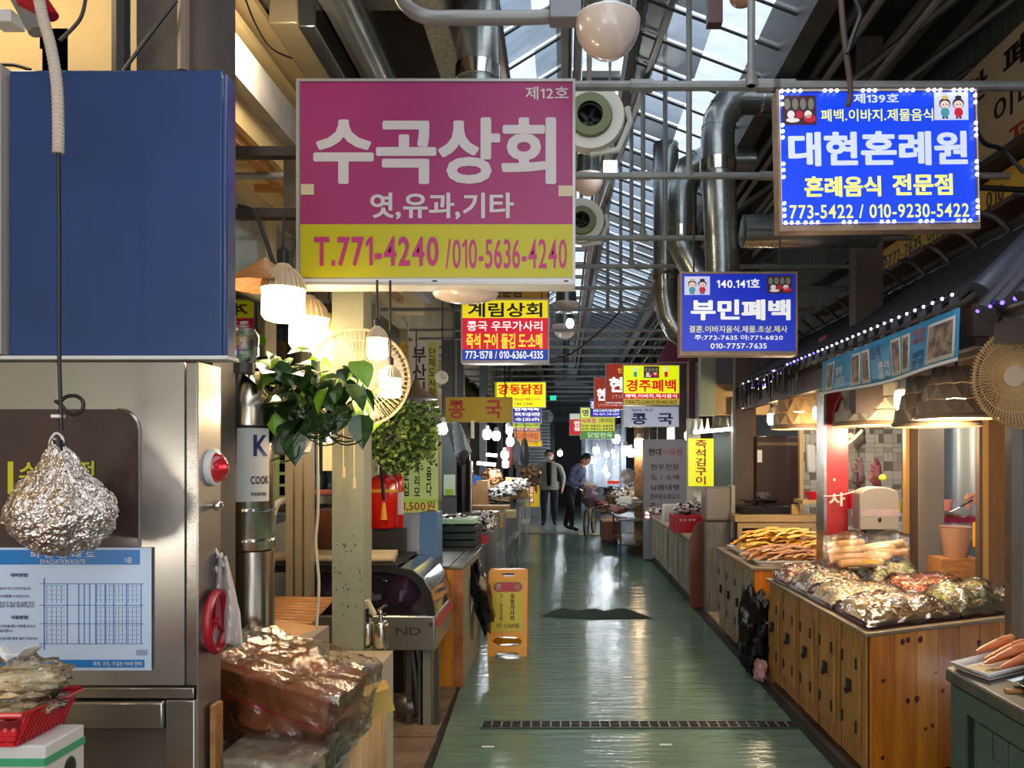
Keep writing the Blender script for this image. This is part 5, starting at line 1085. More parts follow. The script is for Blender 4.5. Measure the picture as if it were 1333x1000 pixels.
# ================================================================ RIGHT STALLS
from mathutils import Euler
def plank_face(root, a, c, z0, z1, n, m, name='plank', th=.012, gap=.002, seed=1, mats=None):
    a, c = Vector((a[0], a[1], 0)), Vector((c[0], c[1], 0)); d = (c-a); L = d.length; d.normalize(); nrm = Vector((d.y, -d.x, 0))
    rn = random.Random(seed); w = L/n
    for i in range(n):
        p, q = a+d*(i*w+gap), a+d*((i+1)*w-gap); t = th*(1+rn.uniform(-.08, .08))
        vs = [(p.x, p.y, z0), (q.x, q.y, z0), (q.x, q.y, z1), (p.x, p.y, z1)]
        vs = [Vector(v)+nrm*t for v in vs]+[Vector(v) for v in vs]
        b = MB().add(vs, [(0, 1, 2, 3), (7, 6, 5, 4), (0, 4, 5, 1), (1, 5, 6, 2), (2, 6, 7, 3), (3, 7, 4, 0)], (mats or [m])[i % len(mats or [m])])
        b.build(name, root, sharp=20)
def knots(root, pts, m=knot):
    for p, n, r in pts:
        n = Vector(n); MB().tube([Vector(p), Vector(p)+n*.0015], [r*1.4, r*1.2], m, 12).build('knot', root)
def panel_box(root, a, c, z0, z1, m, name, th=.01, n=Vector((-1, 0, 0))):
    a, c = Vector((a[0], a[1], 0)), Vector((c[0], c[1], 0)); vs = [(a.x, a.y, z0), (c.x, c.y, z0), (c.x, c.y, z1), (a.x, a.y, z1)]
    vs = [Vector(v)+n*th for v in vs]+[Vector(v) for v in vs]
    return MB().add(vs, [(0, 1, 2, 3), (7, 6, 5, 4), (0, 4, 5, 1), (1, 5, 6, 2), (2, 6, 7, 3), (3, 7, 4, 0)], m).build(name, root)
# --- big pine counter
wc = thing('pine_counter', 'large varnished pine counter with weathered doors carrying wrapped snack trays', 'counter', (1.9, 4.5, 0))
A, B, C_, D = (1.5, 3.78), (2.62, 4.28), (2.5, 5.5), (1.47, 5.5); zt = .745
wo2 = mat('varnished_pine_red', '#d07c1a', .36, 0, c2='#a4560e', vs=3, st=(7, 7, .7), bump=.12, bs=18, coat=.3, pos=(.3, .62))
wo3 = mat('varnished_pine_light', '#eea034', .38, 0, c2='#c47c1c', vs=3.2, st=(7, 7, .7), bump=.12, bs=18, coat=.3, pos=(.3, .62))
MB().prism([A, B, C_, D], .05, zt-.022, wood_d).build('carcass', wc)
MB().prism([(A[0]-.03, A[1]-.03), (B[0]+.02, B[1]-.03), C_, (D[0]-.03, D[1])], zt-.02, zt, mat('counter_top', '#8a7a62', .4, .1, var=.2)).build('top', wc, bev=.004)
plank_face(wc, A, B, 0, zt-.022, 8, wood_o, mats=[wo2, wood_o, wo3, wo2, wood_o])
fd = Vector((B[0]-A[0], B[1]-A[1], 0)).normalized(); fn_ = Vector((fd.y, -fd.x, 0))
kn = []
for (u, z, r) in ((.17, .68, .012), (.20, .685, .011), (.27, .68, .013), (.06, .50, .008), (.20, .38, .011), (.25, .38, .014), (.07, .50, .006), (.40, .40, .008), (.30, .22, .008), (.34, .23, .009), (.36, .5, .005), (.62, .62, .012), (.06, .12, .009), (.48, .3, .006)):
    kn.append((Vector((A[0], A[1], z))+fd*u*1.23+fn_*.0125, fn_, r))
knots(wc, kn)
# lane side: 5 door bays of weathered boards
n_b = 5; L = D[1]-A[1]
for i in range(n_b):
    y0, y1 = A[1]+.02+L*i/n_b, A[1]+.02+L*(i+1)/n_b-.02; xa = 1.5-.03*(y0-A[1])/L
    plank_face(wc, (xa, y1), (xa, y0), .05, zt-.03, 4, wood_g, name='plank', th=.01, seed=i)
    d = panel_box(wc, (xa-.012, y1-.03), (xa-.012, y0+.06), .14, zt-.11, wood_g, 'door', .012)
    for z in (.24, .56):
        b = MB(); b.bb(xa-.03, xa-.024, y1-.055, y1-.035, z-.03, z+.03, blk_iron); b.build('hinge', d); MB().bb(xa-.03, xa-.024, y0+.08, y0+.095, z-.03, z+.03, blk_iron).build('hinge', d)
    b = MB(); b.bb(xa-.04, xa-.024, (y0+y1)/2-.01, (y0+y1)/2+.03, .40, .46, blk_iron); b.tube(arc((xa-.045, (y0+y1)/2+.01, .41), .02, 180, 360, 8, 'yz'), .005, blk_iron, 6); b.build('latch', d)
plank_face(wc, D, (2.5, 5.5), 0, zt-.022, 6, wood_g, seed=9)
# --- middle counter
mc = thing('weathered_counter', 'weathered grey pine counter with trays of dried squid behind the big pine one', 'counter', (1.8, 6.5, 0)); zm = .775
x0, y0, y1 = 1.44, 5.83, 7.15
MB().bb(x0+.01, 2.6, y0, y1, .05, zm-.02, wood_d).build('carcass', mc); MB().bb(x0-.03, 2.6, y0-.03, y1+.02, zm-.02, zm, mat('counter_top', '#8a7a62', .4)).build('top', mc, bev=.004)
plank_face(mc, (x0, y0), (2.2, y0), 0, zm-.022, 6, wood_o, mats=[wo2, wood_o], seed=3)
for i in range(4):
    a, c = y0+.33*i, y0+.33*i+.32; plank_face(mc, (x0+.01, c), (x0+.01, a), .05, zm-.03, 4, wood_gr, seed=20+i, mats=[wood_gr, wood_g])
    d = panel_box(mc, (x0-.002, c-.03), (x0-.002, a+.05), .14, zm-.1, wood_gr, 'door', .01)
    MB().bb(x0-.03, x0-.012, (a+c)/2, (a+c)/2+.03, .38, .45, blk_iron).build('latch', d)
    for z in (.24, .56): MB().bb(x0-.018, x0-.012, c-.055, c-.035, z-.03, z+.03, blk_iron).build('hinge', d)
# --- brown-ended cabinets
for i, (a, c, lb) in enumerate(((8.27, 10.0, 'grey door cabinet with a scrolled brown board end, carrying the red tray'), (10.05, 11.9, 'far grey panelled cabinet behind the brown-ended one'))):
    t = thing('display_cabinet', lb, 'cabinet', (1.55, a, 0), 'cabinets along the right gutter'); zt3 = [.74, .72][i]
    MB().bb(1.37, 1.75, a, c, .1, zt3-.02, wood_gr).build('carcass', t); MB().bb(1.35, 1.95, a, c, zt3-.02, zt3, mat('cream_top', '#c9b090', .5)).build('top', t)
    MB().bb(1.38, 1.7, a+.03, c-.03, .0, .1, dark).build('plinth', t)
    n = 4
    for k in range(n):
        q0, q1 = a+(c-a)*k/n+.02, a+(c-a)*(k+1)/n-.02
        d = MB().bb(1.352, 1.369, q0, q1, .12, zt3-.05, mat('silver_wood', '#9a9a88', .4, .1, c2='#6f6c58', vs=6, st=(1, 1, .3))).build('door', t); MB().bb(1.346, 1.352, q0+.06, q1-.06, .2, zt3-.13, wood_gr).build('door_panel', d)
    if i == 0:
        pf = [(1.345, 0), (1.345, zt3+.02), (1.36, zt3+.03), (1.375, zt3+.06), (1.40, zt3+.13), (1.43, zt3+.17), (1.48, zt3+.185), (1.53, zt3+.17), (1.55, zt3+.15), (1.63, zt3+.14), (1.63, 0)]
        MB().prism(pf, a-.03, a-.001, wood_b, 'y').build('end_board', t)
# kerb
struct(MB().bb(1.37, 1.42, 11.9, 16.4, .0, .03, dark).build('trim_2'))
o = MB().bb(1.48, 1.75, 7.25, 8.2, .0, .02, card2).build('flat_carton'); tag(o, 'flattened pale carton on the floor between the right counters', 'carton')
# red tray with patterned bags, boxes
rt_ = thing('red_tray', 'red plastic tray with white print full of patterned bags on the cabinet', 'tray', (1.5, 9.0, .741)); Y = 8.9
MB().bb(X(877, Y), X(919, Y), Y, Y+.4, .741, Z(671, Y), red).build('tray_body', rt_, bev=.01); MB().text('싱싱 두부', X(884, Y), X(906, Y), Z(679, Y), Z(675, Y), Y-.003, white_p, .01).build('lettering', rt_)
heap('black and white patterned bags piled in the red tray', 898, 668, Y+.2, .38, .12); heap('white plastic bag slumped behind the red tray', 912, 660, Y+.5, .25, .22, mat('white_bag', '#d8d6d2', .35, bump=.6, bs=16)); heap('patterned bag heaped at the far end of the panelled cabinet', 853, 668, 11.2, .25, .08)
o = MB().bb(X(864, 9.9), X(900, 9.9), 9.9, 10.1, Z(680, 9.9), Z(657, 9.9), white_p).build('white_tub', bev=.02); tag(o, 'white plastic tub behind the red tray', 'tub')
gb = thing('bagged_box', 'grey plastic-covered square box standing behind the brown board end', 'box', (1.6, 8.0, 0)); Y = 7.9
MB().bb(X(917, Y), X(952, Y), Y, Y+.2, Z(679, Y), Z(634, Y), mat('grey_cover', '#85807a', .35, var=.15, bump=.3, bs=9)).build('cover', gb, bev=.03); MB().bb(X(920, Y), X(952, Y), Y+.02, Y+.18, 0, Z(680, Y), mat('striped_wrap', '#8a8580', .4, c2='#5a544c', vs=8, st=(8, 8, .5))).build('stand', gb); MB().bb(X(952, Y), X(957, Y), Y, Y+.2, Z(679, Y), Z(632, Y), mat('cover_edge', '#a39a8c', .4)).build('side_fold', gb)

# dark cabinet / stove stall
fr_ = mat('tan_frame', '#c0a070', .5, var=.12, coat=.1)
t = thing('stall_shelf', 'tan wooden shelf counter with a boxed front behind the squid trays', 'shelf', (1.85, 7.6, 0)); Y = 7.6
MB().bb(X(957, Y), X(1068, Y), Y, Y+.55, Z(680, Y), Z(671, Y), fr_).build('top', t, bev=.006)
MB().bb(X(961, Y), X(1063, Y), Y+.02, Y+.06, Z(688, Y), Z(681, Y), fr_).build('rail', t); MB().bb(X(961, Y), X(967, Y), Y+.02, Y+.06, 0, Z(688, Y), fr_).build('leg', t); MB().bb(X(1057, Y), X(1063, Y), Y+.02, Y+.06, 0, Z(688, Y), fr_).build('leg', t); MB().bb(X(967, Y), X(1057, Y), Y+.3, Y+.34, 0, Z(681, Y), dark).build('back_board', t)
struct(MB().bb(X(965, 8.3), X(984, 8.3), 8.3, 8.36, 0, 2.4, mat('brown_post2', '#6b4522', .5, var=.2)).build('pillar_wood'))
dkc = thing('dark_cupboard', 'tall dark brown cupboard behind the stove shelf', 'cupboard', (X(1012, 8.4), 8.4, 0))
MB().bb(X(984, 8.2), X(1041, 8.2), 8.2, 8.7, .97, Z(568, 8.2), mat('dark_cupboard', '#2e1a18', .3, 0, var=.2)).build('body', dkc, bev=.01); MB().bb(X(986, 8.2), X(1038, 8.2), 8.19, 8.2, Z(580, 8.2), Z(576, 8.2), mat('bronze', '#6a5438', .4)).build('trim', dkc); MB().bb(X(985, 8.2), X(991, 8.2), 8.17, 8.2, Z(602, 8.2), Z(586, 8.2), white_p).build('handle', dkc)
struct(MB().bb(X(1041, 8.0), X(1046, 8.0), 8.0, 8.06, .9, 2.4, fr_).build('pillar_tan'))
st2 = thing('gas_stove', 'black gas stove with pans on the stall shelf', 'stove', (1.95, 7.8, .97)); Y = 7.75
zs = Z(671, 7.6)+.002
MB().bb(X(965, Y), X(1036, Y), Y, Y+.3, zs, zs+.08, mat('stove_black', '#151517', .3, .3)).build('body', st2, bev=.008)
for px in (978, 1002): MB().lathe([(.05, 0), (.09, .03), (.095, .03)], P(px, 655, Y+.14)*1+Vector((0, 0, 0)), black, 16).build('pan', st2); 
MB().tube([P(983, 655, Y), P(962, 650, Y)], .008, black, 6).build('pan_handle', st2)
o = MB().lathe([(.05, 0), (.075, .07), (.078, .07), (.06, .01)], P(993, 650, Y+.2), clear, 16).build('clear_bowl'); tag(o, 'clear plastic bowl on top of the black stove', 'bowl')
o = MB().bb(X(1029, Y), X(1038, Y), Y-.05, Y, zs, zs+.1, mat('noodle_pack', '#b89860', .4)).build('snack_packet'); tag(o, 'small tan packet at the end of the black stove', 'packet')
# hood over it and far right lintel
struct(MB().bb(X(915, 9.0), X(1120, 9.0), 9.0, 9.1, Z(540, 9.0), Z(500, 9.0), mat('lintel_tan', '#a88a58', .6, var=.1)).build('lintel_right'))
struct(MB().bb(X(912, 8.95), X(932, 8.95), 8.95, 9.1, Z(541, 8.95), Z(460, 8.95), mat('sage_panel', '#8f9884', .6)).bb(X(932, 9), X(1120, 9), 9.0, 9.1, Z(500, 9), Z(460, 9), mat('mauve_panel', '#7d7480', .6)).build('wall_panel_right'))
struct(MB().bb(X(930, 9.4), X(966, 9.4), 9.4, 9.5, .3, Z(540, 9.4), mat('blue_grey_wall', '#6f808c', .6, var=.1)).build('partition_blue'))
struct(MB().bb(X(895, 9.3), X(912, 9.3), 9.3, 9.4, .76, Z(545, 9.3), mat('pale_post', '#b9b9b0', .5)).build('pillar_pale'))
struct(MB().bb(X(897, 10.2), X(905, 10.2), 10.2, 10.35, .74, 3.4, mat('plum_post', '#5a3440', .5)).bb(X(868, 10.5), X(874, 10.5), 12.6, 12.7, 0, 3.6, dark).build('pillar_plum'))
struct(MB().prism([(1.25, 2.9), (2.1, 2.9), (2.1, 3.45), (1.5, 3.4)], 10.35, 10.45, mat('plum_panel', '#7a3050', .6, var=.2), 'y').build('wall_plum_panel'))
struct(MB().bb(1.95, 2.0, 8.9, 9.0, 0, 2.3, white_p).build('pillar_thin'))
# tile wall at the back of the stalls
tw = MB().bb(X(1041, 8.8), 4.1, 8.8, 8.86, .6, 2.35, mat('tile_grout', '#7e7a70', .7)).build('wall_tiled'); struct(tw)
rn = random.Random(8); tm = [mat('tile_a', '#b9b2a2', .25), mat('tile_b', '#aaa290', .25), mat('tile_c', '#8a8272', .25, c2='#6c6658', vs=30), mat('tile_d', '#c4bcac', .22)]
protos = [MB().box((0, 0, 0), (1, .02, 1), m).build('tile', tw, local=True, sharp=0) for m in tm]
S_ = .105; cells = []
for i in range(16):
    for j in range(17):
        x, z = X(1041, 8.8)+.01+i*S_, .62+j*S_
        if x > 3.9: continue
        k = rn.random()
        if k < .45: cells.append((x, z, S_, S_))
        elif k < .7: cells += [(x, z, S_/2, S_), (x+S_/2, z, S_/2, S_)]
        else: cells += [(x, z, S_, S_/2), (x, z+S_/2, S_, S_/2)]
used = set()
for (x, z, w, h) in cells[:295]:
    k = rn.choices(range(4), (4, 3, 1.3, 4))[0]; o = protos[k]
    if k in used: o = o.copy(); COL.objects.link(o)
    used.add(k); o.location = Vector((x+w/2, 8.796, z+h/2))-OFF[tw.name]; o.scale = (w-.005, 1, h-.005)
# red post etc
Y = 5.59
rp = MB().bb(X(1075, Y), X(1104, Y), Y, Y+.16, 0, 2.5, mat('red_post', '#98141c', .4, 0, c2='#780e16', vs=6, coat=.3)).build('pillar_red'); struct(rp)
MB().bb(X(1072, Y), X(1075.5, Y), Y-.01, Y+.16, 0, 2.3, steel).build('edge_strip', rp)
MB().text('사', X(1079, Y), X(1100, Y), Z(659, Y), Z(641, Y), Y-.003, mat('worn_white', '#d8b8b0', .5), .02).build('lettering', rp, sharp=0); MB().text('동', X(1090, Y), X(1101, Y), Z(688, Y), Z(672, Y), Y-.003, mat('faded_red', '#8c2a2a', .5), .01).build('lettering', rp, sharp=0)
MB().tube([P(1086, 623, Y), P(1086, 626, Y)], .008, white_p, 8).build('rivet', rp)
MB().tube(sag(P(1072, 646, Y-.02), P(1112, 640, Y-.02), .01), .003, white_p, 5).build('wire', rp)
# white filigree bracket
br_ = thing('scroll_bracket', 'white scrolled filigree bracket at the top of the red post', 'bracket', P(1100, 578, 5.6)); Y = 5.6; pa = mat('ivory', '#a89880', .5)
MB().tube(smooth([P(1096, 512, Y), P(1086, 530, Y), P(1083, 555, Y), P(1086, 572, Y), P(1100, 578, Y), P(1112, 570, Y), P(1122, 560, Y)]), .011, pa, 8).build('outline', br_)
for cx, cy, r in ((1097, 562, 6), (1107, 566, 4), (1092, 545, 4)): MB().tube([P(cx+r*(1-a/500)*math.cos(R(a)), cy+r*(1-a/500)*math.sin(R(a)), Y) for a in range(0, 450, 30)], .005, pa, 6).build('scroll', br_)
# faceted kitchen lamp shades
def shade(label, px0, px1, py0, py1, Y, m, k=.62, n=12, glow=None):
    cx = (px0+px1)/2; r = (px1-px0)/2*Y/F; h = (py1-py0)*Y/F; c = P(cx, py1, Y); t = thing('pleated_lamp', label, 'lamp', c, 'pleated hanging lamp shades')
    lv = [(r*.97, h*.1), (r*(.97-.12), h*.36), (r*(.97-.26), h*.66), (r*k, h)]
    b = MB()
    for i in range(3):
        (ra, za), (rb, zb) = lv[i], lv[i+1]
        for j in range(n):
            a0, a1 = 2*math.pi*(j+(.5 if i % 2 else 0))/n, 2*math.pi*(j+1+(.5 if i % 2 else 0))/n; am = (a0+a1)/2
            p = lambda a, rr, z: c+Vector((rr*math.cos(a), rr*math.sin(a), z)); e = p(am, (ra+rb)/2*1.07, (za+zb)/2)
            q = [p(a0, ra, za), p(a1, ra, za), p(a1, rb, zb), p(a0, rb, zb)]
            tip = p(am, rb*1.03+.012, zb-(zb-za)*.1); mid = p(am, ra*.93, za+(zb-za)*.05); b.add(q+[mid, tip], [(0, 4, 5), (4, 1, 5), (0, 5, 3), (1, 2, 5)], m)
    b.build('pleats', t, sharp=0, solid=.003)
    MB().lathe([(r*.97, h*.1), (r*1.02, h*.05), (r*1.0, 0), (r*.94, h*.02)], c, mat('shade_rim', '#8a7258', .4), 36).build('rim', t)
    MB().ell(c+Vector((0, 0, h*.4)), (.045, .045, .05), bulb_w if glow is None else glow, 12, 8).build('bulb', t); lamp_or_fill(c+Vector((0, 0, -.06)), 30, WARM, .04)
    MB().tube([c+Vector((0, 0, h)), Vector((c.x, c.y, max(c.z+h+.03, 2.26)))], .006, black, 6).build('cord', t)
sh1, sh2, sh3 = mat('shade_warm', '#b99a6a', .5), mat('shade_grey', '#9c9486', .5), mat('shade_taupe', '#8a7664', .5)
shade('warm tan pleated lamp shade left of the red post', 1005, 1075, 500, 559, 6.4, sh1, k=.5)
shade('long grey pleated lamp shade right behind the red post', 1086, 1186, 500, 555, 5.3, sh2, k=.78)
shade('taupe pleated lamp shade, the lower one of the right pair', 1165, 1272, 490, 556, 4.3, sh3, k=.6)
shade('taupe pleated lamp shade nearest the cream fan', 1195, 1294, 478, 546, 3.9, sh3, k=.5)
def bulb(label, px, py, Y, r, m, cyl=True, group='bare bulbs at the right stalls', h=.12, top=None):
    c = P(px, py, Y); lamp_or_fill(c+Vector((0, -r, -h*.75)), 13 if Y > 7 else 8, WARM if m is bulb_w else NEUT if m is bulb_c else COOL, .04); t = thing('light_bulb', label, 'bulb', c-Vector((0, 0, h/2)), group)
    MB().lathe([(0, -h*.5), (r*.6, -h*.48), (r, -h*.2), (r*.95, h*.2), (r*.8, h*.35), (0, h*.36)], c, m, 16).build('glow', t, sharp=60)
    MB().lathe([(r*.7, h*.36), (r*.45, h*.8), (0, h*.82)], c, white_p, 12).build('neck', t)
    top = top or (2.26 if c.x > 1.6 and Y < 8 else 3.2 if 0 < c.x < 1.5 or px > 640 else 4.28)
    MB().tube([c+Vector((0, 0, h*.8)), c+Vector((0, 0, top-c.z))], .006, black, 6).build('cord', t)
bulb('bright bulb at the end of the tile roof left of the tan shade', 1004, 545, 6.9, .038, bulb_w)
bulb('bright bulb between the tan shade and the red post', 1066, 537, 6.0, .05, bulb_w)
bulb('bright white bulb in front of the grey shade under the blue banner', 1175, 520, 4.9, .052, bulb_w, h=.16)
# light fittings row far
for i, px in enumerate((905, 913, 921, 929, 938, 947, 955)):
    o = MB().lathe([(0, 0), (.03, .01), (.035, .03), (.02, .1), (.012, .18), (0, .18)], P(px, 566-i*.8, 9.2), chrome if i > 2 else white_p, 10).build('hanging_fixture'); tag(o, 'small bare fixture hanging in the row above the lime banner', 'fixture', 'fixtures in a row over the far right stall')
tag(MB().tube([P(903, 563, 9.1), P(958, 558, 9.1)], .02, bulb_c, 8).build('tube_light'), 'thin bright tube light above the lime yellow banner', 'light')
# tile roof canopy
xe, ze, xr_, zr = 1.75, 2.29, 2.40, 2.78; ya, yb = 3.35, 7.7
rf = thing('tile_canopy', 'dark Korean style tile canopy over the right stalls', 'canopy', (2.0, 5.5, 2.2)); tile_m = mat('roof_tile_dark', '#302e32', .45, 0, var=.3, vs=10, bump=.15, bs=30); tile_m2 = mat('roof_tile_base', '#2c2a2c', .5)
MB().add([(xe, ya, ze-.03), (xe, yb, ze-.03), (xr_, yb, zr-.03), (xr_, ya, zr-.03)], [(0, 1, 2, 3)], tile_m2).build('deck', rf, solid=.03)
sl_ = math.atan2(zr-ze, xr_-xe); Ls = math.hypot(zr-ze, xr_-xe); nt = 5; cols = int((yb-ya)/.155); pt_ = None
for i in range(cols):
    for j in range(nt):
        if pt_ is None:
            b = MB(); n = 6; L = Ls/nt*1.12
            vs = []
            for q in range(n+1):
                a = math.pi*q/n
                for s_, rr in ((0, .046), (1, .04)): vs.append((s_*L, -rr*math.cos(a), rr*math.sin(a)))
            b.add(vs, [(2*q, 2*q+2, 2*q+3, 2*q+1) for q in range(n)], tile_m); pt_ = b.build('roof_tile', rf, local=True); o = pt_
        else: o = pt_.copy(); COL.objects.link(o)
        s0 = j*Ls/nt; o.rotation_euler = (0, -sl_, 0); o.location = Vector((xe+math.cos(sl_)*s0, ya+.08+i*.155, ze+math.sin(sl_)*s0+.004*(nt-j)))-OFF[rf.name]
for i in range(cols): MB().tube([(xe-.012, ya+.08+i*.155, ze+.012), (xe+.0, ya+.08+i*.155, ze+.012)], .046, tile_m, 12).build('eave_cap', rf)
MB().tube([(xr_, ya-.1, zr+.02), (xr_, yb, zr+.02)], .05, tile_m, 10).build('ridge', rf)
for i in range(14): MB().tube([(xr_-.06+.08*math.cos(a)*0-.09*math.sin(a), ya+.05+i*.32+.12*(1-math.cos(a)), zr+.02+.12*math.sin(a)*1) for a in [R(q) for q in range(0, 100, 18)]], .016, tile_m, 6).build('ridge_cap', rf)
MB().tube([(xe+.05, ya-.04, ze+.02), (xe+.35, ya-.06, ze+.30), (xe+.6, ya-.05, ze+.42)], [.065, .085, .07], mat('gable_tile', '#454858', .35, coat=.3), 14).build('gable_roll', rf)
MB().bb(xe+.02, xr_, ya-.02, ya+.04, ze-.16, ze-.02, wood_d).build('gable_board', rf); MB().bb(xe+.04, xe+.10, ya, yb, ze-.2, ze-.06, wood_d).build('eave_beam', rf)
struct(MB().bb(xr_-.02, xr_+.05, ya-1.5, 8.9, 2.2, zr+.05, mat('fascia_dark', '#4a3a34', .6, var=.2)).bb(1.95, 2.42, 7.7, 8.9, 2.35, 2.42, dark).build('beam_right'))
struct(MB().bb(2.5, 2.58, 3.3, 8.8, 2.15, 2.28, wood_d).build('lintel_stall'))
# LED string on the eave
ls = thing('light_string', 'string of white and violet light dots along the tile canopy eave', 'string lights', (xe, 5.5, ze-.05)); pr_ = {}
rn = random.Random(3); yy = ya+.05; i = 0
while yy < 7.6:
    k = led if i % 2 == 0 or yy < 5.2 else led_v
    z = ze+.035-(.0 if yy < 6 else rn.uniform(0, .1))
    if k not in pr_: o = pr_[k] = MB().ell((0, 0, 0), (.008, .008, .008), k, 8, 5).build('light_dot', ls, local=True)
    else: o = pr_[k].copy(); COL.objects.link(o)
    o.location = Vector((xe-.035, yy, z))-OFF[ls.name]; yy += .09 if yy < 6 else .055; i += 1
MB().tube([(xe-.03, ya, ze+.035), (xe-.03, 7.6, ze+.02)], .004, black, 5).build('wire', ls)
# fringe at the far end (icicle cord curtain)
b = MB()
for i in range(120):
    y = rn.uniform(5.6, 7.6); x = xe-.06+rn.uniform(-.03, .05); L = rn.uniform(.08, .22); b.tube([(x, y, ze), (x+rn.uniform(-.01, .01), y, ze-L)], [.007, .003], black if i % 4 else chrome, 4)
o = b.build('cord_fringe'); o['kind'] = 'stuff'; tag(o, 'dark cord fringe with glints hanging from the far canopy eave', 'fringe')
# second canopy, nearest
rf2 = thing('tile_canopy', 'corner of a second dark tile canopy with violet light dots, nearest the camera', 'canopy', (1.9, 2.6, 2.2))
b = MB(); b.add([(1.62, 2.3, 2.13), (1.62, 2.86, 2.13), (2.3, 2.86, 2.9), (2.3, 2.3, 2.9)], [(0, 1, 2, 3)], tile_m2); b.build('deck', rf2, solid=.03)
for i in range(4): MB().tube([(1.60, 2.35+i*.155, 2.15), (2.3, 2.35+i*.155, 2.93)], .046, tile_m, 10).build('roof_tile', rf2)
MB().tube([(1.58, 2.88, 2.14), (1.8, 2.9, 2.38), (2.1, 2.9, 2.75)], .05, tile_m, 10).build('gable_roll', rf2); MB().bb(1.62, 2.3, 2.84, 2.9, 2.03, 2.12, wood_d).build('gable_board', rf2)
for i in range(9): MB().ell((1.56+i*.012, 2.9-.06*i, 2.17-.003*abs(i-4)), (.008, .008, .008), led_v, 8, 5).build('light_dot', rf2)
# banner
bn = thing('photo_banner', 'sagging sky blue banner with food photographs hung under the tile canopy eave', 'banner', (1.70, 4.3, 2.0)); xb = 1.70
def bpt(u, v, off=0): 
    y = 5.06-(5.06-3.3)*u; zt_ = 2.235+.015*u; zb = 2.02-.02*math.sin(u*3.1)-.0*u; return Vector((xb-off-.02*math.sin(u*9)*(v), y, zt_+(zb-zt_)*v))
MB().grid(lambda u, v: bpt(u, v), 24, 4, mat('banner_blue', '#2f8fc0', .45, 0, var=.1)).build('cloth', bn, solid=.003)
wb = mat('banner_white', '#d8d4d0', .5)
for a, c in ((.06, .14), (.30, .37), (.38, .44), (.60, .67), (.68, .735), (.845, .985)):
    MB().grid(lambda u, v: bpt(a+(c-a)*u, .12+.78*v, .005), 4, 2, wb).build('photo_mount', bn, solid=.001)
    MB().grid(lambda u, v: bpt(a+.008+(c-a-.016)*u, .18+.64*v, .008), 4, 2, mat('food_photo', '#a08468', .5, c2='#4a3c38', vs=18, pos=(.42, .58))).build('photo', bn)
MB().grid(lambda u, v: bpt(u, .93+.06*v, .004), 24, 1, wb).build('hem', bn)
def btext(s, a, c, v0, v1, m):
    vs, fs = glyphs(s, .01); ax = min(v[0] for v in vs); bx_ = max(v[0] for v in vs); az = min(v[1] for v in vs); bz = max(v[1] for v in vs)
    MB().add([bpt(a+(c-a)*(v[0]-ax)/(bx_-ax), v1+(v0-v1)*(v[1]-az)/(bz-az), .006) for v in vs], fs, m).build('lettering', bn, sharp=0)
btext('폐백\n이바지', .16, .25, .3, .85, wb); btext('음식', .45, .52, .12, .4, navy); btext('혼례\n음식', .50, .585, .5, .88, wb); btext('주문\n제작', .75, .83, .12, .42, rd); btext('예약\n환영', .75, .83, .55, .88, navy)
# fan right
fan('large beige wall fan seen nearly edge on under the second canopy', P(1330, 490, 3.05), .205, (-.82, -.57, -.05), mat('fan_beige', '#c2a070', .4), mat('fan_blade_beige', '#b09878', .3, alpha=.6), motor=mat('fan_motor', '#b8a898', .4), n=84, wr=.0018)
struct(MB().bb(X(1322, 3.25), X(1322, 3.25)+.3, 3.2, 3.28, 0, 2.2, mat('grey_side_post', '#6e6c6a', .45, .2, var=.2)).bb(X(1318, 3.4), X(1324, 3.4), 3.4, 3.46, 0, 2.1, mat('rust_strip', '#6b5238', .6, var=.4, vs=20)).build('pillar_right_front'))
# posts of the right stall opening
m_brass = mat('brown_frame', '#6a4a28', .35, .2, var=.2, st=(3, 3, .5)); m_br2 = mat('brass_frame', '#a07840', .35, .3)
Y = 5.6; struct(MB().bb(X(1179, Y), X(1184, Y), Y, Y+.05, .7, 2.2, m_br2).bb(X(1184, Y), X(1196, Y), Y+.01, Y+.06, .7, 2.2, wood_d).build('door_frame_1'))
Y = 4.95; o = MB().bb(X(1275, Y), X(1279, Y), Y, Y+.05, .7, 2.2, wood_d).bb(X(1279, Y), X(1286, Y), Y-.01, Y+.05, .7, 2.2, m_br2).bb(X(1286, Y), X(1312, Y), Y, Y+.1, .7, 2.2, m_brass).bb(X(1312, Y), X(1330, Y), Y-.02, Y+.1, .7, 2.2, wood_d).build('door_frame_2'); struct(o)
Y = 5.9; struct(MB().bb(X(1196, Y), X(1229, Y), Y, Y+.1, .3, 2.3, mat('grey_panel', '#7f7468', .5, var=.1)).build('wall_grey_panel'))
b = MB(); b.grid(lambda u, v: Vector((X(1225, 6.6)+u*.62, 6.6+.05*math.sin(u*9), .9+1.5*v)), 24, 1, mat('steel_curtain', '#98a2a8', .3, .5, var=.2, vs=2, st=(1, 1, .3))); struct(b.build('wall_steel_sheet'))
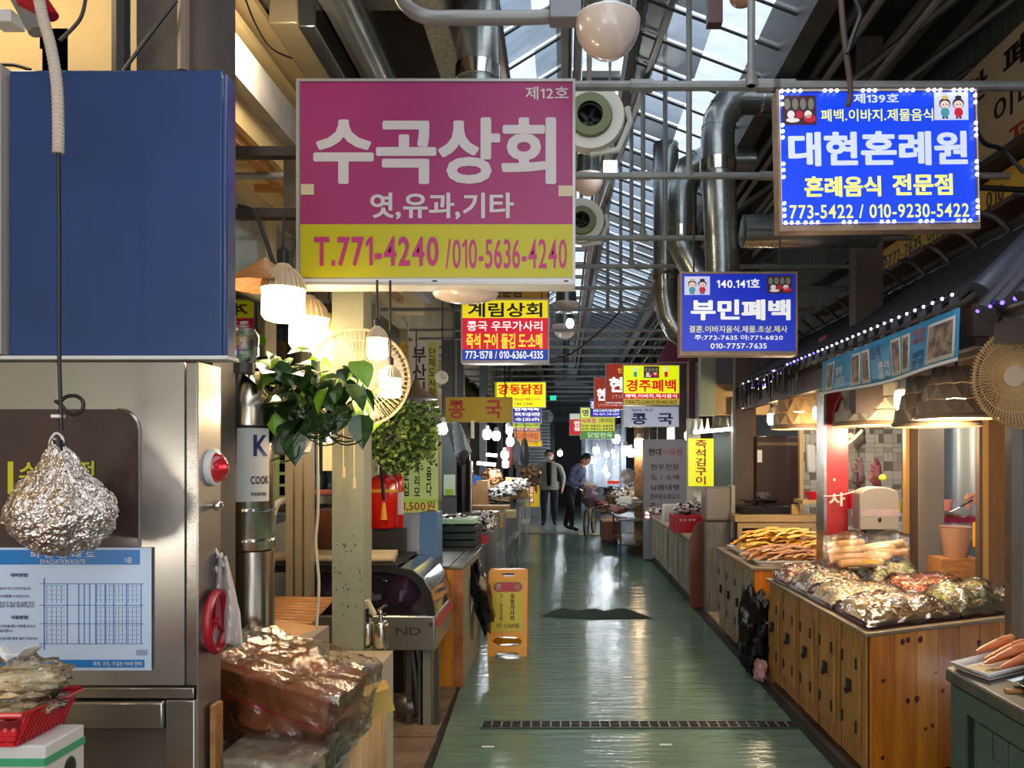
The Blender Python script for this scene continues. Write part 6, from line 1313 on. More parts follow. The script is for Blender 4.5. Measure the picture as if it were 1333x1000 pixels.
# napkin dispenser on the counter, pale
nd = thing('cup_dispenser', 'cream rounded dispenser with a grey band standing on the pine counter', 'dispenser', (2.15, 5.45, .95)); Y = 5.3
k = Y/F; cx = X(1145, Y); w = 26*k; zb, ztt = Z(690, Y), Z(634, Y)
pf = [(cx-w, zb), (cx-w*1.0, ztt-.06)]+[(cx-w*math.cos(R(a)), ztt-.06+.06*math.sin(R(a))) for a in range(20, 161, 20)]+[(cx+w, ztt-.06), (cx+w, zb)]
MB().prism(pf, Y, Y+.14, mat('dispenser_cream', '#938c82', .35), 'y').build('body', nd, bev=.008); MB().bb(cx-w*.95, cx+w*1.0, Y-.003, Y, Z(672, Y), Z(663, Y), mat('band_grey', '#8a8a9a', .4, c2='#b89890', vs=12)).build('band', nd); MB().ell((cx, Y-.002, Z(677, Y)), (.014, .004, .018), black, 10, 6).build('slot', nd)
MB().bb(cx-w*.6, cx+w*.9, Y+.02, Y+.12, .75, zb, dark).build('stand', nd)
t = MB()
for (a, c, r) in ((1162, 700, 7), (1160, 705, 4)): t.tube([P(a+r*(1-q/700)*math.cos(R(q)), c+r*(1-q/700)*math.sin(R(q)), 5.6) for q in range(0, 600, 30)], .005, blk_iron, 5)
tag(t.build('scroll_iron'), 'black iron scroll beside the cream dispenser stand', 'ironwork')
tag(MB().tube([P(1118, 560, 6.2), P(1117, 650, 6.2)], .006, black, 5).ell(P(1118, 570, 6.2), (.05, .05, .09), mat('dark_leafy', '#2c2a26', .6), 10, 8, amp=.5, fr=6).build('dried_bunch'), 'dark dried bunch hanging beside the filigree bracket', 'bunch')
for px, py, cl, lb in ((1117, 615, '#44303c', 'dusky purple dried bunch above the dispenser'), (1140, 618, '#5a2430', 'small red dried bunch above the dispenser')):
    tag(MB().ell(P(px, py, 6.0), (.045, .04, .11), mat('bunch'+cl[1:], cl, .6, bump=1, bs=50), 14, 10, amp=.7, fr=9, seed=px).build('dried_bunch'), lb, 'bunch')
tag(MB().ell(P(1149, 622, 5.8), (.028, .028, .028), mat('lime_ball', '#a8c838', .4), 14, 8).build('green_ball'), 'lime green ball behind the cream dispenser', 'ball')
tag(MB().lathe([(.06, 0), (.07, .12), (.072, .12), (.06, .02)], P(1113, 662, 5.7), red, 16).build('red_bowl'), 'red tub left of the cream dispenser', 'tub')
tag(MB().bb(X(1045, 7.4), X(1075, 7.4), 7.4, 7.7, Z(656, 7.4), Z(651, 7.4), fr_).build('side_board'), 'tan board carrying red bowl beside the red post', 'board'); tag(MB().lathe([(.05, 0), (.09, .08), (.092, .08), (.06, .01)], P(1060, 651, 7.5), red, 16).build('red_bowl'), 'red bowl on the tan board left of the red post', 'bowl')
tag(MB().bb(X(1060, 8.5), X(1071, 8.5), 8.72, 8.79, Z(616, 8.5), Z(579, 8.5), white_p).build('towel_box', bev=.02), 'white wall dispenser on the tiles left of the red post', 'dispenser')
tag(MB().bb(X(1173, 6.3), X(1181, 6.3), 6.3, 6.5, Z(668, 6.3), Z(652, 6.3), mat('olive_pack', '#8a8830', .5)).build('olive_packet'), 'olive packet behind the counter next to the brass post', 'packet')
# bucket, red table and vendor hand inside
Y = 5.3; bu = thing('orange_bucket', 'translucent orange bucket on a wooden block by the brass post', 'bucket', P(1244, 725, Y)); tag(MB().bb(X(1224, Y), X(1278, Y), Y-.02, Y+.19, .746, Z(727, Y)-.002, wood_t).build('wood_block'), 'wooden block under the orange bucket', 'block')
MB().lathe([(.075, 0), (.105, .215), (.11, .22), (.1, .215)], P(1244, 726, Y+.09)+Vector((0, 0, 0)), mat('bucket_clear', '#b08a70', .3, alpha=.75), 24).build('bucket_wall', bu); MB().lathe([(.07, .01), (.088, .13), (0, .14)], P(1244, 726, Y+.09), mat('orange_fill', '#e06a48', .4), 20).build('contents', bu)
tag(MB().tube([P(1269, 712, 5.25), P(1269, 680, 5.25)], .013, yellow, 8).build('yellow_brush'), 'yellow brush handle beside the orange bucket', 'handle')
tag(MB().bb(X(1225, 6.2), X(1290, 6.2), 6.2, 6.5, Z(681, 6.2), Z(673, 6.2), mat('maroon', '#8a1a3a', .3)).build('maroon_board'), 'maroon table board inside the right stall', 'board')
tag(MB().lathe([(.03, 0), (.045, .09), (.047, .09), (.03, .01)], P(1233, 665, 6.3), mat('pink_cup', '#d88878', .4), 14).build('pink_cup'), 'pink cup on the maroon board', 'cup')
tag(MB().lathe([(.08, 0), (.1, .02), (0, .025)], P(1246, 673, 6.25), mat('brown_dish', '#7a4838', .4), 16).build('dish'), 'brown dish with food on the maroon board', 'dish')
skin = mat('skin', '#d09474', .5, var=.06)
hp = thing('person', 'vendor hand reaching from behind the brown post holding a spatula', 'person', P(1270, 655, 6.2)); Y = 6.2
def limb(b, pts, rs, m, n=10): b.tube(smooth(pts, 4), [rs[0]+(rs[-1]-rs[0])*i/(4*(len(pts)-1)) for i in range(4*(len(pts)-1)+1)], m, n)
b = MB(); limb(b, [P(1330, 640, Y+.1), P(1300, 645, Y+.05), P(1275, 649, Y)], (.045, .028), skin)
b.ell(P(1270, 650, Y), (.045, .02, .035), skin, 14, 10)
for i in range(4): limb(b, [P(1266, 644+i*4, Y-.01), P(1259, 645+i*4.5, Y-.03), P(1257, 651+i*3.6, Y-.035), P(1261, 655+i*2.4, Y-.03)], (.0105, .008), skin, 8)
limb(b, [P(1272, 644, Y-.015), P(1263, 646, Y-.04), P(1257, 650, Y-.05)], (.012, .009), skin, 8); b.build('hand', hp, sharp=70)
sp_ = thing('spatula', 'steel spatula with black handle held over the brown dish', 'spatula', P(1250, 660, Y)); MB().tube([P(1266, 651, Y-.035), P(1250, 660, Y-.04)], .007, black, 8).build('handle', sp_); MB().tube([P(1250, 660, Y-.04), P(1236, 667, Y-.03)], .004, steel, 6).bb(X(1230, Y), X(1237, Y), Y-.05, Y, Z(669, Y), Z(667, Y), steel).build('blade', sp_)

# --- goods on counters
def tray_goods(name, label, q, z, h, m_snack, pieces, film=clear, seed=0, tray=None, pc=(.018, .012, .007), group='wrapped snack trays on the pine counter', nn=22, fa=.02, mats=None, skirt=None):
    # q: four floor-plan corners, counter-clockwise from the near one
    Q = [Vector((a, c, 0)) for a, c in q]; ctr = sum(Q, Vector())/4; t = thing(name, label, 'tray', (ctr.x, ctr.y, z), group); rn = random.Random(seed)
    bl4 = lambda u, v: Q[0].lerp(Q[1], u).lerp(Q[3].lerp(Q[2], u), v)
    tm_ = tray or mat('tray_brown', '#5a2c20', .3)
    b = MB(); b.prism([tuple(p.xy) for p in Q], z+.002, z+.012, tm_)
    for i in range(4):
        a, c = Q[i], Q[(i+1) % 4]; d = (ctr-(a+c)/2).normalized()*.012; b.add([a+Vector((0, 0, z+.012)), c+Vector((0, 0, z+.012)), c-d+Vector((0, 0, z+.03)), a-d+Vector((0, 0, z+.03))], [(0, 1, 2, 3)], tm_)
    b.build('tray', t, solid=.002)
    hf = lambda u, v: h*(1-abs(2*u-1)**6)*(1-abs(2*v-1)**6)*(.85+.35*noise.noise(Vector((u*4+seed, v*4, 0))))
    MB().grid(lambda u, v: bl4(.03+u*.94, .03+v*.94)+Vector((0, 0, z+.012+hf(u, v)*.85)), 14, 14, (mats or [m_snack])[0]).build('snack_bed', t)
    b = MB()
    for i in range(pieces):
        u, v = rn.uniform(.05, .95), rn.uniform(.05, .95); c = bl4(u, v)+Vector((0, 0, z+.014+hf(u, v)*.9+rn.uniform(-.004, .006)))
        b.box(c, (pc[0]*rn.uniform(.7, 1.3), pc[1]*rn.uniform(.7, 1.3), pc[2]), rn.choice(mats or [m_snack]), (rn.uniform(-40, 40), rn.uniform(-40, 40), rn.uniform(0, 180)))
    o = b.build('snack_pieces', t, sharp=0); o['kind'] = 'stuff'
    if film:
        def ff(u, v):
            uu, vv = -.04+1.08*u, -.04+1.08*v; p = bl4(uu, vv); e = 1 if min(u, 1-u, v, 1-v) > .04 else 0
            zz = z+.006+(.018+hf(min(max(u, 0), 1), min(max(v, 0), 1))*1.0)*e
            w = fa*(noise.noise(Vector((u*9+seed, v*9, 1)))+.7*abs(noise.noise(Vector((u*22, v*22+seed, 2))))); return Vector((p.x, p.y, zz+w*(.4+e*.6)+.004))
        MB().grid(ff, nn, nn, film).build('film', t, sharp=60)
    if skirt:
        def sf(u, v):
            p = bl4(-.03+1.06*u, -.05+.36*v); w = .02*noise.noise(Vector((u*7+seed, v*5, 3)))+.012*abs(noise.noise(Vector((u*18, v*12+seed, 5)))); return Vector((p.x, p.y, z+.012+(hf(min(max(u, .08), .92), .3)+.008)*min(1, v*1.25)**.8+w+.006))
        MB().grid(sf, 40, 14, skirt).build('foil_front', t, sharp=60)
    return t
silv = mat('silver_wrap', '#e8e2dc', .14, 1, bump=.7, bs=9, film=.5)
sn1, sn2, sn3 = mat('snack_gold', '#ecc47c', .55), mat('snack_cream', '#f4e4ba', .55), mat('snack_orange', '#d8783c', .5)
sn4, sn5, sn6, sn7 = mat('snack_pink', '#d87860', .5), mat('snack_green', '#c8cc88', .55), mat('snack_purple', '#a06078', .5), mat('snack_white', '#e8e0cc', .5)
z = zt+.0
z = .746
tray_goods('snack_tray', 'large foil-shiny wrapped tray of mixed snacks at the near pine counter corner', [(1.52, 3.83), (2.10, 4.08), (2.02, 4.44), (1.52, 4.34)], z, .09, sn1, 420, film=foilw, seed=1, mats=[sn1, sn2, sn7, sn3, sn2], fa=.02, nn=34, skirt=silv)
tray_goods('snack_tray', 'wrapped tray of green and gold snacks at the right end of the pine counter', [(2.12, 4.09), (2.58, 4.29), (2.53, 4.66), (2.04, 4.46)], z, .13, sn5, 260, film=foilw, seed=2, mats=[sn5, sn1, sn2], fa=.02, nn=30, skirt=silv)
tray_goods('snack_tray', 'wrapped tray of cream and gold crackers in the middle of the pine counter', [(1.51, 4.35), (2.01, 4.46), (1.95, 4.82), (1.50, 4.75)], z, .10, sn2, 420, seed=3, mats=[sn2, sn7, sn1, sn2, sn1])
tray_goods('snack_tray', 'wrapped tray of pink and orange crackers near the orange bucket', [(2.02, 4.47), (2.50, 4.68), (2.47, 5.0), (1.96, 4.86)], z, .12, sn4, 320, seed=4, mats=[sn4, sn2, sn3, sn1])
tray_goods('snack_tray', 'tall clear wrapped tray of pale cubes at the lane side edge', [(1.50, 4.76), (1.92, 4.84), (1.90, 5.12), (1.49, 5.06)], z, .13, sn7, 360, seed=5, mats=[sn7, sn2, sn5, sn4])
tray_goods('snack_tray', 'heap of pale green puffs in clear wrap behind the crackers', [(1.98, 4.9), (2.36, 5.02), (2.34, 5.28), (1.94, 5.18)], z, .17, sn5, 320, seed=6, mats=[sn5, sn2, sn7], pc=(.025, .02, .015))
tray_goods('snack_tray', 'small tray of pink and white twists at the far lane corner', [(1.48, 5.12), (1.82, 5.16), (1.80, 5.42), (1.47, 5.42)], z, .11, sn4, 220, seed=7, mats=[sn4, sn7, sn2], pc=(.04, .012, .012))
m_roll = mat('long_bread', '#d2a468', .5, 0, c2='#c08a50', vs=14)
for i, (a, c, e, d, zz) in enumerate([(1080, 728, 1160, 724, 5.0), (1078, 720, 1165, 713, 5.1), (1078, 712, 1125, 706, 5.2), (1120, 716, 1178, 706, 5.15), (1125, 724, 1180, 718, 5.05), (1090, 735, 1150, 732, 4.95), (1082, 706, 1115, 700, 5.3)]):
    p, q = P(a, c, zz), P(e, d, zz+.05); o = MB().tube(smooth([p, p.lerp(q, .3)+Vector((0, 0, .006)), p.lerp(q, .7), q], 4), [.012]+[.027]*11+[.012], m_roll, 12).build('snack_roll'); tag(o, ['lower front', 'second', 'upper left', 'topmost right', 'middle right', 'lowest short', 'rearmost short'][i]+' long pale puffed rice roll in the stack beside the dispenser', 'snack', 'long puffed rolls')
tag(MB().grid(lambda u, v: P(1072+112*u, 742-44*math.sin(v*2.4)+3*math.sin(u*14), 4.9+.5*v)+Vector((0, 0, .03)), 24, 14, clear).build('roll_film'), 'clear plastic film over the stack of long puffed rolls', 'film')
tag(MB().bb(X(1122, 4.95), X(1142, 4.95), 4.95, 5.0, Z(734, 4.95), Z(729, 4.95), mat('yellow_tag', '#e8b818', .4)).build('yellow_tag'), 'small bright yellow slip under the long puffed rolls', 'slip')
# squid trays on middle counter
def strips(root, q, z, n, m, seed, L=.26, w=.02, hh=.05, mats=None, ang=20):
    rn = random.Random(seed); Q = [Vector((a, c, 0)) for a, c in q]; bl4 = lambda u, v: Q[0].lerp(Q[1], u).lerp(Q[3].lerp(Q[2], u), v); b = MB()
    for i in range(n):
        u, v = rn.uniform(.12, .88), rn.uniform(.08, .92); c = bl4(u, v); hz = hh*(1-abs(2*u-1)**3)*(1-abs(2*v-1)**3); a = R(ang+rn.gauss(0, 10)); d = Vector((math.cos(a), math.sin(a), 0)); s = d.cross(Vector((0, 0, 1)))*w*rn.uniform(.5, 1.2); l = L*rn.uniform(.6, 1.1)/2; z0_ = z+.01+hz*rn.uniform(.4, 1.05)
        pts = []
        for k in range(5): tt = k/4*2-1; p = c+d*l*tt; zz = z0_-.02*tt*tt+.006*math.sin(k*2+i); pts += [p+s*(1-.4*abs(tt))+Vector((0, 0, zz)), p+Vector((0, 0, zz+w*.35)), p-s*(1-.4*abs(tt))+Vector((0, 0, zz))]
        b.add(pts, [(3*k, 3*k+1, 3*k+4, 3*k+3) for k in range(4)]+[(3*k+1, 3*k+2, 3*k+5, 3*k+4) for k in range(4)], rn.choice(mats or [m]))
    o = b.build('dried_strips', root, sharp=0); o['kind'] = 'stuff'; return o
def tray_simple(label, q, z, m=white_p, group='trays of dried seafood', rim=.03):
    Q = [Vector((a, c, 0)) for a, c in q]; ctr = sum(Q, Vector())/4; t = thing('food_tray', label, 'tray', (ctr.x, ctr.y, z), group)
    b = MB(); b.prism([tuple(p.xy) for p in Q], z+.002, z+.006, m)
    for i in range(4):
        a, c = Q[i], Q[(i+1) % 4]; oa = (a-ctr).normalized()*rim; oc = (c-ctr).normalized()*rim
        b.add([a+Vector((0, 0, z+.006)), c+Vector((0, 0, z+.006)), c+oc+Vector((0, 0, z+.006+rim)), a+oa+Vector((0, 0, z+.006+rim))], [(0, 1, 2, 3)], m)
    b.build('tray', t, solid=.003); return t
zz = zm+.001; sy, so, sb = mat('squid_yellow', '#e8b040', .5), mat('squid_orange', '#dc9838', .5), mat('squid_brown', '#b8743c', .5)
t = tray_simple('wide tray heaped with yellow orange dried squid sheets', [(1.50, 6.5), (2.28, 6.5), (2.28, 7.0), (1.50, 7.0)], zz); strips(t, [(1.47, 6.5), (2.35, 6.5), (2.35, 7.05), (1.47, 7.05)], zz, 170, sy, 3, mats=[sy, so, sy, mat('squid_light', '#efc860', .5)], hh=.2, w=.028)
t = tray_simple('smaller white tray of brown dried squid strips in front', [(1.50, 5.92), (1.98, 5.92), (1.98, 6.35), (1.50, 6.35)], zz); strips(t, [(1.47, 5.92), (2.02, 5.92), (2.02, 6.38), (1.47, 6.38)], zz, 120, sb, 4, mats=[sb, so, mat('squid_tan', '#cf9860', .5), mat('squid_dkbrown', '#94582c', .5)], hh=.12, w=.022)
# plastic garbage bag between counters
o = MB().ell((1.40, 5.66, .30), (.12, .13, .33), blk_pl, 26, 22, amp=.38, fr=2.6, seed=6, floor=-.29).build('garbage_bag'); tag(o, 'black plastic bag slumped between the weathered and the pine counter', 'bag')
o = MB().ell((1.40, 5.5, .08), (.05, .08, .075), mat('pink_plastic', '#b88a88', .25, bump=.6, bs=20), 14, 10, amp=.6, fr=5, seed=2, floor=-.07).build('pink_bag'); tag(o, 'small pinkish plastic bag at the foot of the pine counter', 'bag')
# --- green cabinet nearest right
gc = thing('green_cabinet', 'green painted wooden cabinet at the lower right with trays of dried fish', 'cabinet', (1.8, 2.8, 0)); zg = .75
gp = mat('green_paint', '#3f5648', .4, 0, c2='#33463c', vs=5, coat=.15); gp2 = mat('green_black_edge', '#2c3a34', .4, 0, c2='#5a5040', vs=12)
xg = 1.57
MB().prism([(xg, 1.9), (2.4, 1.9), (2.4, 3.62), (xg, 3.1)], .0, zg-.06, gp).build('carcass', gc); MB().prism([(xg-.02, 1.88), (2.42, 1.88), (2.42, 3.66), (xg-.02, 3.13)], zg-.055, zg, gp2).build('top', gc, bev=.008)
MB().bb(xg-.012, xg, 2.98, 3.1, 0, zg-.06, gp).build('stile', gc); MB().bb(xg-.012, xg, 2.0, 2.98, zg-.14, zg-.06, gp).build('rail', gc)
MB().bb(xg-.004, xg, 2.95, 2.975, .0, zg-.14, black).build('gap', gc)
for a in (2.5, 2.02):
    for k in range(4): MB().bb(xg-.01, xg, a+.1*k+.003, a+.1*(k+1)-.003, .05, zg-.15, gp).build('board', gc)
    d = MB().bb(xg-.016, xg-.0105, a+.04, a+.3, .1, zg-.24, gp).build('door', gc); MB().tube(arc((xg-.03, a+.2, .45), .02, 180, 360, 8, 'yz'), .004, blk_iron, 6).bb(xg-.03, xg-.02, a+.18, a+.22, .45, .5, blk_iron).build('latch', d)
t1 = tray_simple('white tray holding long pink orange dried fish on the green cabinet', [(1.62, 2.93), (2.32, 3.34), (2.22, 3.50), (1.575, 3.1)], zg+.001, rim=.025)
t2_ = tray_simple('grey metal tray of orange fried fish nearest the camera', [(1.70, 2.5), (2.4, 2.9), (2.32, 3.22), (1.66, 2.84)], zg+.001, m=galv, rim=.025)
MB().prism([(1.63, 2.95), (1.74, 3.02), (1.69, 3.13), (1.59, 3.08)], zg+.009, zg+.012, mat('net_mat', '#c8b488', .6, c2='#8a7a50', vs=60)).build('net_mat', t1)
pf1, pf2 = mat('fish_pink', '#e09a6c', .4, 0, c2='#c87040', vs=10), mat('fish_orange', '#e0904c', .4, 0, c2='#b8602c', vs=12)
names = ['rearmost', 'second', 'third', 'fourth', 'fifth', 'front']
for i in range(6):
    x0_ = 1.69-.008*i+.02*(i % 3); y = 3.15-i*.033; z_ = zg+.035+.025*((i+1) % 2); p, q = Vector((x0_, y, z_)), Vector((x0_+.55, y+.31, z_+.03))
    t = thing('dried_fish', names[i]+' long pink dried fish in the white tray', 'fish', p, 'long dried fish in the white tray'); pts = smooth([p, p.lerp(q, .3)+Vector((0, 0, .01)), p.lerp(q, .65), q], 4); MB().tube(pts, [.004, .010, .014, .018, .021, .022, .022, .022, .021, .02, .018, .014, .01], pf1, 10).build('body', t); MB().tube([pt+Vector((0, -.004, .019)) for pt in pts[3:-2]], .004, mat('fish_ridge', '#eab088', .4), 5).build('ridge', t)
for i in range(5):
    y = 2.86-i*.055; p = Vector((1.72+.03*(i % 2), y, zg+.03+.02*(i % 2))); q = p+Vector((.26, .15, .02)); o = MB().tube(smooth([p, p.lerp(q, .4)+Vector((0, 0, .02)), q], 5), [.006, .018, .026, .03, .032, .032, .03, .028, .024, .016, .008], pf2, 10).build('fried_fish'); tag(o, names[i]+' fried orange fish piece in the grey metal tray', 'fish', 'fried fish in the metal tray')
tag(MB().bb(1.60, 1.66, 2.78, 2.80, zg+.001, zg+.012, wood_t).build('chopsticks'), 'short wood stick lying between the two fish trays', 'stick')
# cream wall sign on the right upper wall with lettering (facing the lane)
ws = thing('wall_sign', 'cream long wall sign above the right shops with black and red brush lettering', 'sign', (2.6, 4.5, 3.3)); xs_ = 2.60
crm = mat('sign_cream', '#b7a488', .55, var=.08)
MB().bb(xs_, xs_+.05, 2.8, 5.35, 3.33, 4.08, crm).build('board', ws)
def wtext(s, py0, py1, z0, z1, m, bo=.02, xx=xs_):
    vs, fs = glyphs(s, bo); ax = min(v[0] for v in vs); bx_ = max(v[0] for v in vs); az = min(v[1] for v in vs); bz = max(v[1] for v in vs)
    return MB().add([(xx-.003-v[2], py0+(py1-py0)*(v[0]-ax)/(bx_-ax), z0+(z1-z0)*(v[1]-az)/(bz-az)) for v in vs], fs, m)
wb1 = mat('brush_black', '#1a1410', .5); wr1 = mat('brush_red', '#9c2018', .5)
for s, a, c, z0_, z1_ in (('한', 5.0, 4.72, 3.84, 4.02), ('폐', 4.55, 4.28, 3.84, 4.02), ('백', 4.12, 3.86, 3.84, 4.02)): wtext(s, a, c, z0_, z1_, wb1).build('lettering', ws, sharp=0)
wtext('이바지', 4.65, 3.95, 3.6, 3.76, wb1, .01).build('lettering', ws, sharp=0); wtext('제사', 4.5, 3.9, 3.36, 3.54, wr1, .01).build('lettering', ws, sharp=0)
ys_ = thing('wall_sign', 'long mustard yellow strip sign with black phone numbers above the tile canopy', 'sign', (2.52, 5.3, 3.05)); MB().bb(2.52, 2.56, 4.1, 6.45, 3.03, 3.25, mat('strip_yellow', '#b0882c', .5, em=.05)).build('board', ys_); wtext('주772-7635, 야771-6820, 010', 6.1, 4.4, 3.07, 3.2, wb1, .01, 2.52).build('lettering', ys_, sharp=0); MB().bb(2.51, 2.52, 6.28, 6.4, 3.06, 3.22, white_p).build('white_patch', ys_)
tag(MB().bb(2.40, 2.56, 3.0, 7.5, 3.27, 3.31, dark).bb(2.40, 2.56, 3.0, 7.5, 2.99, 3.02, wood_d).build('sign_shelf'), 'dark rail shelf framing the mustard strip sign', 'rail')
tag(MB().tube([(1.78, 3.5, 2.84), (2.55, 3.6, 2.84)], .014, black, 8).build('side_bar'), 'black bar behind the blue lit sign', 'bar')
tag(MB().tube(smooth([P(1262, 150, 3.4), P(1280, 185, 3.45), P(1305, 195, 3.5), P(1333, 225, 3.5)]), .01, black, 8).build('cable'), 'thick black cable looping right of the blue lit sign', 'cable')
tag(MB().tube(smooth([P(1094, -10, 3.1), P(1098, 40, 3.1), P(1103, 80, 3.12), P(1107, 118, 3.14), P(1104, 138, 3.14)]), .012, mat('brown_cable', '#4a3a34', .6), 8).tube(smooth([P(1112, -5, 3.1), P(1120, 18, 3.1), P(1113, 40, 3.1), P(1103, 70, 3.1)]), .01, black, 6).build('hanging_cables'), 'knotted brown cables hanging in front of the blue lit sign', 'cables')
tag(MB().bb(X(922, 3.6), X(941, 3.6), 3.6, 3.66, Z(29, 3.6), Z(-10, 3.6), mat('maroon_metal', '#4a2020', .4)).build('speaker_end'), 'dark maroon box end hanging at the top near the skylight', 'box')
tag(MB().ell(P(966, -4, 3.6), (.06, .06, .045), mat('peach_glass', '#c09070', .3), 16, 8).build('lamp_globe'), 'peach lamp globe just at the top edge by the skylight', 'lamp')

lamp_or_fill((2.9, 7.6, 2.2), 22, NEUT, .08); lamp_or_fill((3.0, 5.6, 2.1), 14, NEUT, .08); lamp_or_fill((2.2, 8.5, 2.2), 15, WARM, .05)
# ================================================================ A-BOARD
Y = 6.37; ab = thing('floor_sign', 'yellow A-frame floor sign for bean soup standing on the green lane', 'sign', P(662, 848, Y)); ab.location.z = 0; OFF[ab.name] = Vector(ab.location)
w0, h0 = .16, .685; yel2 = mat('aboard_yellow', '#e89a0c', .38, 0, var=.05); face = mat('aboard_print', '#c8b412', .4)
def leafb(sgn, nm):
    def pt(x, z, o=0): return Vector((x, sgn*(.012+(.13*(1-z/h0)))+(-sgn if sgn < 0 else sgn)*0+ (sgn*o), z))
    out = [(-w0, 0), (-.10, 0), (-.085, .03), (.085, .03), (.10, 0), (w0, 0), (w0, h0-.02), (w0-.02, h0), (-w0+.02, h0), (-w0, h0-.02)]
    hole = [(.085*math.cos(R(a))*(1 if abs(math.cos(R(a))) > .3 else 1)+(.035 if math.cos(R(a)) > 0 else -.035), .115+.038*math.sin(R(a))) for a in range(0, 360, 24)]
    slot = [(-.05, .625), (.05, .625), (.05, .655), (-.05, .655)]
    bm = bmesh.new()
    loops = []
    for lp in (out, hole, slot):
        vs = [bm.verts.new((x, 0, z)) for x, z in lp]; loops += [bm.edges.new((vs[i], vs[(i+1) % len(vs)])) for i in range(len(vs))]
    r = bmesh.ops.triangle_fill(bm, use_beauty=True, edges=loops); bm.verts.index_update()
    V0 = [v.co.copy() for v in bm.verts]; F0 = [[v.index for v in fc.verts] for fc in bm.faces]; bm.free(); n = len(V0)
    b = MB(); vs = [pt(v.x, v.z, 0) for v in V0]+[pt(v.x, v.z, .02) for v in V0]; fs = F0+[[k+n for k in q] for q in F0]
    st_i = 0
    for lp in (out, hole, slot):
        m_ = len(lp); fs += [(st_i+i, st_i+(i+1) % m_, n+st_i+(i+1) % m_, n+st_i+i) for i in range(m_)]; st_i += m_
    b.add(vs, fs, yel2); return b.build(nm, ab, local=True, sharp=30), pt
_, pt = leafb(-1, 'front_leaf'); leafb(1, 'rear_leaf')
def on(x, z, d=.024): return Vector((x, -(.012+.13*(1-z/h0))-d, z))
MB().add([on(-.125, .195), on(.125, .195), on(.125, .595), on(-.125, .595)], [(0, 1, 2, 3)], face).build('print_panel', ab, local=True, sharp=0)
MB().add([on(.078*math.copysign(1, math.cos(R(a)))+.04*math.cos(R(a)), .545+.04*math.sin(R(a)), .026) for a in range(0, 360, 18)], [tuple(range(20))], mat('aboard_red', '#a82028', .4)).build('print_oval', ab, local=True, sharp=0)
def atext(s, x0, x1, z0, z1, m, bo=.01):
    vs, fs = glyphs(s, bo); ax = min(v[0] for v in vs); bx_ = max(v[0] for v in vs); az = min(v[1] for v in vs); bz = max(v[1] for v in vs)
    MB().add([on(x0+(x1-x0)*(v[0]-ax)/(bx_-ax), z0+(z1-z0)*(v[1]-az)/(bz-az), .028) for v in vs], fs, m).build('lettering', ab, local=True, sharp=0)
atext('콩', -.10, -.055, .52, .57, white_p, .02); atext('국', .055, .10, .52, .57, white_p, .02)
atext('우\n뭇\n가\n사\n리', .02, .058, .28, .49, ek, .02); atext('구\n·\n보\n영\n식\n품', -.065, -.04, .28, .485, ek); atext('1모 1,500원', -.09, .095, .22, .26, ek)
MB().tube([(-.15, 0, h0-.01), (.15, 0, h0-.01)], .012, yel2, 8).build('hinge', ab, local=True)
# ================================================================ FAR LANE
sh = thing('roller_shutter', 'light grey roller shutter with horizontal slats at the far left', 'shutter', P(694, 640, 21)); Y = 21
for i in range(22): MB().tube([(X(672, Y), Y, 1.0+i*.09), (X(716, Y), Y, 1.0+i*.09)], .042, mat('shutter_grey', '#a3a7ac', .45, .3, em=0), 8).build('slat', sh)
MB().bb(X(672, Y), X(716, Y), Y+.02, Y+.05, 0, 1.0, mat('shutter_grey', '#a3a7ac', .45)).build('lower_panel', sh)
Y = 19.5
bn2 = thing('floor_banner', 'yellow and orange food banner leaning below the roller shutter', 'banner', P(692, 660, Y)); MB().bb(X(684, Y), X(702, Y), Y, Y+.03, Z(660, Y), Z(625, Y), mat('banner_y', '#e0c414', .4, em=.25)).build('cloth', bn2); MB().bb(X(689, Y), X(695, Y), Y-.02, Y, Z(655, Y), Z(628, Y), mat('banner_o', '#d07030', .4, em=.2)).build('stripe', bn2); MB().text('맛\n있\n는\n집', X(690, Y), X(694, Y), Z(653, Y), Z(630, Y), Y-.03, ew, 0).build('lettering', bn2, sharp=0)
cab('white_table', 'white framed table by the yellow banner in the far lane', X(675, 16), X(688, 16), 16, 17.2, .75, white, legs=True)
struct(MB().bb(X(713, 22), X(722, 22), 22, 22.4, 0, 6, dark).build('pillar_far'))
# dark crossbeams at the end of the lane
for i in range(9): struct(MB().bb(-1.5, 1.6, 23+i*.4, 23.2+i*.4, 2.7+i*.28, 2.82+i*.28, mat('roof_rail', '#4a4e50', .5, .3)).build('beam_far'))
struct(MB().bb(-.6, 1.9, 25.5, 25.6, 0, 2.6, mat('far_shop_dark', '#2a2e32', .5)).build('wall_far_shop'))
o = MB().ell(P(715, 543, 21), (.12, .08, .16), mat('grey_lamp', '#8c8f90', .4), 12, 8).build('hanging_scale'); tag(o, 'grey round hanging device on the far dark pillar', 'device')
o = MB().bb(X(716, 20), X(724, 20), 20, 20.05, Z(521, 20), Z(515, 20), em('#20c8a0', 1.2)).tube([P(720, 515, 20), P(720, 515, 20)+Vector((0, 0, .8))], .01, dark, 5).build('exit_light'); tag(o, 'small green lit exit sign far back under the roof', 'sign')
